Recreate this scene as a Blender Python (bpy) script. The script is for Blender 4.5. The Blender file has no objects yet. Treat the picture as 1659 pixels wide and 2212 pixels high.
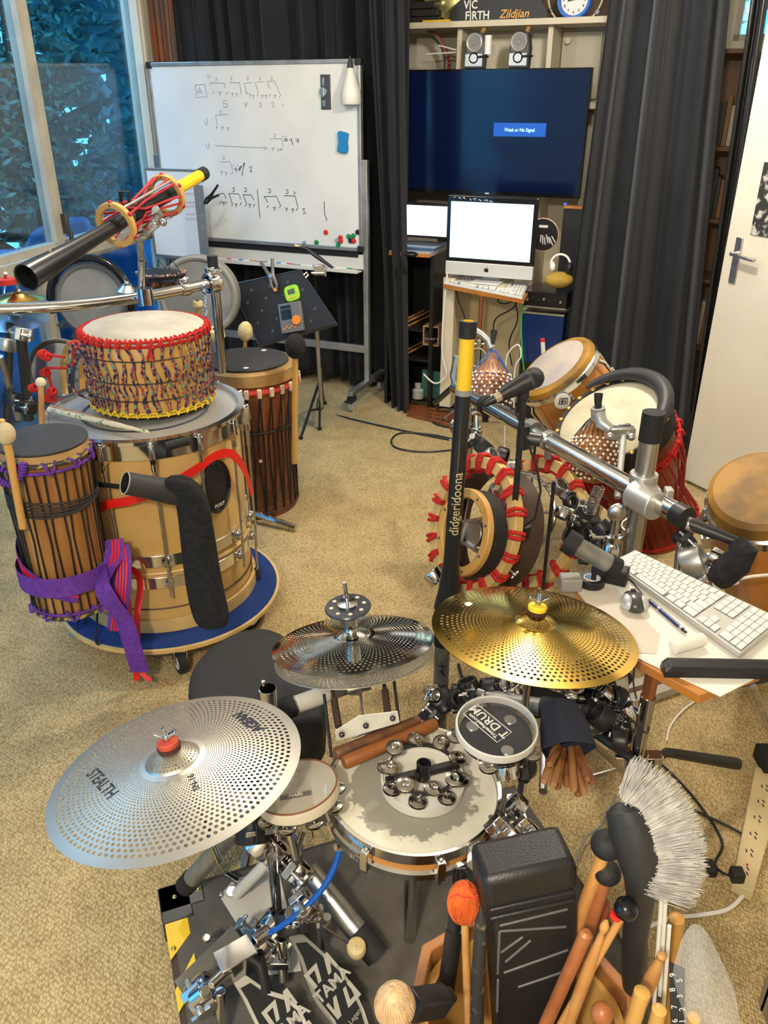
import bpy, math, random
from mathutils import Vector as V, Matrix
random.seed(7)
C = bpy.context.scene.collection
PI = math.pi
# ---------------------------------------------------------------- camera, world, lights, exposure
FPX, TH, EYE = 1750.0, math.radians(26.96), 1.70
cd = bpy.data.cameras.new('camera'); cam = bpy.data.objects.new('camera', cd); C.objects.link(cam)
cam.location = (0, 0, EYE); cam.rotation_euler = (PI/2 - TH, 0, 0)
cd.sensor_fit = 'VERTICAL'; cd.sensor_height = 36; cd.lens = FPX/2212*36; cd.clip_start = .02
bpy.context.scene.camera = cam
w = bpy.data.worlds.new('world'); bpy.context.scene.world = w; w.use_nodes = True
w.node_tree.nodes['Background'].inputs[0].default_value = (.10, .50, 1.0, 1)
w.node_tree.nodes['Background'].inputs[1].default_value = 2.4
vs = bpy.context.scene.view_settings
vs.view_transform = 'Standard'; vs.look = 'None'; vs.gamma = 1; vs.exposure = 0.17
def area(name, loc, size, power, col, rot=(0, 0, 0)):
    l = bpy.data.lights.new(name, 'AREA'); l.shape = 'DISK' if size < .6 else 'SQUARE'; l.size = size; l.energy = power; l.color = col
    o = bpy.data.objects.new(name, l); C.objects.link(o); o.location = loc; o.rotation_euler = rot; return o
def bulb(name, loc, r, power, col):
    l = bpy.data.lights.new(name, 'POINT'); l.shadow_soft_size = r; l.energy = power; l.color = col
    o = bpy.data.objects.new(name, l); C.objects.link(o); o.location = loc
bulb('ceiling_bulb_front', (-.45, -.7, 2.40), .07, 165, (1, .90, .72))
bulb('ceiling_bulb_back', (.75, 3.0, 2.33), .07, 84, (1, .93, .82))
bulb('ceiling_bulb_left', (-.9, 3.2, 2.38), .07, 38, (1, .93, .82))
# ---------------------------------------------------------------- pixel helpers: a point of the place from where the photo shows it + its depth
def ray(u, v):
    a, b = (u-829.5)/FPX, (1106-v)/FPX
    return V((a, b*math.sin(TH)+math.cos(TH), b*math.cos(TH)-math.sin(TH)))
def A(u, v, Y=None, z=None, t=None):
    d = ray(u, v)
    if Y is not None: t = Y/d.y
    elif z is not None: t = (z-EYE)/d.z
    return V((0, 0, EYE)) + d*t
def hit(u, v, p, n):
    d = ray(u, v); return V((0, 0, EYE)) + d*((p-V((0, 0, EYE))).dot(n)/d.dot(n))
E1, E2 = V((.921, -.390, 0)), V((.390, .921, 0))
BO = V((.11, 4.7, 0))
def B(u, v, off): return hit(u, v, BO+E2*off, E2)
def Bs(u, v, off):
    p = B(u, v, off); return (p-BO).dot(E1), p.z
def disc_n(u, v, ang, ratio):
    """world normal of a circle seen as an ellipse (major axis angle in degrees, minor/major ratio)"""
    w_ = -ray(u, v).normalized(); up = V((0, math.sin(TH), math.cos(TH)))
    r = up.cross(w_).normalized(); up = w_.cross(r)
    s = math.sqrt(1-ratio*ratio); a = math.radians(ang)
    return (r*(-math.sin(a)*s) + up*(math.cos(a)*s) + w_*ratio).normalized()
def fr(o, z=(0, 0, 1), x=(1, 0, 0)):
    z = V(z).normalized(); x = V(x); y = z.cross(x)
    if y.length < 1e-4: y = z.cross(V((0, 1, 0)))
    y.normalize(); x = y.cross(z); m = Matrix.Identity(4)
    for i in range(3): m[i][0], m[i][1], m[i][2], m[i][3] = x[i], y[i], z[i], o[i]
    return m
def bfr(off=0, o=None): return fr(BO+E2*off if o is None else o, (0, 0, 1), E1)
# ---------------------------------------------------------------- mesh builder
class MB:
    def __init__(s, M=None): s.v, s.f, s.mi, s.M, s.k = [], [], [], M or Matrix.Identity(4), 0
    def add(s, vs_, fs):
        n = len(s.v); s.v += [s.M @ V(p) for p in vs_]
        s.f += [tuple(i+n for i in f) for f in fs]; s.mi += [s.k]*len(fs); return s
    def box(s, c, d, R=None):
        c = V(c); vs_ = []
        for x in (-.5, .5):
            for y in (-.5, .5):
                for z in (-.5, .5):
                    p = V((x*d[0], y*d[1], z*d[2])); vs_.append(c+(R @ p if R else p))
        return s.add(vs_, [(0, 1, 3, 2), (4, 6, 7, 5), (0, 4, 5, 1), (2, 3, 7, 6), (0, 2, 6, 4), (1, 5, 7, 3)])
    def bar(s, p, q, wd, th, up=(0, 0, 1)):
        p, q = V(p), V(q); d = q-p; m = fr((0, 0, 0), d, up).to_3x3()
        return s.box((p+q)/2, (wd, th, d.length), m)
    def cyl(s, p, q, r, r2=None, n=16, cap=True):
        p, q = V(p), V(q); r2 = r if r2 is None else r2; m = fr(p, q-p); L = (q-p).length
        vs_ = [m @ V((a*math.cos(2*PI*i/n), a*math.sin(2*PI*i/n), z)) for a, z in ((r, 0), (r2, L)) for i in range(n)]
        fs = [(i, (i+1) % n, n+(i+1) % n, n+i) for i in range(n)]
        if cap: fs += [tuple(range(n))[::-1], tuple(range(n, 2*n))]
        return s.add(vs_, fs)
    def lathe(s, pr, n=40, m=None, closed=False):
        m = m or Matrix.Identity(4); vs_ = []; k = len(pr)
        for r, z in pr: vs_ += [m @ V((r*math.cos(2*PI*i/n), r*math.sin(2*PI*i/n), z)) for i in range(n)]
        fs = []
        for j in range(k if closed else k-1):
            a, b = j*n, ((j+1) % k)*n
            fs += [(a+i, a+(i+1) % n, b+(i+1) % n, b+i) for i in range(n)]
        if not closed:
            if pr[0][0] > 1e-5 and pr[0][0] < 0: pass
        return s.add(vs_, fs)
    def disc(s, r, z, n=40, m=None):
        m = m or Matrix.Identity(4)
        return s.add([m @ V((r*math.cos(2*PI*i/n), r*math.sin(2*PI*i/n), z)) for i in range(n)], [tuple(range(n))])
    def puck(s, r, z0, z1, n=40, m=None, bev=.001):
        pr = [(1e-4, z0), (r-bev, z0), (r, z0+bev), (r, z1-bev), (r-bev, z1), (1e-4, z1)]
        return s.lathe(pr, n, m)
    def tor(s, R, r, z=0, n=40, k=8, m=None, rz=None):
        rz = rz or r
        return s.lathe([(R+r*math.cos(2*PI*j/k), z+rz*math.sin(2*PI*j/k)) for j in range(k)], n, m, True)
    def hoop(s, ri, ro, z0, z1, n=48, m=None):
        return s.lathe([(ri, z0), (ro, z0), (ro, z1), (ri, z1)], n, m, True)
    def tube(s, pts, r, n=8, closed=False, flat=1.0):
        pts = [V(p) for p in pts]; N = len(pts); rs = r if isinstance(r, (list, tuple)) else [r]*N
        vs_ = []; x = None
        for i, p in enumerate(pts):
            a = pts[(i-1) % N] if (closed or i > 0) else p; b = pts[(i+1) % N] if (closed or i < N-1) else p
            d = (b-a).normalized() if (b-a).length > 1e-9 else V((0, 0, 1))
            if x is None: x = d.orthogonal().normalized()
            x = x-d*x.dot(d)
            x = x.normalized() if x.length > 1e-6 else d.orthogonal().normalized()
            y = d.cross(x)
            vs_ += [p+(x*math.cos(2*PI*j/n)+y*math.sin(2*PI*j/n)*flat)*rs[i] for j in range(n)]
        fs = []
        for i in range(N if closed else N-1):
            a, b = i*n, ((i+1) % N)*n
            fs += [(a+j, a+(j+1) % n, b+(j+1) % n, b+j) for j in range(n)]
        if not closed: fs += [tuple(range(n))[::-1], tuple(range((N-1)*n, N*n))]
        return s.add(vs_, fs)
    def ball(s, c, r, sc=(1, 1, 1), n=20, k=12, m=None):
        c = V(c); vs_ = [c+V((0, 0, -r*sc[2]))]; m = m or Matrix.Identity(3)
        for j in range(1, k):
            a = PI*j/k-PI/2
            vs_ += [c+V((r*sc[0]*math.cos(a)*math.cos(2*PI*i/n), r*sc[1]*math.cos(a)*math.sin(2*PI*i/n), r*sc[2]*math.sin(a))) for i in range(n)]
        vs_.append(c+V((0, 0, r*sc[2]))); L = len(vs_)-1; fs = []
        for i in range(n):
            fs.append((0, 1+(i+1) % n, 1+i)); fs.append((L, L-n+i, L-n+(i+1) % n))
            for j in range(k-2):
                a, b = 1+j*n, 1+(j+1)*n; fs.append((a+i, a+(i+1) % n, b+(i+1) % n, b+i))
        return s.add([c+m @ (p-c) for p in vs_], fs)
    def prism(s, poly, z0, z1, m=None):
        m = m or Matrix.Identity(4); n = len(poly)
        vs_ = [m @ V((p[0], p[1], z)) for z in (z0, z1) for p in poly]
        return s.add(vs_, [tuple(range(n))[::-1], tuple(range(n, 2*n))]+[(i, (i+1) % n, n+(i+1) % n, n+i) for i in range(n)])
    def grid(s, fn, nu, nv, cu=False):
        vs_ = [fn(i/(nu if cu else nu-1), j/(nv-1)) for j in range(nv) for i in range(nu)]
        fs = [(j*nu+i, j*nu+(i+1) % nu, (j+1)*nu+(i+1) % nu, (j+1)*nu+i) for j in range(nv-1) for i in range(nu if cu else nu-1)]
        return s.add(vs_, fs)
    def text(s, st, size, fn, th=.0006, spacing=1.0, bold=0.0):
        """solid lettering; fn(x, y, h) maps the flat letters to the surface they are on"""
        cu = bpy.data.curves.new('t', 'FONT'); cu.body = st; cu.size = size; cu.align_x = 'CENTER'; cu.align_y = 'CENTER'
        cu.resolution_u = 3; cu.space_character = spacing; cu.offset = bold*size
        o = bpy.data.objects.new('t', cu); C.objects.link(o); bpy.context.view_layer.update()
        dg = bpy.context.evaluated_depsgraph_get(); me = bpy.data.meshes.new_from_object(o.evaluated_get(dg))
        P = [(q.co.x, q.co.y) for q in me.vertices]; F = [tuple(f.vertices) for f in me.polygons]
        n = len(P); vs_ = [fn(x, y, 0) for x, y in P]+[fn(x, y, th) for x, y in P]
        ec = {}
        for f in F:
            for i in range(len(f)):
                a, b = f[i], f[(i+1) % len(f)]; ec.setdefault((min(a, b), max(a, b)), []).append((a, b))
        fs = [tuple(i+n for i in f) for f in F]
        for e in ec.values():
            if len(e) == 1: a, b = e[0]; fs.append((a, b, b+n, a+n))
        bpy.data.objects.remove(o); bpy.data.curves.remove(cu); bpy.data.meshes.remove(me)
        return s.add(vs_, fs)
ORG = {}
def mkobj(name, mb, mats, org, smooth=True, bevel=0, ang=38):
    me = bpy.data.meshes.new(name); me.from_pydata([p-org for p in mb.v], [], mb.f)
    if not isinstance(mats, (list, tuple)): mats = [mats]
    for m in mats: me.materials.append(m)
    if len(mats) > 1: me.polygons.foreach_set('material_index', mb.mi)
    me.validate(); me.update()
    if smooth:
        me.polygons.foreach_set('use_smooth', [True]*len(me.polygons)); me.set_sharp_from_angle(angle=math.radians(ang))
    o = bpy.data.objects.new(name, me); C.objects.link(o)
    if bevel:
        b = o.modifiers.new('bevel', 'BEVEL'); b.width = bevel; b.segments = 2; b.limit_method = 'ANGLE'; b.harden_normals = False
    ORG[o.name] = org; return o
def thing(name, label, cat, loc, group=None):
    o = bpy.data.objects.new(name, None); C.objects.link(o); o.empty_display_size = .05
    o.location = loc; o['label'] = label; o['category'] = cat
    if group: o['group'] = group
    ORG[o.name] = V(loc); return o
def part(name, mb, mats, parent, label=None, **k):
    o = mkobj(name, mb, mats, ORG[parent.name], **k); o.parent = parent
    if label: o['label'] = label
    return o
def solo(name, mb, mats, label, cat, group=None, kind=None, **k):
    xs = [p.x for p in mb.v]; ys = [p.y for p in mb.v]; org = V(((min(xs)+max(xs))/2, (min(ys)+max(ys))/2, min(p.z for p in mb.v)))
    o = mkobj(name, mb, mats, org, **k); o.location = org; o['label'] = label; o['category'] = cat
    if group: o['group'] = group
    if kind: o['kind'] = kind
    return o
def struct(name, mb, mats, **k):
    o = mkobj(name, mb, mats, V((0, 0, 0)), **k); o['kind'] = 'structure'; o['label'] = name.replace('_', ' '); return o
# ---------------------------------------------------------------- materials
MC = {}
def mat(name, col, rough=.5, metal=0, col2=None, ns=20, nd=3, stretch=None, bump=0, bs=60, emit=0, trans=0, ior=1.45, sharp=None, coat=0, sheen=0):
    if name in MC: return MC[name]
    m = bpy.data.materials.new(name); m.use_nodes = True; nt = m.node_tree; b = nt.nodes['Principled BSDF']
    b.inputs['Base Color'].default_value = (*col, 1); b.inputs['Roughness'].default_value = rough; b.inputs['Metallic'].default_value = metal
    b.inputs['Transmission Weight'].default_value = trans; b.inputs['IOR'].default_value = ior; b.inputs['Coat Weight'].default_value = coat
    b.inputs['Sheen Weight'].default_value = sheen
    if emit: b.inputs['Emission Color'].default_value = (*col, 1); b.inputs['Emission Strength'].default_value = emit
    if col2 or bump:
        tc = nt.nodes.new('ShaderNodeTexCoord'); mp = nt.nodes.new('ShaderNodeMapping'); nt.links.new(tc.outputs['Object'], mp.inputs[0])
        if stretch: mp.inputs['Scale'].default_value = stretch
    if col2:
        n = nt.nodes.new('ShaderNodeTexNoise'); n.inputs['Scale'].default_value = ns; n.inputs['Detail'].default_value = nd
        nt.links.new(mp.outputs[0], n.inputs['Vector'])
        r = nt.nodes.new('ShaderNodeValToRGB'); e = r.color_ramp.elements; lo, hi = sharp or (.35, .65)
        e[0].position, e[1].position = lo, hi; e[0].color = (*col, 1); e[1].color = (*col2, 1)
        nt.links.new(n.outputs['Fac'], r.inputs[0]); nt.links.new(r.outputs[0], b.inputs['Base Color'])
    if bump:
        n2 = nt.nodes.new('ShaderNodeTexNoise'); n2.inputs['Scale'].default_value = bs; n2.inputs['Detail'].default_value = 2
        nt.links.new(mp.outputs[0], n2.inputs['Vector']); bu = nt.nodes.new('ShaderNodeBump'); bu.inputs['Strength'].default_value = bump; bu.inputs['Distance'].default_value = .004
        nt.links.new(n2.outputs['Fac'], bu.inputs['Height']); nt.links.new(bu.outputs[0], b.inputs['Normal'])
    MC[name] = m; return m
chrome = mat('chrome', (.62, .61, .60), .13, 1)
steel = mat('brushed_steel', (.42, .42, .42), .33, 1, (.62, .61, .58), 30, bump=.1)
alu = mat('aluminium', (.50, .50, .48), .38, .8, (.38, .38, .36), 12)
dsteel = mat('dark_steel', (.10, .10, .10), .35, .8)
black = mat('black_plastic', (.013, .013, .015), .42)
blackg = mat('black_gloss', (.008, .008, .01), .12)
rubber = mat('black_rubber', (.010, .010, .011), .7, bump=.3, bs=200)
gbody = mat('charcoal_plastic', (.012, .012, .013), .42, bump=.15, bs=400)
white = mat('white_plastic', (.75, .74, .70), .4)
cream = mat('cream_paint', (.62, .55, .41), .55, col2=(.55, .49, .37), ns=3)
paperm = mat('white_paper', (.78, .75, .68), .7)
red = mat('red_plastic', (.6, .02, .015), .4)
redrope = mat('red_rope', (.62, .02, .01), .75, col2=(.42, .012, .01), ns=160, bump=.8, bs=300)
green = mat('green_plastic', (.01, .22, .07), .35)
bluep = mat('blue_plastic', (.01, .12, .55), .4)
yellow = mat('yellow_tape', (.80, .52, .02), .4)
brass = mat('brass', (.75, .50, .14), .22, 1)
copper = mat('copper', (.45, .17, .08), .3, .8)
blonde = mat('blonde_wood', (.60, .35, .10), .38, col2=(.50, .27, .07), ns=6, stretch=(1, 1, .12), coat=.4)
maple = mat('pale_maple', (.66, .47, .20), .42, col2=(.54, .36, .13), ns=14, stretch=(1, 1, .15))
shellw = mat('pale_shell_wood', (.62, .42, .16), .35, col2=(.50, .31, .10), ns=5, nd=5, stretch=(1, 1, .6), coat=.3)
orangew = mat('orange_wood', (.50, .20, .035), .3, col2=(.38, .13, .02), ns=9, stretch=(1, 1, .2), coat=.5)
brownw = mat('red_brown_wood', (.30, .10, .035), .4, col2=(.15, .045, .018), ns=16, stretch=(1, 1, .12), bump=.3, bs=40)
drumw = mat('striped_brown_wood', (.46, .22, .06), .4, col2=(.20, .075, .02), ns=22, stretch=(1, 1, .06), bump=.2, bs=60)
darkw = mat('dark_wood', (.12, .05, .025), .5, col2=(.06, .025, .012), ns=14, stretch=(1, 1, .2))
clavew = mat('worn_clave_wood', (.19, .08, .03), .5, col2=(.07, .028, .014), ns=30, bump=.3, bs=80)
stickw = mat('drumstick_wood', (.56, .30, .10), .45, col2=(.44, .20, .06), ns=20)
rosew = mat('rosewood_stick', (.38, .14, .05), .4, col2=(.26, .08, .03), ns=25)
skin = mat('goat_skin', (.74, .68, .53), .6, col2=(.56, .48, .33), ns=9, nd=6, sharp=(.35, .75), bump=.2, bs=30)
goldskin = mat('amber_skin', (.34, .17, .018), .58, col2=(.10, .05, .010), ns=8, nd=6, sharp=(.4, .68))
greyskin = mat('worn_grey_skin', (.30, .27, .28), .5, col2=(.42, .36, .30), ns=8, nd=5)
pad = mat('dark_grey_pad', (.022, .022, .026), .65, col2=(.034, .032, .032), ns=8, bump=.2, bs=200)
padg = mat('grey_mesh_pad', (.22, .22, .21), .6, col2=(.17, .17, .165), ns=6)
curtm = mat('black_curtain', (.007, .009, .0135), .85, col2=(.011, .0135, .019), ns=6, bump=.25, bs=180, sheen=.08)
felt = mat('cream_felt', (.66, .55, .30), .9, col2=(.52, .40, .18), ns=40, bump=1, bs=160)
fur = mat('black_fleece', (.006, .006, .007), .95, col2=(.016, .016, .018), ns=60, bump=1, bs=220)
yarn = mat('orange_yarn', (.66, .13, .018), .85, col2=(.48, .07, .01), ns=60, stretch=(1, 1, .2), bump=1, bs=200)
yarnb = mat('beige_yarn', (.62, .44, .26), .85, col2=(.44, .28, .14), ns=60, stretch=(1, 1, .2), bump=1, bs=200)
purple = mat('purple_cotton', (.13, .035, .32), .8, col2=(.09, .02, .24), ns=70, bump=.5, bs=300)
ribbon = mat('red_ribbon', (.65, .012, .01), .45)
ink = mat('black_ink', (.02, .02, .035), .6)
inkb = mat('faded_blue_ink', (.16, .17, .24), .6)
inkr = mat('red_ink', (.55, .10, .10), .6)
gourd = mat('gourd', (.40, .16, .045), .4, col2=(.22, .08, .02), ns=10)
bead = mat('white_bead', (.80, .76, .68), .3)
navycord = mat('blue_cord', (.01, .06, .25), .6)
clearm = mat('clear_plastic', (.85, .88, .9), .06, trans=.92, ior=1.2)
scr = mat('screen_white', (.85, .93, 1.0), .3, emit=.95)
scrg = mat('screen_pale', (.50, .80, .77), .3, emit=.72)
def multirope():
    m = mat('multicolour_rope', (.1, .1, .3), .7); nt = m.node_tree; b = nt.nodes['Principled BSDF']
    tc = nt.nodes.new('ShaderNodeTexCoord'); n = nt.nodes.new('ShaderNodeTexNoise'); n.inputs['Scale'].default_value = 95; n.inputs['Detail'].default_value = 0
    r = nt.nodes.new('ShaderNodeValToRGB'); r.color_ramp.interpolation = 'CONSTANT'; e = r.color_ramp.elements
    e[0].position = 0; e[0].color = (.03, .015, .05, 1); e[1].position = .42; e[1].color = (.02, .09, .26, 1)
    for p, c in ((.48, (.5, .05, .03, 1)), (.55, (.06, .03, .05, 1)), (.60, (.65, .35, .04, 1)), (.66, (.04, .25, .22, 1))):
        x = e.new(p); x.color = c
    nt.links.new(tc.outputs['Object'], n.inputs[0]); nt.links.new(n.outputs['Fac'], r.inputs[0]); nt.links.new(r.outputs[0], b.inputs['Base Color']); return m
mrope = multirope()
def carpet():
    m = mat('beige_loop_carpet', (.5, .4, .2), .92); nt = m.node_tree; b = nt.nodes['Principled BSDF']; N = nt.nodes.new
    tc = N('ShaderNodeTexCoord'); w1 = N('ShaderNodeTexNoise'); w1.inputs['Scale'].default_value = 9; w1.inputs['Detail'].default_value = 2
    vo = N('ShaderNodeTexVoronoi'); vo.inputs['Scale'].default_value = 165; mp = N('ShaderNodeMapping'); mp.inputs['Scale'].default_value = (1, .62, 1); mp.inputs['Rotation'].default_value = (0, 0, .35)
    nt.links.new(tc.outputs['Object'], mp.inputs[0]); nt.links.new(mp.outputs[0], vo.inputs['Vector']); nt.links.new(tc.outputs['Object'], w1.inputs['Vector'])
    vo.inputs['Randomness'].default_value = .55
    r = N('ShaderNodeValToRGB'); r.color_ramp.elements[0].color = (.66, .51, .26, 1); r.color_ramp.elements[1].color = (.28, .195, .078, 1)
    r.color_ramp.elements[0].position = .15; r.color_ramp.elements[1].position = .8
    mx = N('ShaderNodeMix'); mx.data_type = 'RGBA'; mx.blend_type = 'MULTIPLY'; mx.inputs['Factor'].default_value = .5
    r2 = N('ShaderNodeValToRGB'); r2.color_ramp.elements[0].position = .35; r2.color_ramp.elements[1].position = .6; r2.color_ramp.elements[0].color = (.72, .70, .66, 1); r2.color_ramp.elements[1].color = (1, 1, 1, 1)
    nt.links.new(vo.outputs['Distance'], r.inputs[0]); nt.links.new(w1.outputs['Fac'], r2.inputs[0])
    nt.links.new(r.outputs[0], mx.inputs['A']); nt.links.new(r2.outputs[0], mx.inputs['B']); nt.links.new(mx.outputs['Result'], b.inputs['Base Color'])
    bu = N('ShaderNodeBump'); bu.invert = True; bu.inputs['Strength'].default_value = .8; bu.inputs['Distance'].default_value = .005
    nt.links.new(vo.outputs['Distance'], bu.inputs['Height']); nt.links.new(bu.outputs[0], b.inputs['Normal']); return m
carpetm = carpet()
def glassm():
    m = bpy.data.materials.new('window_glass'); m.use_nodes = True; nt = m.node_tree; nt.nodes.remove(nt.nodes['Principled BSDF'])
    g = nt.nodes.new('ShaderNodeBsdfGlossy'); g.inputs['Roughness'].default_value = .06; t = nt.nodes.new('ShaderNodeBsdfTransparent'); t.inputs[0].default_value = (.85, .92, .95, 1)
    x = nt.nodes.new('ShaderNodeMixShader'); x.inputs[0].default_value = .07
    nt.links.new(t.outputs[0], x.inputs[1]); nt.links.new(g.outputs[0], x.inputs[2])
    nt.links.new(x.outputs[0], nt.nodes['Material Output'].inputs[0]); return m
glass = glassm()
def clearhead(name, tint, k):
    m = bpy.data.materials.new(name); m.use_nodes = True; nt = m.node_tree; b = nt.nodes['Principled BSDF']
    b.inputs['Base Color'].default_value = (*tint, 1); b.inputs['Roughness'].default_value = .18
    t = nt.nodes.new('ShaderNodeBsdfTransparent'); x = nt.nodes.new('ShaderNodeMixShader'); x.inputs[0].default_value = k
    nt.links.new(t.outputs[0], x.inputs[1]); nt.links.new(b.outputs[0], x.inputs[2]); nt.links.new(x.outputs[0], nt.nodes['Material Output'].inputs[0]); return m
headclear = clearhead('clear_drum_film', (.12, .13, .15), .22)
headhaze = clearhead('hazy_drum_film', (.34, .31, .26), .85)
bagclear = clearhead('clear_bag_film', (.80, .82, .84), .17)
# ================================================================ ROOM
def rectB(mb, u0, v0, u1, v1, off, dep=.01, grow=0):
    """box on the back-wall direction: front face at off, dep metres deep, from two photo corners"""
    s0, z1 = Bs(u0, v0, off); s1, z0 = Bs(u1, v1, off)
    F = bfr(off).to_3x3()
    c = BO+E2*(off+dep/2)+E1*((s0+s1)/2)+V((0, 0, (z0+z1)/2))
    mb.box(c, (abs(s1-s0)+grow, dep, abs(z1-z0)+grow), F_R); return s0, z0, s1, z1
F_R = Matrix(((E1.x, E2.x, 0), (E1.y, E2.y, 0), (0, 0, 1)))
def boxS(mb, s0, s1, z0, z1, off, dep): mb.box(BO+E2*(off+dep/2)+E1*((s0+s1)/2)+V((0, 0, (z0+z1)/2)), (s1-s0, dep, z1-z0), F_R); return mb
def Sp(s, z, off): return BO+E2*off+E1*s+V((0, 0, z))
wallm = mat('wall_paint', (.62, .57, .45), .6, col2=(.57, .52, .41), ns=2)
ceilm = mat('ceiling_paint', (.66, .62, .54), .7)
LP, LD, LN = V((-1.476, 5.45, 0)), V((.225, .974, 0)), V((.974, -.225, 0))
L_R = Matrix(((LD.x, -LN.x, 0), (LD.y, -LN.y, 0), (0, 0, 1)))
RP = [LP+LD*1.15-LN*.1, LP+LD*-7-LN*.1, V((2.8, -1.95, 0)), V((2.8, 4.6, 0)), Sp(2.9, 0, 1.04), Sp(-2.0, 0, 1.04)]
RP = [(p.x, p.y) for p in RP]
struct('floor', MB().prism(RP, -.04, 0), carpetm, smooth=False)
struct('ceiling', MB().prism(RP, 2.6, 2.64), ceilm, smooth=False)
def Ls(u, v): p = hit(u, v, LP, LN); return (p-LP).dot(LD), p.z
def boxL(mb, s0, s1, z0, z1, off, dep): mb.box(LP-LN*(off+dep/2)+LD*((s0+s1)/2)+V((0, 0, (z0+z1)/2)), (s1-s0, dep, z1-z0), L_R); return mb
framem = mat('grey_white_window_frame', (.42, .40, .33), .45, col2=(.34, .32, .27), ns=8)
sJ = Ls(305, 180)[0]; sM = Ls(83, 250)[0]
wl = MB(); boxL(wl, sJ+.05, 1.6, 0, 2.6, 0, .1); boxL(wl, -7, 1.6, 2.42, 2.6, 0, .1); boxL(wl, -7, sJ, 0, .07, 0, .1)
struct('wall_left', wl, wallm, smooth=False)
zS = 1.0
def window(n, s0, s1, z0, z1, fw=.035):
    m = MB(); boxL(m, s0, s0+fw, z0, z1, 0, .06); boxL(m, s1-fw, s1, z0, z1, 0, .06); boxL(m, s0+fw, s1-fw, z0, z0+fw, 0, .06); boxL(m, s0+fw, s1-fw, z1-fw, z1, 0, .06)
    for a in (s0+fw, s1-fw-.008): boxL(m, a, a+.008, z0+fw, z1-fw, -.012, .03)
    o = struct('window_%d' % n, m, framem, smooth=False)
    g = mkobj('pane', boxL(MB(), s0+fw-.005, s1-fw+.005, z0+fw-.005, z1-fw+.005, .025, .005), glass, V((0, 0, 0)), smooth=False); g.parent = o; return o
window(1, sM, sJ+.05, zS, 2.42); window(2, sM-1.15, sM, zS, 2.42); window(5, sM-2.3, sM-1.15, zS, 2.42)
window(3, sM-.2, sJ+.05, .07, zS-.06, .03); window(4, sM-1.9, sM-.2, .07, zS-.06, .03)
m = MB(); boxL(m, -7, sJ+.05, zS-.06, zS, -.035, .11); boxL(m, -7, sJ+.05, zS-.075, zS-.06, -.02, .08); struct('trim_1', m, framem, smooth=False)
m = MB(); boxL(m, sJ+.0, sJ+.09, 0, 2.6, -.03, .05); boxL(m, sJ+.02, sJ+.05, 0, 2.6, -.045, .02); struct('trim_2', m, mat('cream_trim', (.60, .55, .43), .5), smooth=False)
m = MB(); p = LP+LD*(sM+.045)+LN*.02; m.box(p+V((0, 0, 1.12)), (.03, .03, .1), L_R); m.box(p+V((0, 0, 1.0))+LN*.02, (.018, .02, .16), L_R)
solo('window_latch', m, [dsteel], 'dark latch on the window mullion above the sill', 'latch', bevel=.002)
# back wall, its bay behind the right curtain has a window
WO = .95
sa, za = Bs(1575, 130, WO)
m = MB(); boxS(m, -1.95, sa, 0, 2.6, WO, .1); boxS(m, sa, sa+1.2, 0, 1.98, WO, .1); boxS(m, sa+1.2, 3, 0, 2.6, WO, .1); boxS(m, sa, sa+1.2, 2.5, 2.6, WO, .1)
struct('wall_back', m, wallm, smooth=False)
m = MB(); boxS(m, sa, sa+.03, 1.98, 2.5, WO, .06); boxS(m, sa+1.17, sa+1.2, 1.98, 2.5, WO, .06); boxS(m, sa, sa+1.2, 1.98, 2.01, WO, .06); boxS(m, sa, sa+1.2, 2.47, 2.5, WO, .06)
o = struct('window_6', m, framem, smooth=False); g = mkobj('pane', boxS(MB(), sa+.03, sa+1.17, 2.01, 2.47, WO+.02, .005), glass, V((0, 0, 0)), smooth=False); g.parent = o
struct('wall_right', MB().box((2.75, 1.6, 1.3), (.1, 7.4, 2.6)), wallm, smooth=False)
struct('wall_front', MB().box((0, -1.9, 1.3), (9, .1, 2.6)), wallm, smooth=False)
# door leaf standing open on the right
D0, DD = V((1.505, 3.68, 0)), V((.463, -.886, 0)); DN = V((-.886, -.463, 0))
D_R = Matrix(((DD.x, -DN.x, 0), (DD.y, -DN.y, 0), (0, 0, 1)))
doorm = mat('door_paint', (.62, .58, .48), .5, col2=(.57, .53, .44), ns=3)
o = struct('door_1', MB().box(D0+DD*.41+V((0, 0, 1.05)), (.82, .035, 2.06), D_R), doorm, smooth=False, bevel=.003)
ph = hit(1597, 562, D0, DN); m = MB(); m.box(ph+DN*.022, (.035, .006, .19), D_R); m.cyl(ph+DN*.02+V((0, 0, .03)), ph+DN*.06+V((0, 0, .03)), .009); m.bar(ph+DN*.055+V((0, 0, .03)), ph+DN*.055+DD*.12+V((0, 0, .02)), .012, .018)
g = mkobj('door_handle', m, steel, V((0, 0, 0)), bevel=.002); g.parent = o
q = hit(1652, 430, D0, DN); m = MB(); m.box(q+DN*.021+DD*.10, (.24, .003, .28), D_R); pz = solo('poster', m, [mat('poster_dark', (.03, .03, .03), .4, col2=(.45, .42, .38), ns=28, nd=6, sharp=(.5, .6))], 'dark photo collage poster fixed to the white door at the frame edge', 'poster', smooth=False)
# near right: white cabinet corner with an aluminium edge
m = MB(); m.box((1.02, .78, .40), (.36, .5, .80)); struct('trim_3', m, mat('white_trim', (.80, .76, .68), .4), smooth=False, bevel=.004)
m = MB(); m.box((.815, 1.02, .42), (.05, .045, .84)); m.box((.80, 1.045, .42), (.02, .02, .84)); struct('trim_4', m, alu, smooth=False)
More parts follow.
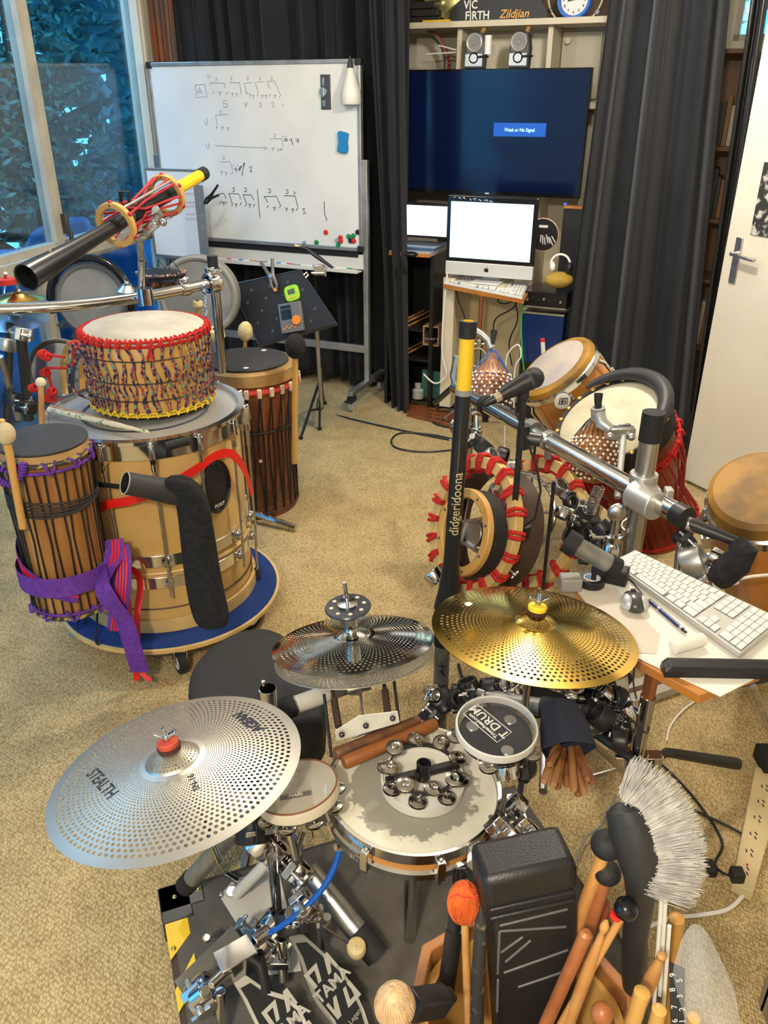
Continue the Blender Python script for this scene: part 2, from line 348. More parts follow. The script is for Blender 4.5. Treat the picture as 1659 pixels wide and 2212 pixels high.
# outside: dense garden growth seen through the glass, daylight from outside
leafm = mat('garden_leaf', (.03, .10, .09), .35, col2=(.05, .16, .10), ns=3)
m = MB(); rnd = random.Random(3)
for i in range(15000):
    s = rnd.uniform(-4.6, 1.4); d = .75+abs(rnd.gauss(0, .45)); z = rnd.uniform(0, 3.1)
    if rnd.random() < .3+.5*math.sin(s*5+z*4+2*math.sin(s*2)): continue
    c = LP+LD*s-LN*d+V((0, 0, z)); a = V((rnd.gauss(0, 1), rnd.gauss(0, 1), rnd.gauss(0, 1))).normalized(); b = a.orthogonal().normalized(); r = rnd.uniform(.018, .045)
    m.add([c-a*r, c+b*r*.45+a*r*.1, c+a*r, c-b*r*.45], [(0, 1, 2, 3)])
solo('garden_foliage', m, leafm, 'dense blue green garden leaves outside the tall left window', 'foliage', kind='stuff', smooth=False)
m = MB(); NU, NV = 230, 80; hv = []
for j in range(NV):
    for i in range(NU):
        s = -5.2+12*i/(NU-1); z = -.05+3.6*j/(NV-1); d = 1.75+.22*math.sin(s*4+z*2)+.18*math.sin(z*5+s)+rnd.uniform(-.10, .10); hv.append(LP+LD*(s+rnd.uniform(-.02, .02))-LN*d+V((0, 0, z+rnd.uniform(-.02, .02))))
m.add(hv, [(j*NU+i, j*NU+i+1, (j+1)*NU+i+1, (j+1)*NU+i) for j in range(NV-1) for i in range(NU-1) if rnd.random() > (.16 if math.sin(i*.16+j*.13)+math.sin(i*.09-j*.21+1) > .7 and j > 12 else .010)])
solo('hedge', m, mat('hedge_teal', (.03, .14, .17), .6, col2=(.13, .19, .15), ns=2.2, nd=5, bump=.8, bs=9), 'dense blue green hedge wall behind the garden leaves outside the left window', 'hedge', smooth=False)
m = MB()
for k in range(14):
    s = -4.4+k*.42; z = 0; c = LP+LD*s-LN*(1.1+.5*rnd.random()); pts = [c]
    for j in range(7): c = c+V((rnd.uniform(-.07, .07), rnd.uniform(-.07, .07), .45)); pts.append(c)
    m.tube(pts, [.03-.003*j for j in range(8)], 6)
solo('garden_stems', m, mat('stem_bark', (.06, .05, .04), .8), 'thin dark shrub stems outside the tall left window', 'shrub', kind='stuff')
struct('garden_ground', boxL(MB(), -7, 3, -.1, -.04, .12, 4.5), mat('garden_soil', (.05, .12, .16), .9, col2=(.02, .05, .06), ns=12), smooth=False)
tarp = mat('blue_tarpaulin', (.02, .16, .42), .45, col2=(.01, .07, .24), ns=5, bump=.6, bs=9)
m = MB(); m.grid(lambda a, b: LP+LD*(-4.8+6.2*a)-LN*(.55+.06*math.sin(a*60)+.18*b+.03*math.sin(b*9+a*25))+V((0, 0, b*(.90+.42*max(0, min(1, (.60-a)*6))+.06*math.sin(a*18)+.04*math.sin(a*41)))), 160, 18)
o = solo('tarpaulin', m, tarp, 'rumpled blue tarpaulin outside the lower left window', 'tarpaulin'); sd = o.modifiers.new('s', 'SOLIDIFY'); sd.thickness = .004
area('daylight_left', LP-LN*.7+LD*-1.6+V((0, 0, 3.3)), 2.4, 170, (.28, .60, 1.0), (0, math.radians(-12), math.radians(-13)))
m = MB()
for i in range(700):
    c = Sp(sa+rnd.uniform(-.2, 1.5), rnd.uniform(1.8, 2.9), WO+.6+rnd.random()*.9); a = V((rnd.gauss(0, 1), rnd.gauss(0, 1), rnd.gauss(0, 1))).normalized(); b = a.orthogonal().normalized(); r = rnd.uniform(.03, .09)
    m.add([c-a*r, c+b*r*.3, c+a*r, c-b*r*.3], [(0, 1, 2, 3)])
solo('garden_foliage', m, mat('pale_leaf', (.16, .36, .26), .5), 'pale green leaves outside the high window beside the white door', 'foliage', kind='stuff', smooth=False)
# ---------------------------------------------------------------- curtains
def curtain(tl, tr, bl, br, off, label, folds=9, amp=.045, seed=0, z0=None, ztop=2.56, m_=curtm, name='curtain', thick=.006):
    """tl..br: photo points on the hanging plane"""
    r = random.Random(seed)
    (a0, za), (a1, _), (b0, zb), (b1, _) = Bs(*tl, off), Bs(*tr, off), Bs(*bl, off), Bs(*br, off)
    zb = z0 if z0 is not None else zb
    k = (ztop-za)/(za-zb); t0, t1 = a0+(a0-b0)*k, a1+(a1-b1)*k
    cen = sorted(r.random() for _ in range(int(folds*1.6))); wid = [r.uniform(.25, .6)/folds for _ in cen]; hgt = [r.uniform(.5, 1.2) for _ in cen]
    fq = [(folds*r.uniform(.8, 1.25), r.uniform(0, 6), r.uniform(.5, 1)) for _ in range(4)]
    def fn(a, b):
        z = zb+(ztop-zb)*b; s = (b0+(t0-b0)*b)*(1-a)+(b1+(t1-b1)*b)*a
        x = sum(-h_*math.exp(-((a-c_-.012*math.sin(3*b+c_*20))/w_)**2) for c_, w_, h_ in zip(cen, wid, hgt)); y = fq[2][2]*math.sin(2*PI*fq[2][0]*.37*a+fq[2][1])
        y2 = 1.1*math.sin(2*PI*folds*.9*a+fq[0][1]+2.2*math.sin(2.3*2*PI*a+seed)+.25*math.sin(3*b))
        return Sp(s+.010*math.sin(2*PI*folds*a+1), z, off+amp*(.8*x+.6+.9*y2+.5*y)*(1.1-.25*b))
    mb = MB().grid(fn, 260, 24); o = solo(name, mb, m_, label, 'curtain', ang=80)
    sd = o.modifiers.new('s', 'SOLIDIFY'); sd.thickness = thick; return o
curtain((360, 0), (885, 0), (480, 855), (880, 855), .38, 'wide black curtain hanging behind the whiteboard', 12, .05, 2, z0=.03)
curtain((792, 0), (868, 0), (845, 893), (882, 893), .04, 'narrow black curtain end between the whiteboard and the television', 2.2, .04, 5)
curtain((1308, 0), (1572, 0), (1195, 850), (1478, 975), .0, 'black curtain drawn to the right of the television', 6, .065, 11, z0=.03)
curtain((1606, 100), (1640, 100), (1478, 985), (1508, 985), -.12, 'slim shiny black drape hanging at the open door edge', 2, .02, 4, z0=.03, m_=mat('black_vinyl', (.02, .02, .02), .25))
rust = mat('patterned_rust_cloth', (.30, .10, .04), .8, col2=(.16, .11, .08), ns=7, nd=4, sharp=(.42, .55), stretch=(1, 1, .5))
curtain((318, 0), (372, 0), (345, 240), (395, 240), .34, 'rust and brown patterned curtain at the window corner', 2.5, .03, 8, z0=1.2, m_=rust, name='patterned_curtain')
# ---------------------------------------------------------------- shelf unit behind the television
m = MB()
s0, zz = Bs(870, 60, .62); s1 = Bs(1330, 60, .62)[0]; zt = Bs(1080, 42, .55)[1]; zb = Bs(1080, 55, .55)[1]
boxS(m, s0-.3, s1+.25, zt-.03, zt, .55, .38)
uL = Bs(992, 100, .62)[0]; uR = Bs(1187, 100, .62)[0]; zm = Bs(1080, 170, .6)[1]
for s in (uL, uR, s1+.12): boxS(m, s-.014, s+.014, .02, zt-.03, .62, .31)
boxS(m, uL, s1+.12, zm-.15, zm-.12, .62, .31); boxS(m, uL, s1+.25, .5, .52, .62, .31)
t = thing('shelf_unit', 'cream painted shelf unit behind the television and computer', 'shelf', Sp(.4, 0, .7))
part('frame', m, cream, t, smooth=False, bevel=.002)
m = MB(); boxS(m, uL, s1+.25, .02, zt-.03, .88, .02); part('back_panel', m, mat('cream_panel', (.60, .54, .40), .5), t, smooth=False)
m = MB(); boxS(m, uR+.02, uR+.24, zm-.1, zt-.05, .84, .02); pk = B(1228, 88, .8); part('door', m, mat('beige_panel', (.42, .37, .28), .5), t, smooth=False, bevel=.002)
m = MB(); m.cyl(Sp(*Bs(1228, 88, .82), .84), Sp(*Bs(1228, 88, .82), .80), .012, .016, 20); part('knob', m, cream, t)
m = MB(); boxS(m, s0-.4, uL, zt+.02, 2.6, .90, .02); boxS(m, s0-.4, s1+.4, zt, 2.6, .9, .01); solo('backing_board', m, mat('brown_board', (.10, .055, .025), .6), 'dark brown board on the wall above the top shelf', 'board', smooth=False)
# things on the top shelf
zt0 = zt
def onshelf(u, off=.62): return Bs(u, 40, off)[0]
m = MB()
def plq():
    s0, s1 = onshelf(972), onshelf(1185); r = (s1-s0)/2; pts = [(s0+r-r*math.cos(PI*i/24), zt0+.155*math.sin(PI*i/24)) for i in range(25)]
    F = bfr(.60); return [( (p[0]), p[1]) for p in pts], F
pp, F = plq()
t = thing('plaque', 'black half round plaque with drum maker lettering on the top shelf', 'plaque', Sp(onshelf(1078), zt0, .6))
Fp = fr(BO+E2*.60, -E2, E1); part('board', MB(Fp).prism(pp, 0, .012), mat('plaque_black', (.02, .02, .022), .5), t, smooth=False)
def Tplane(F, s, z, h0=.0): return lambda x, y, h: F @ V((s+x, z+y, h0+h))
def onB(off, s, z): return lambda x, y, h: Sp(s+x, z+y, off-.0005-h)
def txtB(st, u, v, off, size, m_, par, lab=None, sp=1., bold=0., name='lettering', sx=1.):
    s, z = Bs(u, v, off); mb = MB().text(st, size, lambda x, y, h: Sp(s+x*sx, z+y, off-.0008-h), spacing=sp, bold=bold); return part(name, mb, m_, par, lab, smooth=False)
txtB('V|C', 1017, 11, .585, .055, white, t, bold=.02, sx=.9); txtB('F|RTH', 1031, 34, .585, .055, white, t, bold=.02, sx=.95)
m_or = mat('gold_print', (.72, .36, .04), .4); s_, z_ = Bs(1112, 30, .585)
part('lettering', MB().text('Zildjian', .055, lambda x, y, h: Sp(s_+x+.25*y, z_+y, .5842-h), bold=.01), m_or, t, smooth=False)
t = thing('wall_clock', 'round blue wall clock with black numerals on the top shelf', 'clock', B(1242, 0, .6))
cF = fr(B(1242, 0, .62), -E2, E1)
part('rim', MB(cF).lathe([(.066, 0), (.088, 0), (.092, .012), (.086, .028), (.074, .028), (.070, .012)], 40, closed=True), bluep, t)
part('face', MB(cF).puck(.07, 0, .012), white, t); mm = MB()
for k in range(12): mm.text(str(k+1), .019, lambda x, y, h, k=k: cF @ V((x+.056*math.sin((k+1)*PI/6), y+.056*math.cos((k+1)*PI/6), .0125+h)), bold=.02)
part('numerals', mm, ink, t, smooth=False); mm = MB(); d = math.radians(-78)
mm.add([cF @ V(p) for p in ((-.002, 0, .015), (.002, 0, .015), (-.046, .014, .015), (-.046, .017, .015))], [(0, 1, 3, 2)]); mm.add([cF @ V(p) for p in ((0, -.002, .016), (0, .002, .016), (-.034, .001, .016), (-.034, -.007, .016))], [(0, 1, 2, 3)]); part('hands', mm, ink, t, smooth=False)
cs = fr(B(1244, -14, .66), -E2, E1); t = thing('drum_hoop', 'thin drum hoop with bright tension hooks behind the blue clock', 'hoop', B(1244, 44, .66))
part('hoop', MB(cs).tor(.145, .005), cream, t)
for a in (-150, -35): part('tension_hook', MB(cs).box((.15*math.cos(math.radians(a)), .15*math.sin(math.radians(a)), 0), (.025, .025, .02), Matrix.Rotation(math.radians(a), 3, 'Z')), chrome, t, bevel=.003)
for k, (u0, u1, v) in enumerate(((882, 950, 36), (886, 946, 22), (884, 940, 8))):
    m = MB(); s0_, _ = Bs(u0, v, .66); s1_, _ = Bs(u1, v, .66); z0_ = zt0+.001+k*.037; boxS(m, s0_, s1_, z0_, z0_+.034, .66, .2)
    solo('storage_case', m, [mat('dark_case', (.03, .028, .025), .35)], ('lowest', 'middle', 'topmost')[k]+' dark flat case stacked at the left end of the top shelf', 'case', 'flat cases on the top shelf', bevel=.004)
cs = fr(B(955, 6, .72), (-E2+E1*.3), E1); t = solo('splash_cymbal', MB(cs).lathe([(.001, .012), (.02, .01), (.03, .002), (.10, -.008), (.10, -.0095), (.03, .0005), (.001, .010)], 40), mat('aged_bronze', (.40, .36, .14), .35, .9), 'old greenish cymbal leaning on the top shelf beside the plaque', 'cymbal')
m = MB(); s_ = onshelf(950, .57); boxS(m, s_-.1, s_+.06, zt0, zt0+.01, .56, .06); solo('yellow_pencil_tin', m, yellow, 'flat yellow tin on the front edge of the top shelf', 'tin', bevel=.002)
# red laced hoop hanging at the left under the shelf
cs = fr(B(893, 140, .70), -E2+E1*.5, E1); t = thing('laced_hoop', 'dark frame drum hoop wrapped in red cord beside the television top', 'drum hoop', B(893, 150, .7))
part('rim', MB(cs).hoop(.185, .20, -.03, .03), darkw, t); mm = MB()
for k in range(64):
    a = 2*PI*k/64; mm.tube([cs @ V((.203*math.cos(a+d_), .203*math.sin(a+d_), z_)) for d_, z_ in ((-.03, -.032), (0, 0), (.03, .032))], .006, 6)
part('red_lacing', mm, redrope, t); mm = MB()
p1 = B(948, 98, .6); mm.tube([p1, B(985, 108, .6)], .004); mm.tube([B(920, 117, .62), B(985, 113, .62)], .004); solo('hanging_rods', mm, white, 'thin white rods poking out beside the red laced hoop', 'rods')
# ---------------------------------------------------------------- television
TVo = .50
t = thing('television', 'large flat black television showing a small no signal box', 'television', B(1060, 425, TVo))
m = MB(); a0, z0, a1, z1 = rectB(m, 870, 151, 1251, 430, TVo, .045); part('casing', m, blackg, t, smooth=False, bevel=.003)
TVZ = z1
m = MB(); boxS(m, a0+.012, a1-.012, z0+.022, z1-.012, TVo-.002, .003); mt = mat('tv_screen_dark', (.003, .006, .028), .14); mt.node_tree.nodes['Principled BSDF'].inputs['Emission Color'].default_value = (.01, .035, .16, 1); mt.node_tree.nodes['Principled BSDF'].inputs['Emission Strength'].default_value = .05
part('screen', m, mt, t, smooth=False)
m = MB(); rectB(m, 1067, 265, 1178, 296, TVo-.004, .001); mb_ = mat('signal_box_blue', (.008, .07, .36), .3, emit=.7); sc = part('signal_box', m, mb_, t, smooth=False)
s_, z_ = Bs(1122, 281, TVo-.005); mm = MB().text('Weak or No Signal', .026, lambda x, y, h: Sp(s_+x*.85, z_+y, TVo-.0055-h*.5), bold=.012); l_ = part('message', mm, mat('screen_text', (.45, .85, 1), .3, emit=.8), t, smooth=False)
m = MB(); boxS(m, (a0+a1)/2-.012, (a0+a1)/2+.012, z0+.006, z0+.013, TVo-.001, .002); part('badge', m, white, t, smooth=False)
m = MB().ball(B(1221, 441, TVo), .008); mb2 = mat('blue_led', (.02, .05, 1), .3, emit=4); lt = part('standby_light', m, mb2, t)
for (u, v0, v1, lab, cap) in ((1024, 70, 148, 'left silver computer speaker standing on the television', 1), (1119, 68, 150, 'right silver computer speaker standing on the television', 0)):
    s_, _ = Bs(u, 148, TVo); zT = TVZ; h = Bs(u, v0, TVo)[1]-zT
    t = thing('speaker', lab, 'speaker', Sp(s_, zT, TVo+.02), 'computer speakers on the television')
    m = MB(fr(Sp(s_, zT, TVo+.03), -E2, E1)); m.prism([(-.052, 0), (.052, 0), (.056, h*.55), (.045, h*.95), (.03, h), (-.03, h), (-.045, h*.95), (-.056, h*.55)], -.035, .03); part('body', m, [mat('speaker_dark', (.05, .05, .055), .3)], t, bevel=.008)
    Fs = fr(Sp(s_-.005, zT, TVo), -E2, E1); m = MB(Fs).lathe([(.034, 0), (.044, 0), (.046, .006), (.04, .01), (.034, .006)], 32, Matrix.Translation((0, h*.72, 0)), True); part('ring', m, mat('speaker_silver', (.65, .65, .64), .3, .6), t)
    part('cone', MB(Fs).lathe([(.001, .008), (.012, .008), (.014, .002), (.034, .004)], 28, Matrix.Translation((0, h*.72, 0))), padg, t)
    part('port', MB(Fs).lathe([(.001, .001), (.020, .002), (.026, .007), (.028, .0)], 28, Matrix.Translation((0, h*.3, 0))), blackg, t)
    m = MB(Fs).prism([(-.05, .012), (.05, .012), (.048, h*.42), (-.048, h*.42)], -.001, .002); part('front_panel', m, mat('speaker_silver2', (.42, .42, .42), .35, .6), t, bevel=.003)
    m = MB(Fs).tube([(.02, h*.32, .006), (.06, h*.34, .002), (.065, h*.34, -.05)], .006); part('strap', m, black, t)
    if cap: m = MB(Fs).cyl((.072, h*.4, -.02), (.072, h*.92, -.02), .022, .020); solo('white_bottle', m, white, 'small white bottle standing beside the left speaker', 'bottle')
    m = MB(); m.cyl(Sp(s_+.02, zT+h+.0, TVo+.06), Sp(s_+.02, zt0-.03, TVo+.1), .012); solo('wooden_peg', m, stickw, 'short wooden peg under the shelf above the '+lab.split()[0]+' speaker', 'peg', 'wooden pegs above the speakers')
# ---------------------------------------------------------------- whiteboard
WB = .10
t = thing('whiteboard', 'large whiteboard with handwritten rhythm notes on a wheeled stand', 'whiteboard', B(560, 860, WB))
m = MB(); a0, z0, a1, z1 = rectB(m, 322, 141, 779, 538, WB, .02); part('panel', m, mat('whiteboard_enamel', (.72, .73, .71), .22, col2=(.66, .67, .66), ns=4), t, smooth=False)
WBx = (a0, z0, a1, z1); m = MB()
for (x0, x1, y0, y1) in ((a0-.012, a1+.012, z1-.008, z1+.014), (a0-.012, a1+.012, z0-.014, z0+.008), (a0-.014, a0+.006, z0, z1), (a1-.006, a1+.014, z0, z1)): boxS(m, x0, x1, y0, y1, WB-.008, .034)
part('frame', m, alu, t, smooth=False, bevel=.003)
for (x, y) in ((a0, z1), (a1, z1), (a0, z0), (a1, z0)): part('corner_cap', boxS(MB(), x-.018, x+.018, y-.018, y+.018, WB-.011, .04), black, t, bevel=.004)
def c2(x, y, off=WB-.0005): s, z = Bs(300+x*.33755, 100+y*.33755, off); return Sp(s, z, off)
def strokes(ls, r=.0017, off=WB-.0005):
    mb = MB()
    for l in ls: mb.tube([c2(x, y, off) for x, y in l], r, 5)
    return mb
def note(x, y, w=90, h=70): return [[(x, y+10), (x-2, y), (x+w, y), (x+w+8, y+h)]]
def tick(x, y): return [[(x+8, y-8), (x-4, y+10)]]
def sy(x, y): return [[(x, y), (x+8, y+4), (x+16, y-3), (x+8, y+22)]]
def three(x, y, k=1): return [[(x-8*k, y-12*k), (x+6*k, y-11*k), (x-2*k, y-2*k), (x+8*k, y+4*k), (x-2*k, y+14*k), (x-10*k, y+11*k)]]
L = [[(435, 185), (462, 190), (440, 205)], [(362, 248), (422, 243), (437, 322), (368, 328), (362, 248)], [(375, 310), (388, 262), (405, 305)], [(380, 292), (400, 290)],
     [(458, 248), (456, 233), (548, 237), (552, 268)], [(580, 232), (645, 233), (655, 300), (645, 308)], [(722, 232), (675, 236), (688, 300)], [(800, 224), (745, 232), (765, 300), (755, 318)], [(822, 226), (868, 222), (905, 310)], [(822, 230), (838, 272)],
     [(560, 350), (545, 348), (541, 370), (562, 366), (570, 378), (558, 392), (540, 388)], [(672, 358), (680, 376), (694, 372)], [(694, 356), (680, 392)], [(845, 362), (862, 358), (866, 370), (848, 388), (870, 388)], [(922, 368), (925, 388)],
     [(570, 436), (492, 442), (502, 512)], [(418, 478), (428, 500)], [(432, 462), (440, 480), (432, 508)], [(492, 636), (820, 652)], [(798, 640), (822, 652), (800, 664)], [(838, 593), (915, 590), (924, 640)], [(430, 622), (438, 655)], [(446, 620), (450, 655)],
     [(515, 738), (585, 740), (600, 790)]]
for x, y in ((495, 208), (592, 206), (698, 206), (775, 206), (850, 206)): L += three(x, y, .7)
L += three(778, 375, 1.1)+three(523, 422, .8)+three(870, 570, .8)+three(543, 712, .8)
for x, y in ((476, 295), (562, 300), (690, 300), (836, 312), (900, 318), (595, 810)): L += tick(x, y)
for x, y in ((508, 292), (588, 300), (615, 302), (700, 305), (722, 312), (780, 312), (804, 314), (862, 312), (525, 515), (560, 520), (848, 650), (882, 658), (520, 800), (548, 806)): L += sy(x, y)
part('faint_writing', strokes(L, .0014), inkb, t)
L = [[(645, 790), (660, 765), (650, 768), (640, 790), (650, 798)], [(662, 828), (672, 745), (680, 748), (672, 765)], [(705, 775), (722, 765), (716, 800)], [(712, 802), (726, 802)], [(612, 790), (620, 778), (630, 785), (618, 798), (632, 798)], [(603, 762), (606, 768)], [(630, 762), (633, 768)],
     [(500, 519), (494, 524)], [(945, 590), (932, 592), (930, 606), (945, 604), (948, 592), (950, 608)], [(965, 604), (975, 590), (985, 632)], [(1005, 590), (1010, 605), (1022, 603)], [(1022, 588), (1016, 618)], [(920, 576), (924, 580)], [(940, 574), (944, 578)],
     [(515, 945), (545, 942), (560, 975)], [(575, 942), (640, 945), (652, 978)], [(577, 945), (600, 1010), (594, 1026)], [(665, 950), (720, 952), (735, 984)], [(668, 952), (690, 1010), (680, 1026)], [(758, 915), (775, 1098)], [(800, 962), (880, 960), (908, 1020), (900, 1034)], [(803, 962), (828, 1000)],
     [(930, 955), (1000, 958), (1018, 1030)], [(990, 930), (1004, 938), (992, 948)], [(1048, 1040), (1062, 1035), (1050, 1052), (1064, 1055), (1050, 1072), (1070, 1070)], [(1186, 992), (1190, 1080), (1204, 1110), (1196, 1116)], [(905, 665), (918, 655)]]
for x, y in ((607, 918), (684, 918), (838, 925), (950, 930)): L += three(x, y, 1.0)
for x, y in ((520, 1000), (556, 1002), (650, 1008), (735, 1018), (822, 1026), (1010, 1042)): L += tick(x, y)
for x, y in ((532, 996), (612, 1008), (700, 1010), (858, 1030), (935, 1035), (975, 1040)): L += sy(x, y)
part('dark_writing', strokes(L, .0021), ink, t)
# stand
m = MB(); pr = Bs(790, 345, WB+.03)[0]; pz1 = Bs(790, 345, WB+.03)[1]; boxS(m, pr-.016, pr+.016, .10, pz1, WB+.01, .035); part('post', m, alu, t, smooth=False, bevel=.004)
pl = a0-.04; boxS_ = MB(); boxS(boxS_, pl-.016, pl+.016, .10, pz1, WB+.01, .035); part('post', boxS_, alu, t, smooth=False, bevel=.004)
part('lower_rail', boxS(MB(), pl, pr, .30, .345, WB+.015, .025), alu, t, smooth=False, bevel=.003)
zt_ = Bs(640, 572, WB)[1]; m = MB(); boxS(m, pl, pr, zt_+.0, zt_+.085, WB+.01, .02); boxS(m, a0+.02, pr-.02, zt_-.012, zt_-.004, WB-.06, .07); boxS(m, a0+.02, pr-.02, zt_-.012, zt_+.012, WB-.064, .005); part('tray', m, [mat('tray_white', (.62, .61, .56), .35)], t, smooth=False, bevel=.002)
part('board_hinge', boxS(MB(), a0+.05, a1-.02, z0-.05, z0-.012, WB+.005, .02), black, t, smooth=False)
for s in (pl, pr):
    m = MB(); boxS(m, s-.02, s+.02, .10, .13, WB-.24, .52); ft = part('foot', m, alu, t, smooth=False, bevel=.004)
    for dy in (-.21, .24):
        c = Sp(s, 0, WB+dy); m = MB(); m.cyl(c+E1*-.012+V((0, 0, .036)), c+E1*.012+V((0, 0, .036)), .036, n=24); cz = part('wheel', m, [mat('wheel_grey', (.40, .42, .40), .5)], ft)
        m = MB(); m.box(c+V((0, 0, .078)), (.04, .06, .03), F_R); m.cyl(c+V((0, 0, .07)), c+V((0, 0, .10)), .012); m.box(c+V((0, 0, .07))-E2*.04, (.05, .03, .012), F_R); part('caster_fork', m, black, ft, bevel=.003)
# things on the board
for (x, y, c, cn, lb) in ((1198, 1190, red, 'red', 'alone above the others'), (1138, 1255, green, 'green', 'beside the clear one at the lower edge'), (1059, 1255, clearm, 'clear', 'furthest left at the lower edge'), (1268, 1240, clearm, 'clear', 'beside two red ones'), (1292, 1224, red, 'red', 'upper of the pair beside the clear one'), (1293, 1246, red, 'red', 'lower of the pair beside the clear one'),
                 (1277, 1272, green, 'green', 'below the red pair'), (1343, 1217, green, 'green', 'left one of the pair near the right edge'), (1373, 1213, green, 'green', 'right one of the pair near the right edge'), (1356, 1244, black, 'black', 'below the green pair'), (1377, 1245, red, 'red', 'below the green pair'), (1401, 1189, black, 'black', 'nearest the top right of the cluster')):
    c0 = c2(x, y, WB-.001); F = fr(c0, -E2, E1); m = MB(F).lathe([(.001, .012), (.010, .011), (.014, .006), (.0145, .001), (.001, 0)], 20)
    solo('magnet', m, c, '%s round magnet on the whiteboard, %s' % (cn, lb), 'magnet', 'round magnets on the whiteboard')
m = MB(fr(c2(1312, 615), -E2, E1)); m.prism([(-.03, .05), (-.018, .058), (.018, .05), (.034, .045), (.026, 0), (.03, -.035), (.022, -.055), (-.015, -.05), (-.036, -.045), (-.026, 0)], 0, .022); solo('sponge', m, mat('blue_sponge', (.01, .20, .48), .8, bump=.5), 'blue wavy sponge eraser stuck to the whiteboard', 'eraser', bevel=.004)
t = thing('capo_gauge', 'tall dark slotted metal clip panel on the whiteboard', 'clip panel', c2(1198, 390, WB-.002)); m = MB(); s_, z_ = Bs(704, 199, WB-.002); boxS(m, s_-.029, s_+.029, z_-.085, z_+.085, WB-.008, .008); part('plate', m, mat('panel_dark', (.06, .06, .07), .4), t, bevel=.002)
m = MB(fr(Sp(s_-.01, z_, WB-.008), -E2, E1)); m.puck(.022, 0, .012, 24); m.box((0, 0, .012), (.012, .05, .01)); m.box((.0, .05, .004), (.012, .04, .006)); m.box((.0, -.055, .004), (.02, .03, .006)); part('dial', m, steel, t, bevel=.001)
t = thing('squeeze_bottle', 'white cone shaped bottle with black nozzle hanging at the whiteboard corner', 'bottle', c2(1355, 370, WB-.03)); F = fr(c2(1356, 372, WB-.035)); kb = .00082*1.0
part('body', MB(F).lathe([(.001, 0), (.052, 0), (.057, .012), (.054, .06), (.03, .13), (.016, .175), (.001, .176)], 32), [mat('frosted_bottle', (.66, .66, .60), .4, coat=.2)], t); part('nozzle', MB(F).lathe([(.017, .172), (.014, .19), (.005, .23), (.001, .232)], 20), black, t)
mk = [(0, 545, 'red'), (1, 620, 'blue'), (2, 690, 'orange'), (3, 775, 'brown'), (4, 860, 'blue'), (5, 925, 'red'), (6, 1090, 'blue'), (7, 1310, 'green')]
mcs = {'red': red, 'blue': bluep, 'orange': mat('orange_plastic', (.7, .2, .02), .4), 'brown': rosew, 'green': green}
for k, x, cn in mk:
    p = c2(x, 1350 if k < 7 else 1384, WB-.045); p.z = zt_+.006; Lm = .055; t = thing('marker', '%s capped whiteboard marker on the tray, %s' % (cn, ('leftmost', 'second from the left', 'third from the left', 'middle one with wooden look', 'just left of the last red one', 'the right red one', 'under the spring clamp', 'far right one')[k]), 'marker', p, 'markers on the whiteboard tray')
    part('barrel', MB().cyl(p-E1*Lm, p+E1*Lm*.4, .009), white if cn != 'brown' else rosew, t); part('cap', MB().cyl(p+E1*Lm*.4, p+E1*Lm, .0096), mcs[cn], t)
# small whiteboard leaning in front, with red notes
o2 = -.05; t = thing('small_whiteboard', 'small white board with faint red notes leaning before the big whiteboard', 'whiteboard', B(385, 560, o2)); m = MB(); a0, z0, a1, z1 = rectB(m, 315, 366, 440, 558, o2, .012); part('panel', m, [mat('board_white', (.70, .70, .70), .3)], t, smooth=False)
m = MB()
for (x0, x1, y0, y1) in ((a0-.008, a1+.008, z1-.004, z1+.01), (a0-.008, a1+.008, z0-.01, z0+.004), (a0-.01, a0+.004, z0, z1), (a1-.004, a1+.01, z0, z1)): boxS(m, x0, x1, y0, y1, o2-.004, .02)
part('frame', m, alu, t, smooth=False, bevel=.002); L = []
for y in (910, 945, 1000, 1025, 1075, 1105):
    for x in (190, 300, 320, 340, 358):
        L += [[(x, y), (x+14, y-6), (x+10, y+10)]]
part('red_notes', strokes(L, .0012, o2-.0005), inkr, t); part('pen', MB().tube([B(398, 560, o2-.02), B(436, 566, o2-.02)], .008), mat('magenta_plastic', (.45, .02, .2), .4), t)
# perforated upright strip with clamp
t = thing('perforated_upright', 'grey perforated steel angle standing before the whiteboard', 'steel angle', B(455, 575, -.12)); m = MB(); a0, z0 = Bs(436, 575, -.12); a1 = a0+.062; z1 = Bs(463, 402, -.12)[1]; N = 7
pl_ = []
for k in range(N):
    za_, zb_ = z0+(z1-z0)*k/N, z0+(z1-z0)*(k+1)/N; zc_ = (za_+zb_)/2; mm_ = 12; c0 = Sp((a0+a1)/2, zc_, -.12); hw = (a1-a0)/2; hh = (zb_-za_)/2; vs_ = []; 
    for i in range(16):
        a = 2*PI*i/16; k_ = 1/max(abs(math.cos(a)), abs(math.sin(a))); vs_.append(c0+E1*(hw*k_*math.cos(a))+V((0, 0, hh*k_*math.sin(a)))); vs_.append(c0+E1*(.0085*math.cos(a))+V((0, 0, .0085*math.sin(a))))
    m.add(vs_, [(2*i, 2*((i+1) % 16), 2*((i+1) % 16)+1, 2*i+1) for i in range(16)])
o = part('web', m, [mat('galvanised', (.24, .25, .25), .45, .4)], t, smooth=False); sd = o.modifiers.new('s', 'SOLIDIFY'); sd.thickness = .003
part('flange', boxS(MB(), a0-.003, a0, z0, z1, -.12, .04), MC['galvanised'], t); part('post', boxS(MB(), (a0+a1)/2-.015, (a0+a1)/2+.015, .02, z0+.03, -.118, .03), MC['galvanised'], t)
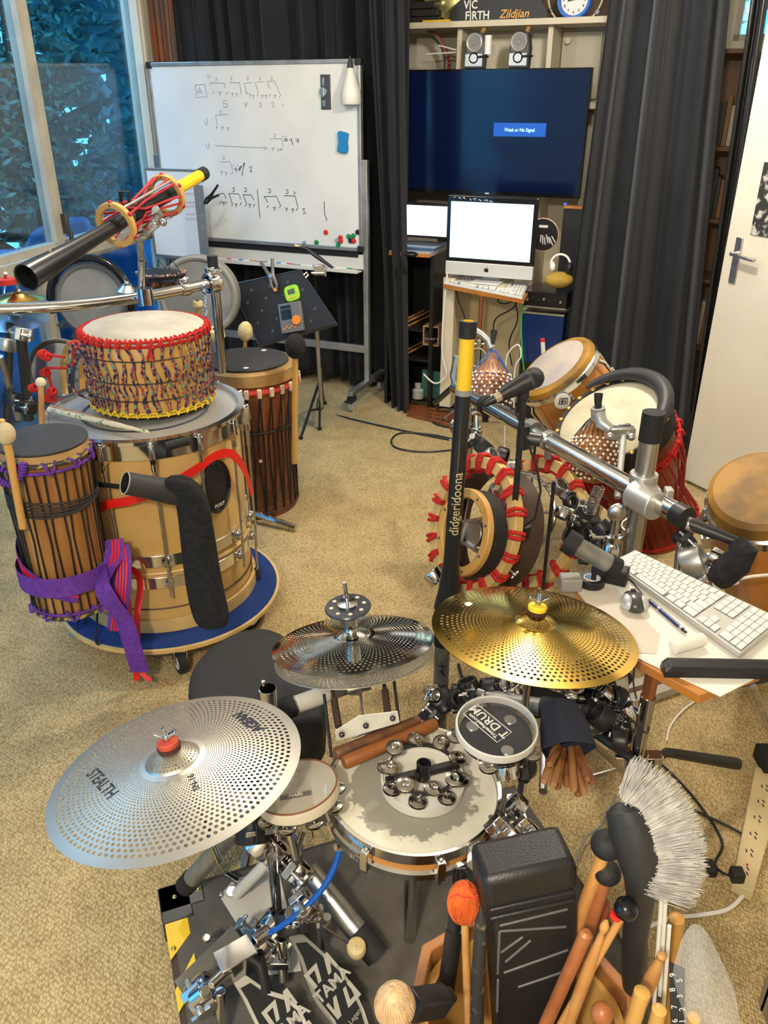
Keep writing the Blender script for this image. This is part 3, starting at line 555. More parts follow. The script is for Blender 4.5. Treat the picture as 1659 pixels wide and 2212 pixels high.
def spring_clamp(c, d, e, size, label, tip=None, group=None, m1=black, m2=steel):
    """c pivot, d direction of the jaws, e opening direction"""
    d, e = V(d).normalized(), V(e).normalized(); nrm = d.cross(e); t = thing('spring_clamp', label, 'clamp', c, group); R = Matrix((d, e, nrm)).transposed()
    for s in (1, -1):
        m = MB(); m.tube([c-d*size*.55+e*s*size*.22, c-d*size*.2+e*s*size*.12, c+e*s*size*.05, c+d*size*.35+e*s*size*.1, c+d*size*.5+e*s*size*.02], [size*.055, size*.06, size*.085, size*.06, size*.045], 8); part('jaw', m, m1, t)
    part('spring', MB().cyl(c-nrm*size*.09, c+nrm*size*.09, size*.07), m2, t); m = MB(); m.box(c+d*size*.5, (size*.1, size*.1, size*.12), R); part('pad', m, tip or m1, t); return t
spring_clamp(B(456, 425, -.14), B(436, 444, -.14)-B(478, 405, -.14), V((0, 0, 1)), .12, 'black spring clamp on top of the perforated upright', m2=black)
# ---------------------------------------------------------------- desk corner: laptop, all-in-one computer, keyboards
t = thing('laptop', 'open laptop with a white screen beside the curtain', 'laptop', B(915, 540, .30)); m = MB(); rectB(m, 868, 435, 966, 517, .32, .008); part('lid', m, black, t, smooth=False, bevel=.002)
m = MB(); rectB(m, 872, 442, 964, 512, .317, .002); part('screen', m, scr, t, smooth=False)
a0, z0 = Bs(868, 517, .32); a1 = Bs(966, 517, .32)[0]; m = MB(); boxS(m, a0, a1, z0-.02, z0-.004, .10, .22); part('base', m, [mat('blue_grey_shell', (.05, .10, .2), .3)], t, smooth=False, bevel=.002); m = MB()
for r in range(5):
    for c_ in range(13): boxS(m, a0+.015+c_*(a1-a0-.03)/13, a0+.015+(c_+.85)*(a1-a0-.03)/13, z0-.004, z0-.001, .20+r*.019, .015)
part('keys', m, black, t, smooth=False)
LZ = z0-.02
t = thing('side_desk', 'dark corner desk with a pale worn top under the laptop', 'desk', B(910, 860, .3)); m = MB(); boxS(m, a0+.04, a1+.0, LZ-.02, LZ, .03, .41); part('top', m, [mat('worn_top', (.30, .34, .42), .4, col2=(.42, .40, .36), ns=10)], t, smooth=False); part('edge', boxS(MB(), a0+.04, a1, LZ-.022, LZ-.003, .022, .01), orangew, t, smooth=False)
m = MB(); boxS(m, a0-.02, a0-.0, .0, LZ-.02, .1, .4); boxS(m, a1-.02, a1, .0, LZ-.02, .1, .4); boxS(m, a0, a1-.02, 0, LZ-.02, .5, .01); zsf = [.06, .30, .48]
for z in zsf: boxS(m, a0, a1-.02, z-.012, z, .12, .38)
part('carcass', m, [mat('black_laminate', (.012, .012, .013), .4)], t, smooth=False)
p = A(888, 549, z=LZ+.012); m = MB().ball(p, .04, (1, .75, .4)); solo('mouse', m, blackg, 'black computer mouse on the side desk in front of the laptop', 'mouse')
ORD = ['leftmost', 'second from the left', 'third from the left', 'fourth from the left', 'fifth from the left', 'sixth from the left', 'seventh from the left', 'eighth from the left', 'ninth from the left', 'rightmost']
for k in range(7): p = Sp(a0+.04+.012*k, zsf[2]+.008+.011*(k % 3), .14); solo('drumstick', MB().tube([p, p+E2*.34+E1*.03], [.007, .006], 8), stickw, 'wooden drumstick in the pile on the desk upper shelf, '+ORD[k], 'drumstick', 'drumsticks piled on the desk upper shelf')
for k in range(6): p = Sp(a0+.06+.013*k, zsf[1]+.008+.011*(k % 3), .14); solo('drumstick', MB().tube([p, p+E2*.34+E1*.04], [.006, .006], 8), stickw, 'wooden drumstick in the pile on the desk middle shelf, '+ORD[k], 'drumstick', 'drumsticks piled on the desk middle shelf')
m = MB(); q = Bs(928, 728, .1)
for (x0, x1, y0, y1) in ((-.05, .05, .052, .058), (-.05, .05, -.058, -.052), (-.05, -.044, -.058, .058), (.044, .05, -.058, .058)): boxS(m, q[0]+x0, q[0]+x1, q[1]+y0, q[1]+y1, .12, .25)
solo('cardboard_box', m, [mat('cardboard', (.40, .23, .11), .8)], 'open cardboard box tube on the dark desk shelf', 'box', smooth=False)
m = MB(); q = Bs(930, 820, .1); boxS(m, q[0]-.07, q[0]+.07, .062, .23, .14, .02); boxS(m, q[0]+.055, q[0]+.07, .062, .24, .12, .25); solo('green_crate', m, [mat('teal_plastic', (.03, .12, .10), .5)], 'dark green crate on the lowest desk shelf', 'crate', smooth=False)
m = MB(); q = Bs(912, 818, .1); F = fr(Sp(q[0]-.03, .062, .11)); m = MB(F).lathe([(.001, 0), (.035, 0), (.035, .05), (.02, .06), (.02, .09), (.001, .09)], 20); solo('white_jar', m, mat('grey_jar', (.35, .35, .33), .4), 'grey white jar on the lowest desk shelf', 'jar')
# all-in-one
o3 = .02; t = thing('desktop_computer', 'silver all-in-one computer with a pale glowing screen', 'computer', B(1060, 610, o3)); m = MB(); a0, z0, a1, z1 = rectB(m, 968, 421, 1149, 606, o3, .025); part('casing', m, blackg, t, smooth=False, bevel=.004)
kz = (z1-z0); part('chin', boxS(MB(), a0-.001, a1+.001, z0, z0+kz*.175, o3-.003, .03), mat('silver_alu', (.66, .66, .65), .35, .3), t, smooth=False, bevel=.003)
part('screen', boxS(MB(), a0+.02, a1-.02, z0+kz*.225, z1-.03, o3-.004, .003), scrg, t, smooth=False)
CX = (a0+a1)/2; Fa = fr(Sp(CX-.01, z0+kz*.088, o3-.003), -E2, E1); m = MB(Fa); pts = []
for i in range(28):
    a = 2*PI*i/28; r = .0125*(1-.10*math.cos(2*a+PI)) * (1-.14*max(0, math.cos(a-PI/2))**6-.08*max(0, math.cos(a+PI/2))**6); x, y = r*math.cos(a), r*math.sin(a)*1.02
    dx, dy = x-.0150, y-.001
    if math.hypot(dx, dy) < .0062: k_ = .0062/max(1e-5, math.hypot(dx, dy)); x, y = .0150+dx*k_, .001+dy*k_
    pts.append((x, y))
m.prism(pts, 0, .001); m.prism([(0, .013), (.004, .0135), (.006, .019), (.002, .018)], 0, .001); part('emblem', m, black, t, smooth=False)
m = MB(); L_ = [[(980, 425), (984, 423)], [(990, 424), (996, 427)], [(1000, 426), (1003, 424), (1004, 428)], [(1015, 427), (1018, 431)], [(1022, 428), (1028, 427), (1026, 431)], [(1034, 429), (1040, 432)], [(1046, 431), (1052, 430), (1054, 433)], [(1058, 432), (1064, 434)]]
for l in L_: m.tube([Sp(*Bs(u, v+2, o3-.003), o3-.003) for u, v in l], .0018, 5)
part('handwritten_marks', m, white, t); m = MB(); boxS(m, CX-.08, CX+.08, z0-.03, z0-.022, o3-.06, .2); boxS(m, CX-.05, CX+.05, z0-.03, z0+.1, o3+.06, .01); part('stand', m, MC['silver_alu'], t, smooth=False, bevel=.003)
IZ = z0-.03
def slab(mb, P4, z, th, zt=None):
    c = [A(u, v, z=z) for u, v in P4]; mb.prism([(p.x, p.y) for p in c], z-th, z); return c
def keyboard(c, h, m_body, label, group=None, rows=6, name='keyboard', gap=.88, kh=.004, par=None):
    """c: four top corners back-left, back-right, front-right, front-left"""
    P = lambda a, b: (c[0]*(1-a)+c[1]*a)*(1-b)+(c[3]*(1-a)+c[2]*a)*b
    t = thing(name, label, 'keyboard', (c[0]+c[2])/2, group); mb = MB(); up = V((0, 0, 1)); mb.add([p-up*h for p in c]+list(c), [(0, 1, 2, 3), (7, 6, 5, 4), (0, 4, 5, 1), (1, 5, 6, 2), (2, 6, 7, 3), (3, 7, 4, 0)]); part('body', mb, m_body, t, smooth=False, bevel=.001)
    secs = [(0.01, .665, [13, 14, 14, 13, 12, 0]), (.685, .815, [3, 3, 3, 0, 0, 3]), (.835, .99, [4, 4, 4, 4, 4, 3])]
    mb = MB()
    def key(a0, a1, b0, b1):
        k = (1-gap)/2 if gap < .95 else .0; q = [P(a0+(a1-a0)*x, b0+(b1-b0)*y) for x, y in ((k, k), (1-k, k), (1-k, 1-k), (k, 1-k))]
        mb.add([p+up*.0005 for p in q]+[p+up*kh for p in q], [(0, 3, 2, 1), (4, 5, 6, 7), (0, 1, 5, 4), (1, 2, 6, 5), (2, 3, 7, 6), (3, 0, 4, 7)])
    for r in range(rows):
        b0, b1 = .04+.92*r/rows, .04+.92*(r+1)/rows
        for x0, x1, n in secs:
            n = n[r]; w_ = x1-x0
            if n == 0:
                if x0 < .1:
                    for a, b in ((0, .09), (.09, .17), (.17, .26), (.26, .66), (.66, .76), (.76, .86), (.86, 1)): key(x0+w_*a, x0+w_*b, b0, b1)
                elif r == 4: key(x0+w_/3, x0+w_*2/3, b0, b1)
                continue
            wd = [1]*n
            if x0 < .1 and r > 0: wd[0] = (1, 1, 1.5, 1.8, 2.3)[r] ; wd[-1] = (1, 1.6, 1.2, 1.9, 2.4)[r]
            if n == 3 and x0 > .8: wd = [2, 1, 1]
            s = sum(wd); x = 0
            for q in wd: key(x0+w_*x/s, x0+w_*(x+q)/s, b0, b1); x += q
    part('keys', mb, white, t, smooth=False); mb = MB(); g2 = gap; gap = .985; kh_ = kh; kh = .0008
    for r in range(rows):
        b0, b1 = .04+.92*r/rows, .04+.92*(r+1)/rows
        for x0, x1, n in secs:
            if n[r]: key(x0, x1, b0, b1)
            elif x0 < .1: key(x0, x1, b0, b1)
    part('gap_shade_strips', mb, mat('gap_shade', (.16, .155, .145), .6), t, smooth=False); return t  # dark strips under the keys paint the shade in the gaps
zk = IZ-.01
c = [A(u, v, z=zk) for u, v in ((978, 588), (1142, 613), (1128, 642), (960, 609))]
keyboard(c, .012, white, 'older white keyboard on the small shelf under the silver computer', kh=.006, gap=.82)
m = MB(); slab(m, ((965, 592), (1150, 618), (1132, 648), (957, 614)), zk-.013, .02); solo('keyboard_shelf', m, orangew, 'orange wooden shelf board under the older white keyboard', 'shelf', smooth=False)
m = MB(); q = Sp(CX, 0, .04); 
boxS(m, CX-.11, CX+.11, zk-.012, IZ-.0015, -.04, .22); solo('monitor_riser', m, cream, 'cream block carrying the silver computer behind the white keyboard', 'riser', smooth=False)
pc = A(1040, 640, z=zk-.035); t = thing('shelf_stand', 'chrome and copper tube stand holding the keyboard shelf', 'stand', (pc.x, pc.y, 0)); part('tube', MB().cyl((pc.x, pc.y, .35), (pc.x, pc.y, zk-.033), .012), copper, t); part('lower_tube', MB().cyl((pc.x, pc.y, .02), (pc.x, pc.y, .5), .016), chrome, t)
m = MB(); m.cyl((pc.x, pc.y, .48), (pc.x, pc.y, .53), .022); m.cyl((pc.x-.06, pc.y-.01, .505), (pc.x+.03, pc.y-.01, .505), .008); m.box((pc.x-.055, pc.y-.01, .505), (.01, .03, .03)); part('clamp', m, steel, t, bevel=.002)
m = MB()
for k in range(3): a = 2*PI*k/3+.5; m.tube([(pc.x, pc.y, .22), (pc.x+.22*math.cos(a), pc.y+.22*math.sin(a), .01)], .009)
part('legs', m, chrome, t)
m = MB(); rectB(m, 972, 622, 1128, 872, .34, .02); cb_ = thing('low_cabinet', 'cream cabinet under the silver computer beside the dark desk', 'cabinet', B(1050, 872, .34)); part('door_panel', m, mat('yellow_cream_panel', (.62, .52, .32), .5), cb_, smooth=False, bevel=.002)
m = MB(); rectB(m, 958, 600, 972, 880, .02, .33); part('side_board', m, cream, cb_, smooth=False)
# disc on the wall, amplifier tower
t = thing('logo_disc', 'small round drumhead with white and red graphics behind the computer', 'drumhead', B(1173, 505, .3)); F = fr(B(1173, 507, .35), -E2, E1); part('disc', MB(F).puck(.085, 0, .006), black, t); part('rim', MB(F).tor(.085, .005), mat('rim_tan', (.6, .42, .28), .4), t); m = MB(F)
for k in range(7): m.box((-.01+.012*k, -.02-.006*(k % 3), .0065), (.006, .04+.008*(k % 2), .001), Matrix.Rotation(.1*k, 3, 'Z'))
m.box((.0, .045, .0065), (.05, .014, .001)); part('graphic', m, white, t, smooth=False)
t = thing('amplifier', 'black rack amplifier with a row of knobs and silver trim', 'amplifier', B(1172, 668, -.02)); m = MB(); a0, z0, a1, z1 = rectB(m, 1129, 628, 1222, 672, -.05, .25); part('case', m, blackg, t, smooth=False, bevel=.004); part('trim', boxS(MB(), a0, a1, z0+.004, z0+.012, -.053, .01), steel, t)
for k in range(7): c0 = Sp(a0+.03+k*(a1-a0-.06)/6, z0+(z1-z0)*(.62 if k % 2 else .52), -.05); part('knob', MB().cyl(c0, c0-E2*.014, .008, .006), steel if k % 3 == 0 else black, t)
t = thing('blue_case', 'dark blue glossy case under the black amplifier', 'case', B(1165, 790, .0)); m = MB(); a0b, z0b, a1b, z1b = rectB(m, 1128, 674, 1208, 792, -.03, .24); part('shell', m, [mat('blue_gloss', (.004, .02, .10), .15)], t, smooth=False, bevel=.008); part('stripe', boxS(MB(), a0b-.004, a1b, z1b-.004, z1b+.006, -.035, .02), steel, t)
m = MB(); boxS(m, a0b-.0, a1b+.05, .0, z0b-.001, -.0, .2); solo('dark_stand_box', m, black, 'black box on the carpet carrying the blue case', 'box', smooth=False)
t = thing('headphones', 'headphones with a white band lying on the amplifier tower', 'headphones', B(1212, 590, .05)); c0 = B(1210, 575, .0); m = MB(); m.tube([c0+E1*(.05*math.cos(a))+V((0, 0, .05*math.sin(a)+.01)) for a in [PI*k/12 for k in range(13)]], .006); part('band', m, white, t)
part('ear_cup', MB().ball(c0+E1*.045-V((0, 0, .005)), .03, (.6, 1, 1)), black, t); part('ear_cup', MB().ball(c0-E1*.04-V((0, 0, .005)), .026, (.6, 1, 1)), white, t)
m = MB().ball(c0-V((0, 0, .07)), .07, (1.1, .8, .6)); solo('mustard_pouch', m, mat('mustard_cloth', (.34, .22, .03), .8, bump=1, bs=30), 'mustard cloth pouch under the headphones on the amplifier', 'pouch')
m = MB(); rectB(m, 1218, 445, 1262, 620, .32, .05); solo('black_speaker_box', m, black, 'tall black box with white mark behind the right curtain edge', 'speaker', smooth=False); m = MB(); rectB(m, 1218, 444, 1262, 452, .315, .05); solo('wooden_strip', m, orangew, 'orange wooden strip on top of the tall black box', 'strip', smooth=False)
def cable(name, label, pts, r=.004, m_=None, n=10, cat='cable', group=None):
    P = [V(p) for p in pts]; Q = []
    for i in range(len(P)-1):
        p0, p1, p2, p3 = P[max(0, i-1)], P[i], P[i+1], P[min(len(P)-1, i+2)]
        for k in range(n):
            s = k/n; Q.append(.5*((2*p1)+(p2-p0)*s+(2*p0-5*p1+4*p2-p3)*s*s+(3*p1-p0-3*p2+p3)*s**3))
    Q.append(P[-1]); return solo(name, MB().tube(Q, r, 7), m_ or black, label, cat, group)
def pxs(L, z=.006): return [A(u, v, z=z) for u, v in L]
cable('cable', 'black cable hanging in loops under the white keyboard', [B(u, v, .0) for u, v in ((985, 628), (990, 650), (1002, 680), (1004, 705))])
cable('cable', 'black cable looping beside the copper tube under the keyboard', [B(u, v, -.02) for u, v in ((1085, 640), (1075, 650), (1090, 656), (1115, 650), (1105, 668), (1070, 690), (1066, 730))])
cable('cable', 'black cable hanging against the cream panel right side', [B(u, v, -.02) for u, v in ((1112, 650), (1118, 690), (1100, 740), (1106, 790))])
cable('cable', 'green cable running down beside the blue case', [B(u, v, -.08) for u, v in ((1130, 648), (1126, 700), (1128, 760), (1132, 800))], .004, mat('green_cable', (.03, .45, .06), .4))
cable('cable', 'white cable hanging down the narrow cream upright board', [B(u, v, -.0) for u, v in ((966, 590), (958, 680), (955, 760), (964, 810), (940, 828), (915, 808))], .005, white)
# bookcase and books through the gap by the door
t = thing('bookcase', 'brown bookcase seen between the curtain and the door', 'bookcase', Sp(sa+.3, 0, .8)); m = MB(); 
for x in (sa-.25, sa+.75): boxS(m, x-.01, x+.01, 0, 1.95, .62, .3)
zr = [.05, .42, .80, 1.12, 1.48, 1.93]
for z in zr: boxS(m, sa-.24, sa+.74, z-.02, z, .62, .3)
boxS(m, sa-.24, sa+.74, 0, 1.93, .91, .01); part('frame', m, mat('bookcase_brown', (.16, .08, .04), .5), t, smooth=False)
rb = random.Random(9); bc = [mat('book_%d' % k, c, .6) for k, c in enumerate(((.30, .04, .03), (.04, .08, .14), (.40, .30, .18), (.05, .05, .05), (.45, .42, .36), (.25, .12, .05)))]
bn = ['red', 'navy', 'tan', 'black', 'cream', 'brown']
for zi, zn in ((1, 'second'), (3, 'fourth'), (4, 'fifth')):
    x = sa-.12
    for k in range(9):
        w_ = rb.uniform(.02, .045); h = rb.uniform(.18, .26); q = rb.randrange(6); solo('book', boxS(MB(), x, x+w_-.002, zr[zi]+.001, zr[zi]+h, .66, .17), bc[q], '%s spined book, %s on the %s shelf of the brown bookcase' % (bn[q], ORD[k], zn), 'book', 'books in the brown bookcase', smooth=False, bevel=.002); x += w_
# ================================================================ LEFT GROUP OF DRUMS
def circ(R, z, n, a0=0): return [(R*math.cos(a0+2*PI*i/n), R*math.sin(a0+2*PI*i/n), z) for i in range(n)]
# --- wheeled board
t = thing('wheeled_board', 'round blue topped plywood board on castors under the marching bass drum', 'dolly', (-.77, 2.50, 0)); F = fr((-.77, 2.50, 0))
part('plywood', MB(F).lathe([(.001, .108), (.385, .108), (.388, .124), (.001, .124)], 64), [maple], t)
part('carpet_top', MB(F).lathe([(.001, .1245), (.378, .1245), (.375, .129), (.001, .129)], 64), mat('blue_carpet', (.004, .030, .16), .9, bump=.8, bs=120), t)
for k, a in enumerate((-74, -15, 95, 185)):
    c = F @ V(((.345 if k == 0 else .30)*math.cos(math.radians(a)), (.345 if k == 0 else .30)*math.sin(math.radians(a)), .045)); d = V((math.cos(.9), math.sin(.9), 0)) if k else V((.55, -.83, 0)); ax = d.cross(V((0, 0, 1)))
    w_ = part('castor', MB().cyl(c-ax*.014, c+ax*.014, .043, n=28), rubber, t); m = MB(); m.cyl(c-ax*.0155, c+ax*.0155, .027, n=24); part('hub', m, mat('hub_grey', (.55, .55, .52), .4), w_, 'grey wheel hub')
    m = MB(); 
    for s in (-1, 1): m.bar(c+ax*s*.02, c+ax*s*.02+V((0, 0, .055)), .03, .004, d)
    m.box(c+V((0, 0, .058)), (.06, .06, .006)); part('fork', m, chrome, w_, bevel=.001)
# --- marching bass drum
BX, BY, BR, BZ0, BZ1 = -.78, 2.515, .298, .13, .80
t = thing('bass_drum', 'big pale wood marching bass drum standing upright on the blue board', 'drum', (BX, BY, BZ0)); F = fr((BX, BY, 0))
part('shell', MB(F).lathe([(BR, BZ0+.01), (BR, BZ1-.01)], 72), shellw, t)
part('head', MB(F).lathe([(.001, BZ1-.004), (BR, BZ1-.004), (BR+.003, BZ1-.012)], 72), mat('silver_head', (.55, .56, .57), .26, .5, (.46, .47, .48), 3), t)
m = MB(F)
for r in (.195, .202): m.tor(r, .0014, BZ1-.003, 72, 5)
part('head_ring_print', m, ink, t)
part('hoop', MB(F).lathe([(BR+.004, BZ1-.055), (BR+.010, BZ1-.055), (BR+.010, BZ1-.010), (BR+.022, BZ1-.004), (BR+.022, BZ1+.008), (BR+.002, BZ1+.010), (BR+.0, BZ1-.002)], 72, closed=True), chrome, t, 'chrome upper hoop')
part('lower_hoop', MB(F).hoop(BR+.003, BR+.014, BZ0, BZ0+.045, 72), maple, t); part('lower_seam', MB(F).tor(BR+.002, .0025, BZ0+.085, 72, 6), darkw, t)
ZM = .345
for z in (ZM+.028, ZM-.052): part('lug_band', MB(F).hoop(BR, BR+.006, z, z+.042, 72), mat('mirror_band', (.75, .70, .60), .12, .95), t, bevel=.001)
part('band_gap', MB(F).tor(BR+.003, .006, ZM+.005, 72, 6), maple, t)
NR = 14
for k in range(NR):
    a = 2*PI*k/NR-1.72; c, s = math.cos(a), math.sin(a); P = lambda r, z: F @ V((r*c, r*s, z)); d = V((c, s, 0))
    m = MB(); m.cyl(P(BR+.026, ZM+.03), P(BR+.026, BZ1-.06), .0042, n=10); m.cyl(P(BR+.026, BZ1-.14), P(BR+.026, BZ1-.03), .0062, n=10); m.cyl(P(BR+.026, ZM-.075), P(BR+.026, ZM+.03), .0052, n=10)
    rd = part('tension_rod', m, steel, t)
    m = MB(); m.bar(P(BR+.020, BZ1-.062), P(BR+.020, BZ1-.002), .034, .018, d); m.tube([P(BR+.008, BZ1-.008), P(BR+.03, BZ1+.004), P(BR+.035, BZ1-.045)], .0085, 6); m.cyl(P(BR+.028, BZ1-.085), P(BR+.028, BZ1-.045), .009, n=10); part('claw', m, chrome, rd, bevel=.003)
    m = MB(); m.ball(P(BR+.012, ZM+.05), .017, (1, 1, 1.3), 12, 8); m.ball(P(BR+.012, ZM-.03), .014, (1, 1, 1.2), 12, 8); part('lug', m, chrome, rd)
    if k % 2 == 0:
        m = MB(); m.cyl(P(BR+.022, BZ0+.03), P(BR+.022, ZM-.07), .0038, n=8); lr = part('lower_rod', m, steel, t); m = MB(); m.bar(P(BR+.018, BZ0), P(BR+.018, BZ0+.045), .026, .012, d); m.ball(P(BR+.02, BZ0+.045), .011, n=10, k=6); part('claw', m, dsteel, lr, bevel=.003)
ap = -.62; P = lambda r, z: F @ V((r*math.cos(ap), r*math.sin(ap), z)); pn = V((math.cos(ap), math.sin(ap), 0))
Fh = fr(P(BR+.001, .60), pn, V((0, 0, 1)).cross(pn)); m = MB(Fh).lathe([(.055, 0), (.068, .0), (.068, .006), (.060, .010), (.054, .004)], 32, Matrix.Diagonal((.9, 1.35, 1, 1)), True); po = part('port_ring', m, blackg, t)
part('port_hole', MB(Fh).lathe([(.001, .0015), (.055, .002)], 32, Matrix.Diagonal((.9, 1.35, 1, 1))), black, po); m = MB().text('PORT', .017, lambda x, y, h: Fh @ V((x, y-.062, .010+h)), bold=.02); part('lettering', m, white, po, smooth=False)
m = MB(F)
a1 = -1.05; m2 = MB(); m2.cyl(F @ V(((BR+.045)*math.cos(a1-.10), (BR+.045)*math.sin(a1-.1), BZ1-.005)), F @ V(((BR+.045)*math.cos(a1+.10), (BR+.045)*math.sin(a1+.1), BZ1+.0)), .014); part('grip', m2, rubber, t, 'black rubber sleeve on the rim')
# --- rope drum on top
RX, RY = -.765, 2.575; z0, z1 = BZ1+.0115, 1.068
t = thing('rope_drum', 'pale drum laced in multicolour rope standing on the bass drum head', 'drum', (RX, RY, z0)); F = fr((RX, RY, 0))
part('shell', MB(F).lathe([(.175, z0+.004), (.186, z0+.004), (.192, z0+.12), (.190, z1-.02), (.180, z1-.005), (.15, z1-.006)], 64), blonde, t)
part('skin', MB(F).lathe([(.001, z1), (.10, z1), (.178, z1-.003), (.192, z1-.012), (.193, z1-.03)], 64), mat('pale_skin', (.54, .50, .41), .6, col2=(.36, .33, .27), ns=7, nd=4, bump=.15, bs=40), t)
def ring_loops(F, R, z, N, r, m_, h=.02, out=.01):
    m = MB(F); m.tor(R+out*.4, r*1.1, z-h*.5, 64, 6); m.tor(R+out*.6, r, z+h*.2, 64, 6)
    for k in range(N):
        a = 2*PI*k/N; P = lambda da, rr, zz: (rr*math.cos(a+da), rr*math.sin(a+da), zz)
        m.tube([P(-.25*2*PI/N, R-out*.3, z+h*.5), P(-.1*2*PI/N, R+out*1.4, z+h*.3), P(0, R+out*1.5, z-h*.6), P(.15*2*PI/N, R+out*1.3, z-h*.3), P(.3*2*PI/N, R+out*.2, z+h*.55)], r, 5)
    return m
part('upper_red_ring', ring_loops(F, .190, z1-.018, 40, .0042, redrope, .022), redrope, t, 'red knotted rope ring')
part('lower_yellow_ring', ring_loops(F, .186, z0+.014, 40, .0036, yellow, .014), mat('yellow_rope', (.70, .50, .03), .7), t, 'yellow rope ring')
m = MB(F); N = 40
for k in range(N):
    a = 2*PI*k/N
    for s in (0, 1):
        pts = []
        for j in range(9):
            f = j/8; tw = .16*f*s+.03*math.sin(f*14+k)+(0 if s else .02); r = .199+.004*math.sin(f*25+s*3+k)
            pts.append((r*math.cos(a+tw), r*math.sin(a+tw), z1-.03+(z0+.02-z1+.03)*f))
        m.tube(pts, .0036, 5)
part('rope_lacing', m, mrope, t); m = MB(F)
for z in (z1-.07, z1-.14, z1-.195): m.tor(.204, .0016, z, 64, 5)
part('thin_cord', m, black, t); m = MB(); q = F @ V((.205*math.cos(-1.25), .205*math.sin(-1.25), z1-.035)); m.tube([q+V((.012, 0, .01)), q, q+V((-.012, -.004, -.03))], .004); m.tube([q, q+V((.006, -.004, -.034))], .004); part('red_knot', m, redrope, t)
m = MB(); q = lambda u, v: A(u, v, Y=2.50)
m.tube([q(168, 742), q(150, 750), q(150, 800), q(162, 792), q(165, 745), q(155, 742), q(148, 830), q(165, 850), q(192, 862)], .0045, 6); part('rope_tail', m, mrope, t)
# drumsticks with flower print on the bass drum
def stick(p, q, r, label, m_=stickw, group=None, tip=True, name='drumstick', bands=0, cat='drumstick'):
    p, q = V(p), V(q); d = (q-p); L = d.length; d.normalize(); m = MB()
    rr = [(0, .3), (.01, .9), (.03, 1), (.7, 1), (.9, .55), (.93, .42), (.945, .6), (.975, .7), (1, .3)] if tip else [(0, .5), (.012, 1), (.985, .95), (1, .5)]
    m.tube([p+d*L*a for a, _ in rr], [r*b for _, b in rr], 12); return solo(name, m, m_, label, cat, group)
zh = BZ1+.018; t1 = A(103, 884, z=zh); t2 = A(322, 934, z=zh)
flower = mat('flower_print', (.68, .58, .42), .5, col2=(.10, .28, .10), ns=60, nd=1, sharp=(.60, .64))
stick(t1, t2, .009, 'flower printed drumstick lying on the bass drum rim', flower); stick(t1+V((-.0, .02, .0)), t2+V((-.05, .03, 0)), .009, 'plain pale drumstick lying behind the flower printed one', stickw)
def mallet(head, butt, rh, sc, mh, ms, rs, label, group=None, cat='mallet', n=24):
    """sc: (radius factor, half length factor); shaft from head to butt"""
    head, butt = V(head), V(butt); d = (butt-head).normalized(); t = thing('mallet', label, cat, butt, group)
    Fm = fr(head, -d); part('head', MB(Fm).ball((0, 0, 0), rh, (sc[0], sc[0], sc[1]), n, 16), mh, t); part('shaft', MB().cyl(head+d*rh*sc[1]*.7, butt, rs, rs*1.05, 12), ms, t); return t
mallet(A(88, 826, Y=2.30), A(92, 960, Y=2.31), .0155, (1, .95), mat('ivory_head', (.62, .54, .36), .5), stickw, .0085, 'cream headed mallet standing behind the small dark topped drum')
mallet(A(12, 937, Y=1.93), A(50, 1140, Y=1.95), .0245, (1, 1.25), mat('aged_felt', (.50, .40, .25), .9, bump=.6), blonde, .0105, 'large cream headed mallet with wooden handle at the far left edge')
stick(A(2, 905, Y=2.0), A(48, 1130, Y=2.0), .010, 'plain wooden beater handle behind the cream headed mallet', blonde, tip=False, name='beater')
# --- small drum strapped to the bass drum
SX, SY, sz0, sz1 = -.944, 2.085, .345, .862; t = thing('small_drum', 'small striped rope drum with purple rings strapped beside the bass drum', 'drum', (SX, SY, sz0)); F = fr((SX, SY, 0), (.0, -.0, 1)); F = F @ Matrix.Rotation(.0, 4, 'X')
part('shell', MB(F).lathe([(.110, sz0), (.112, sz1-.02)], 48), drumw, t); part('skin', MB(F).lathe([(.001, sz1-.002), (.118, sz1-.003), (.122, sz1-.03)], 48), mat('tan_skin', (.42, .26, .10), .5, col2=(.30, .17, .06), ns=8), t)
part('rubber_pad', MB(F).puck(.121, sz1-.001, sz1+.005, 48), pad, t, 'dark grey practice pad')
tap = mat('black_gold_ring', (.03, .028, .025), .7, col2=(.30, .24, .08), ns=60, sharp=(.5, .56))
part('upper_ring', ring_loops(F, .117, sz1-.035, 11, .0042, purple, .03, .011), purple, t, 'purple rope loops'); part('upper_hoop', MB(F).tor(.122, .0065, sz1-.028, 48, 8), tap, t)
part('lower_ring', ring_loops(F, .113, sz0+.012, 10, .0042, purple, .024, .010), purple, t, 'purple rope loops'); part('lower_hoop', MB(F).tor(.116, .006, sz0+.0, 48, 8), tap, t)
m = MB(F)
for k in range(30):
    a = 2*PI*k/30; b_ = a+(.05 if k % 2 else -.05); m.tube([(.124*math.cos(a), .124*math.sin(a), sz1-.05), (.1165*math.cos(b_), .1165*math.sin(b_), (sz0+sz1)/2), (.119*math.cos(a), .119*math.sin(a), sz0+.02)], .0027, 5)
part('tension_cords', m, black, t); m = MB(F)
for k in range(5): m.tube([(.1215*math.cos(a), .1215*math.sin(a), sz1-.145-.006*k+.012*math.cos(a+.5*k+2.5)) for a in [2*PI*i/40 for i in range(40)]], .0032, 5, True)
part('binding_cord', m, mat('black_cord', (.02, .02, .02), .7), t); m = MB(); pts = [A(u, v, Y=1.95) for u, v in ((0, 1040), (20, 1047), (38, 1038), (48, 1018), (50, 1000))]; m.tube(pts, .0075, 8)
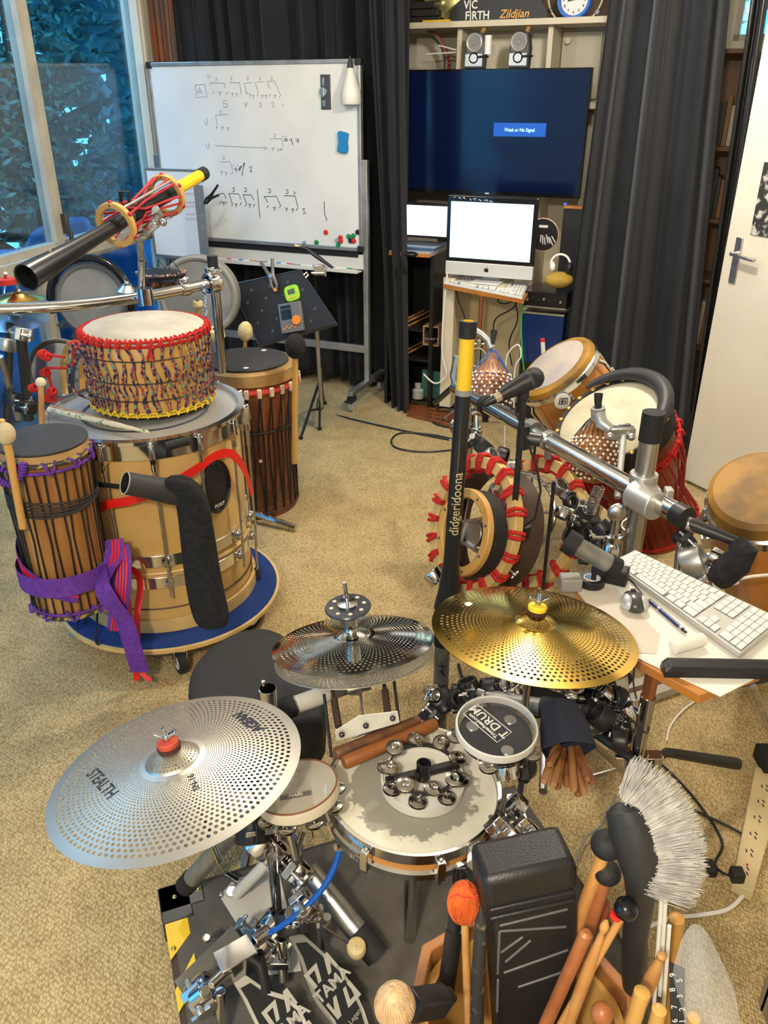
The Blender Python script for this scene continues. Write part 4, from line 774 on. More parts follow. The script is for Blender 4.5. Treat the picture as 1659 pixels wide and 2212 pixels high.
for p in pts[:-1]:
    for j in range(3): m.tor(.0085, .003, 0, 12, 5, fr(p.lerp(pts[pts.index(p)+1], j/3), pts[pts.index(p)+1]-p))
part('carry_loop', m, purple, t, 'braided purple loop')
# straps: a ribbon follows points with widths
def ribbonm(mb, pts, wd, wdir=(0, 0, 1), th=.0015, n=8):
    P = [V(p) for p in pts]; Q = []; N = len(P)
    W = wdir if isinstance(wdir, list) else [wdir]*N
    for i in range(N-1):
        p0, p1, p2, p3 = P[max(0, i-1)], P[i], P[i+1], P[min(N-1, i+2)]
        for k in range(n+(i == N-2)):
            s = k/n; Q.append((.5*((2*p1)+(p2-p0)*s+(2*p0-5*p1+4*p2-p3)*s*s+(3*p1-p0-3*p2+p3)*s**3), V(W[i]).lerp(V(W[i+1]), s)))
    vs_ = []
    for i, (q, w_) in enumerate(Q):
        d = (Q[min(i+1, len(Q)-1)][0]-Q[max(i-1, 0)][0]).normalized(); w_ = (w_-d*w_.dot(d)).normalized(); nn = d.cross(w_)*th/2; w_ = w_*wd/2
        vs_ += [q-w_-nn, q+w_-nn, q+w_+nn, q-w_+nn]
    fs = []
    for i in range(len(Q)-1):
        a, b = 4*i, 4*i+4; fs += [(a+j, a+(j+1) % 4, b+(j+1) % 4, b+j) for j in range(4)]
    fs += [(0, 1, 2, 3), (len(vs_)-4, len(vs_)-3, len(vs_)-2, len(vs_)-1)]; mb.add(vs_, fs); return mb
def stripe(pts, wd, wdir, offs, nudge):
    m = MB()
    for o_ in offs:
        W = wdir if isinstance(wdir, list) else [wdir]*len(pts); ribbonm(m, [V(p)+V(w_).normalized()*o_*wd+V(nudge) for p, w_ in zip(pts, W)], wd*.10, wdir, .0012)
    return m
t = thing('strap', 'purple cotton strap with red stripes wrapped around the small drum', 'strap', (SX, SY-.1, .3))
def around(a0, a1, za, zb, R=.128, n=10): return [F @ V((R*math.cos(a0+(a1-a0)*i/n), R*math.sin(a0+(a1-a0)*i/n), za+(zb-za)*i/n)) for i in range(n+1)]
s1 = around(math.radians(175), math.radians(300), .545, .425); part('wrap', ribbonm(MB(), s1, .05), purple, t); part('red_stripes', stripe(s1, .05, (0, 0, 1), (-.05, .13, .30), (0, -.002, 0)), ribbon, t)
s2 = around(math.radians(170), math.radians(338), .462, .470, .140, 14)+[A(238, 1268, Y=1.97)]; part('wrap', ribbonm(MB(), s2, .062), purple, t)
s3 = [A(246, 1165, Y=2.12), A(245, 1205, Y=2.06), A(222, 1262, Y=1.98), A(238, 1300, Y=1.97), A(268, 1340, Y=1.99), A(286, 1395, Y=2.0), A(302, 1452, Y=2.02)]
W3 = [V((1, .3, 0)), V((1, .2, .2)), V((1, 0, .8)), V((1, 0, .2)), V((1, 0, .1)), V((1, 0, 0)), V((1, 0, .1))]
s3b = [A(258, 1180, Y=2.10), A(264, 1215, Y=2.05), A(262, 1270, Y=2.01), A(256, 1320, Y=2.0), A(250, 1362, Y=2.0)]
part('tail', ribbonm(MB(), s3b, .055, (1, 0, 0)), purple, t); part('red_stripes', stripe(s3b, .045, (1, 0, 0), (-.3, -.1, .1, .3), (0, -.003, 0)), ribbon, t)
part('tail', ribbonm(MB(), s3, .056, W3), purple, t); part('upper_stripes', stripe(s3[:3], .045, W3[:3], (-.1, .1, .3), (0, -.003, 0)), ribbon, t)
t = thing('ribbon', 'bright red ribbon looped around the bass drum and trailing to the floor', 'ribbon', A(300, 1470, Y=2.08)); FB = fr((BX, BY, 0))
def onbd(deg, z, R=BR+.033): a = math.radians(deg); return FB @ V((R*math.cos(a), R*math.sin(a), z))
r1 = [onbd(-112, .57), onbd(-100, .61), onbd(-85, .63), onbd(-68, .66), onbd(-50, .70), onbd(-38, .72), onbd(-26, .70), onbd(-14, .62), onbd(-4, .50)]
part('loop', ribbonm(MB(), r1, .028), ribbon, t)
r2 = [onbd(-112, .57), onbd(-113, .50), onbd(-110, .42, BR+.04), A(297, 1240, Y=2.17), A(296, 1330, Y=2.10), A(296, 1380, Y=2.07), A(295, 1470, Y=2.07)]
part('tail', ribbonm(MB(), r2, .020, (1, 0, 0)), ribbon, t); part('tail', ribbonm(MB(), [A(258, 1200, Y=2.15), A(278, 1300, Y=2.11), A(290, 1400, Y=2.09), A(305, 1450, Y=2.05), A(325, 1470, Y=2.03)], .013, (1, 0, 0)), ribbon, t)
# black tube and fleece cover hanging on the bass drum
q0, q1 = A(270, 1043, Y=2.03), A(372, 1062, Y=2.10); Fq = fr(q0, q1-q0); L = (q1-q0).length
t = thing('hanging_cover', 'black foam tube with a long black fleece cover hanging from the bass drum', 'cover', A(450, 1350, Y=2.1)); part('foam_tube', MB(Fq).lathe([(.029, 0), (.032, 0), (.033, L*.5), (.038, L), (.036, L*1.2)], 28), pad, t); part('tube_lining', MB(Fq).lathe([(.029, .0), (.028, L)], 28), black, t); part('tube_edge', MB(Fq).tor(.031, .0018, 0, 28, 6), mat('grey_thread', (.35, .35, .32), .7), t)
fp = [A(u, v, Y=y) for u, v, y in ((352, 1050, 2.08), (385, 1045, 2.07), (410, 1060, 2.08), (425, 1110, 2.10), (432, 1180, 2.11), (442, 1260, 2.11), (452, 1310, 2.10), (460, 1340, 2.09), (462, 1356, 2.09))]
fr_ = [.020, .036, .044, .050, .052, .056, .058, .056, .036]; m = MB(); vs_ = []; n = 28
for i, p in enumerate(fp):
    d = (fp[min(i+1, 8)]-fp[max(i-1, 0)]).normalized(); x = V((0, 1, 0)).cross(d).normalized(); y = d.cross(x)
    for j in range(n): a = 2*PI*j/n; k = 1+.10*math.sin(3*a+i*.5)+.05*math.sin(5*a+i); vs_.append(p+(x*math.cos(a)*fr_[i]+y*math.sin(a)*fr_[i]*.62)*k)
m.add(vs_, [(i*n+j, i*n+(j+1) % n, (i+1)*n+(j+1) % n, (i+1)*n+j) for i in range(8) for j in range(n)]+[tuple(range(8*n, 9*n)), tuple(range(n))[::-1]]); o = part('fleece', m, fur, t, ang=80); sb = o.modifiers.new('s', 'SUBSURF'); sb.levels = sb.render_levels = 1
m = MB()
m.tube([onbd(-135, .775), onbd(-125, .72), onbd(-112, .69), onbd(-100, .68), onbd(-82, .675, BR+.045)], .005, 7); m.tube([onbd(-135, .77), onbd(-120, .70), onbd(-104, .672), onbd(-80, .67, BR+.045)], .004, 7); part('black_cord', m, black, t)
cable('bungee_hook', 'black looped bungee cord hooked on the left edge of the wheeled board', [A(182, 1330, Y=2.28), A(166, 1345, Y=2.24), A(170, 1368, Y=2.22), A(188, 1362, Y=2.24), A(180, 1335, Y=2.28)], .003, cat='bungee'); cable('bungee_hook', 'black bungee cord hooked below the purple strap on the wheeled board', [A(210, 1325, Y=2.2), A(208, 1360, Y=2.16), A(205, 1380, Y=2.14), A(212, 1392, Y=2.13), A(218, 1380, Y=2.14)], .004, cat='bungee')
m = MB(); slab(m, ((152, 1358), (176, 1366), (158, 1376), (148, 1374)), .003, .002); solo('tape_scrap', m, mat('grey_blue_tape', (.18, .22, .27), .6), 'grey blue scrap of tape on the carpet left of the wheeled board', 'tape', smooth=False)
# --- tall carved drum
TX, TY = None, 3.45; c = A(532, 775, Y=3.45); t = thing('carved_drum', 'tall red brown rope drum with dark pad behind the bass drum', 'drum', (c.x, 3.45, 0)); F = fr((c.x, 3.45, 0)); z1 = c.z-.005
part('shell', MB(F).lathe([(.185, .0), (.19, .02), (.186, .3), (.198, z1-.1), (.205, z1-.02)], 56), brownw, t); part('skin', MB(F).lathe([(.001, z1-.002), (.204, z1-.004), (.212, z1-.012), (.214, z1-.06)], 56), mat('tan_skin', (.42, .26, .10), .5, col2=(.30, .17, .06), ns=8), t)
part('rubber_pad', MB(F).puck(.183, z1-.001, z1+.006, 56), pad, t, 'dark grey practice pad'); m = MB(F); m.puck(.012, z1+.006, z1+.0075, 20, Matrix.Translation((.02, -.14, 0))); m.puck(.012, z1+.006, z1+.0075, 20, Matrix.Translation((.06, .13, 0))); part('stickers', m, white, t)
part('red_ring', MB(F).tor(.213, .016, z1-.085, 56, 8, rz=.013), mat('red_cloth', (.40, .02, .015), .7), t); m = MB(F)
for k in range(26): a = 2*PI*k/26; part('cream_loop', MB(F).box((.226*math.cos(a), .226*math.sin(a), z1-.085), (.014, .020, .040), Matrix.Rotation(a, 3, 'Z')), mat('cream_cord', (.55, .45, .30), .7), t, bevel=.004)
m = MB(F)
for k in range(26):
    a = 2*PI*k/26; R0, R1 = .215, .194
    for s in (-.06, .06): m.tube([(R0*math.cos(a), R0*math.sin(a), z1-.10), (R1*math.cos(a+s), R1*math.sin(a+s), z1-.30), (R1*math.cos(a+s), R1*math.sin(a+s), .25), (.193*math.cos(a), .193*math.sin(a), .03)], .004, 5)
part('black_lacing', m, black, t); part('waist_cord', MB(F).tor(.199, .0045, z1-.27, 56, 6), black, t); part('foot_ring', MB(F).tor(.191, .007, .03, 56, 6), darkw, t)
m = MB(F)
for z in [z1-.36-.022*i for i in range(6)]+[z1-.55-.012*i for i in range(7)]:
    for k in range(26):
        if k % 2 == 0 or z < z1-.5: a = 2*PI*(k+.5)/26; m.tube([(.1925*math.cos(a+d_), .1925*math.sin(a+d_), z+.004*math.sin(d_*60+k)) for d_ in (-.07, -.03, .02, .06)], .0013, 4)
part('carved_lines', m, darkw, t)
m = MB(); d0 = A(490, 985, Y=3.2); solo('white_sticker', MB(fr(A(563, 996, Y=3.262), (.0, -1, 0))).puck(.008, 0, .002, 16), white, 'small white dot sticker on the front of the tall carved drum', 'sticker')
mallet(A(638, 748, Y=3.28), A(636, 1000, Y=3.30), .046, (.95, 1.15), fur, blonde, .013, 'black fleece headed beater with thick wooden handle beside the tall drum')
mallet(A(530, 716, Y=3.70), A(528, 800, Y=3.75), .036, (.95, 1.35), felt, blonde, .009, 'tall yellow felt beater standing behind the tall drum')
def drummer_mallet(u, v, Y, r, h, label, u2, v2, tilt=(0, 0, 1)):
    c0 = A(u, v, Y=Y); c1 = A(u2, v2, Y=Y+.02); d = V(tilt).normalized(); t = thing('mallet', label, 'mallet', c1); Fm = fr(c0, d); part('head', MB(Fm).lathe([(.001, -h), (r*.75, -h), (r, -h*.6), (r, h*.6), (r*.8, h), (.001, h)], 28), felt, t); part('shaft', MB().cyl(c0-d*h*.8, c1, .009, n=10), blonde, t); part('screw', MB(Fm).puck(.008, h-.001, h+.004, 16), black, t)
drummer_mallet(467, 722, 3.55, .038, .026, 'short drum shaped cream beater behind the tall drum', 468, 752, (-.1, -.3, 1))
drummer_mallet(427, 657, 3.5, .022, .014, 'small white headed beater standing above the rope drum edge', 426, 690)
# ================================================================ LEFT RACK
def clampblock(name, label, c, d, s, m1=chrome, m2=steel, cat='clamp', group=None, par=None, wing=True, sd=0):
    """rack clamp: split block around a tube with bolt and wing nut"""
    c = V(c); d = V(d).normalized(); x = d.orthogonal().normalized(); x = Matrix.Rotation(sd, 3, d) @ x; y = d.cross(x); R = Matrix((x, y, d)).transposed()
    mb = MB(); Fm = fr(c, d, x); mb.lathe([(s*.52, -s*.45), (s*.72, -s*.45), (s*.76, -s*.3), (s*.76, s*.3), (s*.72, s*.45), (s*.52, s*.45)], 24, Fm, True); mb.box(c+x*s*.85, (s*.5, s*.38, s*.8), R)
    m2b = MB(); m2b.cyl(c+x*s*.9-y*s*.55, c+x*s*.9+y*s*.75, s*.11, n=10)
    if wing: m2b.box(c+x*s*.9+y*s*.8+d*s*.22, (s*.12, s*.16, s*.4), R); m2b.box(c+x*s*.9+y*s*.8-d*s*.22, (s*.12, s*.16, s*.4), R); m2b.cyl(c+x*s*.9+y*s*.62, c+x*s*.9+y*s*.9, s*.2, n=12)
    if par is not None: o = part(name, mb, m1, par, bevel=.0015); part('bolt', m2b, m2, o, bevel=.001) if par.type == 'EMPTY' else None; return o
    t = thing(name, label, cat, c, group); part('body', mb, m1, t, bevel=.0015); part('bolt', m2b, m2, t, bevel=.001); return t
YR = 3.05; b0, b1, b2, b3 = A(-30, 668, Y=2.9), A(150, 666, Y=2.98), A(310, 648, Y=3.05), A(452, 612, Y=3.25)
t = thing('chrome_rack', 'curved chrome rack bar at the left holding the long black horn', 'drum rack', (b3.x, b3.y, 0)); m = MB(); pts = []
for i in range(25): s = i/24; pts.append(b0*(1-s)**3+b1*3*s*(1-s)**2+b2*3*s*s*(1-s)+b3*s**3)
m.tube(pts, .021, 16); part('bar', m, chrome, t); part('post', MB().cyl((b3.x+.015, b3.y+.03, .02), (b3.x+.015, b3.y+.03, b3.z+.05), .019), chrome, t); part('post_cap', MB().cyl((b3.x+.015, b3.y+.03, b3.z+.05), (b3.x+.015, b3.y+.03, b3.z+.10), .021), black, t)
clampblock('bar_clamp', '', b3+V((.01, .015, 0)), b3-b2, .055, par=t, sd=1); pm = pts[16]; clampblock('bar_clamp', '', pm, pts[17]-pts[15], .045, par=t, sd=2); clampblock('bar_clamp', '', pts[21], pts[22]-pts[20], .036, par=t, sd=.5)
part('foot', MB().tube([(b3.x+.015-.3, b3.y-.15, .02), (b3.x+.015, b3.y+.03, .06), (b3.x+.3, b3.y-.1, .02)], .015), chrome, t)
bt = A(313, 640, Y=3.02); up1 = A(305, 560, Y=3.0); up2 = A(300, 512, Y=2.98); up3 = A(328, 490, Y=2.97); up4 = A(345, 462, Y=2.97)
t = thing('holder_arm', 'chrome jointed arm rising from the rack bar to hold the horn', 'holder', bt); part('post', MB().cyl(pm+V((0, -.0, .03)), up1, .013), chrome, t); part('collar', MB().cyl(bt-V((0, 0, .03)), bt+V((0, 0, .03)), .03), chrome, t); m = MB(); m.tube([up1, up2, up3], [.012, .014, .012], 10); m.ball(up2, .02); part('elbow', m, steel, t); part('jaw', MB().tube([up3-V((.03, 0, .01)), up3, up4, A(335, 452, Y=2.95)], [.012, .017, .013, .015], 10), alu, t, bevel=.001); m = MB(); m.box(up3+V((.0, 0, 0)), (.05, .03, .03), Matrix.Rotation(-.6, 3, 'Y')); m.cyl(up2-V((.03, .02, 0)), up2+V((.03, -.02, 0)), .008); m.ball(A(352, 480, Y=2.95), .014); part('knuckle', m, chrome, t, bevel=.004)
# long horn
h0, h1 = A(56, 600, Y=2.45), A(441, 374, Y=3.45); hd = (h1-h0).normalized(); HL = (h1-h0).length; Fh = fr(h0, hd)
t = thing('long_horn', 'long black horn tube with yellow end held slanting at the left', 'didgeridoo', h0); part('bell', MB(Fh).lathe([(.030, .04), (.036, .003), (.041, 0), (.039, .05), (.030, .2), (.025, .34), (.0235, .50)], 36), mat('satin_black', (.012, .012, .013), .3), t)
part('inner_tube', MB(Fh).lathe([(.022, .30), (.0225, .78*HL)], 28), mat('dark_band', (.05, .03, .02), .4, col2=(.14, .07, .02), ns=18), t); part('middle_tube', MB(Fh).cyl((0, 0, .52*HL), (0, 0, .80*HL), .0255), mat('satin_black', (.012,)*3), t); part('mouth_tube', MB(Fh).cyl((0, 0, .79*HL), (0, 0, .985*HL), .0215, n=28), yellow, t, 'yellow tube end'); part('end_cap', MB(Fh).lathe([(.0225, .965*HL), (.025, .967*HL), (.025, HL), (.018, HL+.001), (.001, HL-.002)], 28), rubber, t)
m = MB(); q = A(103, 575, Y=2.58); solo('triangle_sticker', MB(fr(h0+hd*.15, V((-.3, -1, .3)), hd)).prism([(0, -.012), (.03, 0), (0, .014)], .036, .038), mat('gold_line', (.5, .4, .2), .4), 'small gold triangle mark on the horn near its black bell', 'mark', smooth=False)
t = thing('hoop_mount', 'two pale wooden hoops laced with red cord around the long horn', 'mount', h0+hd*HL*.6); f1, f2 = .435, .735; Rr = .070
for f in (f1, f2): Fr_ = fr(h0+hd*HL*f, hd, (0, 0, 1)); o = part('hoop', MB(Fr_).hoop(Rr*.78, Rr*1.08, -.010, .010, 48), blonde, t, bevel=.004); part('screws', MB(Fr_).lathe([(.001, .0), (.004, .0)], 8, Matrix.Translation((.93*Rr, 0, -.0105))), dsteel, o)
m = MB(); Fm = fr(h0+hd*HL*f1, hd, (0, 0, 1)); LL = HL*(f2-f1)
for k in range(12):
    a = 2*PI*k/12; b_ = a+(.7 if k % 2 else -.5); m.tube([Fm @ V((Rr*math.cos(a), Rr*math.sin(a), 0)), Fm @ V((.034*math.cos(b_), .034*math.sin(b_), LL*(.32+.1*(k % 3)))), Fm @ V((Rr*math.cos(b_+.3), Rr*math.sin(b_+.3), LL))], .0042, 6)
for k in range(6): a = 2*PI*k/6; m.ball(Fm @ V((Rr*1.02*math.cos(a), Rr*1.02*math.sin(a), 0)), .010, n=8, k=6); m.ball(Fm @ V((Rr*1.02*math.cos(a), Rr*1.02*math.sin(a), LL)), .010, n=8, k=6)
part('red_cord', m, mat('dark_red_cord', (.38, .012, .02), .7), t); m = MB()
for k in range(3): a = 2*PI*k/3+.6; m.cyl(Fm @ V((Rr*.92*math.cos(a), Rr*.92*math.sin(a), 0)), Fm @ V((Rr*.92*math.cos(a), Rr*.92*math.sin(a), LL)), .005, n=10)
part('spacer_rods', m, alu, t); q = Fm @ V((.03, 0, LL*.3)); part('strap', MB().tube([q+V((-.03, 0, -.02)), q+V((-.02, -.02, .05)), q+V((.01, -.02, .05)), q+V((.0, -.02, -.04))], .007), black, t)
# far left drums and cymbals
def facing(name, label, u, v, Y, R, n, mh, mr, depth=.05, cat='drum', rt=.012, tilt=(0, -1, .15)):
    c = A(u, v, Y=Y); F = fr(c, tilt, (1, 0, 0)); t = thing(name, label, cat, c); part('head', MB(F).puck(R*.86, -.01, .0, 56), mh, t); part('rim', MB(F).tor(R*.92, R*.075, -.004, 56, 8), mr, t); part('shell', MB(F).hoop(R*.96, R, -depth, 0, 56), mr, t); return t, F
t, F = facing('trigger_pad', 'big round grey practice bass pad with thick black rim by the window', 198, 648, 3.75, .165, 0, padg, mat('grey_rubber', (.12, .12, .125), .5)); part('black_tube', MB(F).tube([(.185*math.cos(a), .185*math.sin(a), .01) for a in [math.radians(x) for x in range(-20, 200, 10)]], [.008]+[.018]*20+[.008], 10), blackg, t)
for k in range(5): a = math.radians(150+22*k); part('lug', MB(F).box((.185*math.cos(a), .185*math.sin(a), -.02), (.05, .03, .03), Matrix.Rotation(a, 3, 'Z')), dsteel, t, bevel=.004)
t, F = facing('mesh_drum', 'large round pale grey drumhead behind the chrome rack post', 428, 640, 4.1, .20, 0, padg, mat('pale_shell', (.24, .23, .21), .5), .08); m = MB(); m.tube([(.21*math.cos(a), .21*math.sin(a), 0) for a in [math.radians(x) for x in range(-50, 10, 10)]], .01)
t = thing('sequin_hat', 'black beaded cap resting on a brown fringed shaker by the whiteboard', 'beaded cap', A(342, 605, Y=3.5)); F = fr(A(348, 590, Y=3.5)); part('brim', MB(F).lathe([(.001, -.012), (.10, -.012), (.105, 0), (.07, .012), (.001, .018)], 32), black, t); m = MB(F); rr_ = random.Random(1)
for k in range(90): a, r = rr_.random()*2*PI, rr_.uniform(.075, .104); m.ball((r*math.cos(a), r*math.sin(a), .004), .005, n=6, k=4)
part('beads', m, mat('mixed_beads', (.30, .08, .10), .3, col2=(.5, .45, .3), ns=90, sharp=(.48, .52)), t); m = MB(F)
for k in range(3): m.tube([(-.06+.05*k, -.02, .01), (-.05+.05*k, -.02, .05+.01*k), (-.02+.05*k, -.02, .02)], .003)
part('net', m, mat('dark_green_net', (.01, .05, .04), .6), t)
F = fr(A(350, 616, Y=3.52)); m = MB(F)
for k in range(60): a = 2*PI*k/60; m.ball((.085*math.cos(a)+rr_.uniform(-.01, .01), .085*math.sin(a), rr_.uniform(-.02, .02)), .012, (1, 1, 1.3), 6, 5)
m.puck(.075, -.02, .02, 24); solo('seed_shaker', m, mat('brown_seed', (.20, .07, .025), .35, col2=(.08, .03, .015), ns=50), 'brown seed pod shaker ring under the beaded cap', 'shaker')
for (u, v, Y, R, mm_, lb, zt_) in ((42, 640, 3.1, .09, brass, 'small bronze stacked cymbal at the left edge above the rack bar', 0), (52, 657, 3.2, .10, mat('pale_steel_cym', (.55, .55, .6), .2, 1), 'pale steel cymbal under the bronze stacked cymbal', 0), (30, 688, 3.2, .13, mat('white_blue_cym', (.5, .55, .62), .25, .8), 'large pale cymbal below the rack bar at the left edge', 0), (275, 622, 3.4, .045, steel, 'tiny steel cymbal beside the seed shaker', 0)):
    F = fr(A(u, v, Y=Y), (.05, -.1, 1)); t = thing('cymbal', lb, 'cymbal', A(u, v, Y=Y)); part('bronze', MB(F).lathe([(.001, .016), (.02, .014), (.03, .004), (R, -.008), (R, -.010), (.03, .001), (.001, .013)], 40), mm_, t); m = MB(F); m.cyl((0, 0, .016), (0, 0, .05), .005); m.ball((0, 0, .022), .012, (1, 1, .6), 12, 6); part('top_screw', m, chrome, t)
m = MB(fr(A(15, 608, Y=3.1))); m.puck(.035, -.01, .01, 24); solo('red_felt', m, mat('red_felt', (.5, .03, .02), .8), 'red felt washer on the cymbal post at the left edge', 'felt washer')
for k, (u, v, u2, v2, Y, rr, mm_, lb) in enumerate(((22, 700, 12, 1000, 3.1, .016, dsteel, 'dark stand post at the left edge below the rack bar'), (45, 720, 62, 905, 2.9, .020, dsteel, 'thick dark stand tube beside the wooden hoops'), (0, 770, 40, 905, 2.8, .012, steel, 'slanted steel stand leg at the left edge'), (12, 590, 8, 640, 3.1, .006, chrome, 'thin chrome cymbal spindle at the left edge'))):
    solo('stand_tube', MB().tube([A(u, v, Y=Y), A(u2, v2, Y=Y+.1)], rr), mm_, lb, 'stand')
for (u, v, Y, s, lb) in ((48, 722, 2.9, .05, 'steel multi clamp on the thick dark stand tube'), (14, 745, 2.95, .05, 'grey clamp at the left edge under the pale cymbal'), (60, 880, 2.8, .045, 'black clamp low beside the wooden hoops'), (30, 862, 2.85, .05, 'black joint clamp on the slanted stand leg')):
    clampblock('rack_clamp', lb, A(u, v, Y=Y), (0.2, .3, 1), s, steel if 'steel' in lb else (alu if 'grey' in lb else black), sd=u)
# wooden hoops with red knots
t = thing('hoop_drum', 'nested pale wooden hoops tied with thick red cord at the left', 'hoops', A(120, 900, Y=2.95)); cc = A(178, 850, Y=2.95)
for k, (R, sx) in enumerate(((.20, 0), (.17, .05), (.19, .10))):
    Fk = fr(cc+V((sx*.9, .04*k, -.02*k)), V((-.75, -.62, .1)), V((0, 0, 1))); part('hoop', MB(Fk).hoop(R-.012, R, -.012, .012, 56), (maple, blonde, mat('white_hoop', (.62, .6, .58), .3))[k], t, bevel=.003)
for (u, v) in ((100, 770), (98, 805), (72, 838), (70, 878), (112, 846), (160, 745), (92, 765), (106, 860)):
    c0 = A(u, v, Y=2.86); m = MB(); m.tor(.014, .007, 0, 14, 6, fr(c0, (.3, -.5, .8))); m.tor(.012, .006, .008, 14, 6, fr(c0, (.8, -.3, .2))); part('knot', m, redrope, t)
m = MB(); m.tube([A(100, 765, Y=2.86), A(140, 772, Y=2.86)], .005); m.tube([A(98, 795, Y=2.86), A(148, 795, Y=2.86)], .005); m.tube([A(102, 800, Y=2.86), A(114, 845, Y=2.86), A(92, 862, Y=2.86)], .006); m.tube([A(160, 745, Y=2.86), A(155, 790, Y=2.86)], .006); part('red_cord', m, redrope, t)
t, F = facing('standing_drum', 'dark drum body glimpsed behind the wooden hoops', 130, 800, 3.25, .13, 0, mat('blue_black_head', (.02, .03, .06), .3), dsteel, .14, tilt=(.3, -1, .3))
# ================================================================ MUSIC STAND
t = thing('music_stand', 'black perforated music stand on a folding tripod before the whiteboard', 'music stand', A(688, 925, z=0)); MY = 4.2
P4 = [A(497, 615, Y=4.35), A(650, 583, Y=4.25), A(729, 702, Y=4.10), A(560, 748, Y=4.20)]
nn = (P4[1]-P4[0]).cross(P4[3]-P4[0]).normalized(); nn = -nn if nn.y > 0 else nn
m = MB(); m.add(list(P4)+[p-nn*.004 for p in P4], [(0, 1, 2, 3), (7, 6, 5, 4), (0, 4, 5, 1), (1, 5, 6, 2), (2, 6, 7, 3), (3, 7, 4, 0)]); part('desk', m, mat('desk_black', (.018, .018, .02), .4), t, smooth=False)
DP = lambda a, b: (P4[0]*(1-a)+P4[1]*a)*(1-b)+(P4[3]*(1-a)+P4[2]*a)*b
m = MB(); m.tube([P4[0], P4[1]], .0035, 6); m.tube([P4[1], P4[2]], .003, 6); m.tube([P4[0], P4[3]], .003, 6); part('edge', m, dsteel, t); m = MB(); m.add([DP(0, 1), DP(1, 1), DP(1, 1)+nn*.05, DP(0, 1)+nn*.05]+[p-V((0, 0, .004)) for p in (DP(0, 1), DP(1, 1), DP(1, 1)+nn*.05, DP(0, 1)+nn*.05)], [(0, 1, 2, 3), (7, 6, 5, 4), (0, 4, 5, 1), (1, 5, 6, 2), (2, 6, 7, 3), (3, 7, 4, 0)]); part('lip', m, black, t, smooth=False)
m = MB()
for i in range(7):
    for j in range(5):
        if (i+j) % 2: c0 = DP(.12+.125*i, .15+.17*j); m.puck(.009, .0002, .0012, 12, fr(c0, nn))
part('holes', m, mat('hole_grey', (.06, .06, .065), .5), t)
sc_ = A(693, 838, Y=4.42); sf = A(688, 890, z=.0); part('post', MB().cyl(A(683, 690, Y=4.24), (sc_.x, sc_.y, .12), .011), alu, t); hub = V((sc_.x, sc_.y, .30)); part('lower_post', MB().cyl((sc_.x, sc_.y, .12), (sc_.x, sc_.y, .36), .013), dsteel, t)
for k, (u, v) in enumerate(((690, 925), (702, 870), (650, 945))): e = A(u, v, z=.012); part('leg', MB().bar(hub, e, .018, .006), black, t); part('brace', MB().bar(V((sc_.x, sc_.y, .12)), hub.lerp(e, .55), .012, .004), black, t); part('foot', MB().ball(e, .013, n=10, k=6), rubber, t)
def ondesk(u, v): return hit(u, v, P4[0], nn)
dx = (P4[2]-P4[3]).normalized()
Ft = fr(ondesk(633, 634)+nn*.001, nn, dx); t = thing('kitchen_timer', 'lime green square timer stuck on the music stand', 'timer', ondesk(633, 634)); part('body', MB(Ft).prism([(.04*math.cos(a)*k, .04*math.sin(a)*k) for a, k in [(2*PI*i/32, 1/(abs(math.cos(2*PI*i/32))**4+abs(math.sin(2*PI*i/32))**4)**.25) for i in range(32)]], 0, .018), mat('lime', (.30, .62, .03), .4), t, bevel=.004); part('display', MB(Ft).box((0, .008, .0185), (.040, .026, .002)), mat('lcd', (.09, .11, .07), .3), t, bevel=.001)
m = MB(Ft); [m.puck(.006, .018, .021, 12, Matrix.Translation((-.018+.017*k, -.020, 0))) for k in range(3)]; part('buttons', m, mat('peach', (.75, .40, .15), .5), t)
q4 = [ondesk(u, v) for u, v in ((597, 662), (645, 653), (668, 712), (618, 722))]; Fd = fr((q4[0]+q4[2])/2+nn*.001, nn, q4[1]-q4[0]); wd = (q4[1]-q4[0]).length; hd_ = (q4[3]-q4[0]).length
t = thing('metronome', 'grey electronic metronome with orange wheel on the music stand ledge', 'metronome', q4[3]); part('case', MB(Fd).box((0, 0, .014), (wd, hd_, .028)), mat('case_grey', (.13, .13, .13), .4), t, bevel=.005); m = MB(Fd); m.box((-wd*.16, hd_*.12, .0285), (wd*.46, hd_*.34, .002)); m.box((-wd*.16, hd_*.37, .0285), (wd*.46, hd_*.10, .002)); part('display', m, blackg, t); m = MB(Fd); m.puck(wd*.19, .028, .036, 28, Matrix.Translation((wd*.26, -hd_*.12, 0))); part('dial', m, mat('orange_dial', (.75, .22, .02), .4), t)
m = MB(Fd); [m.box((-wd*.32+wd*.12*k, -hd_*(.28 if k % 2 else .34), .029), (wd*.08, hd_*.05, .003)) for k in range(5)]; part('keys', m, MC['orange_dial'], t)
spring_clamp(A(586, 596, Y=4.27), A(596, 645, Y=4.22)-A(572, 565, Y=4.3), dx, .15, 'grey spring clamp gripping the top edge of the music stand', tip=MC['orange_dial'], m1=mat('clamp_grey', (.10, .10, .10), .35))
t = thing('clip_light', 'black clip arm with steel clamp at the music stand corner', 'clip', A(680, 590, Y=4.2)); part('arm', MB().tube([A(640, 532, Y=4.2), A(662, 537, Y=4.18), A(682, 552, Y=4.16), A(718, 578, Y=4.12)], [.005, .009, .012, .007]), black, t); m = MB(); m.box(A(690, 583, Y=4.16), (.055, .03, .05)); m.cyl(A(672, 590, Y=4.15), A(705, 590, Y=4.15), .008); m.box(A(703, 588, Y=4.14), (.01, .03, .04)); part('clamp', m, steel, t, bevel=.003); part('cream_tip', MB().tube([A(637, 530, Y=4.2), A(656, 535, Y=4.19)], .006), felt, t)
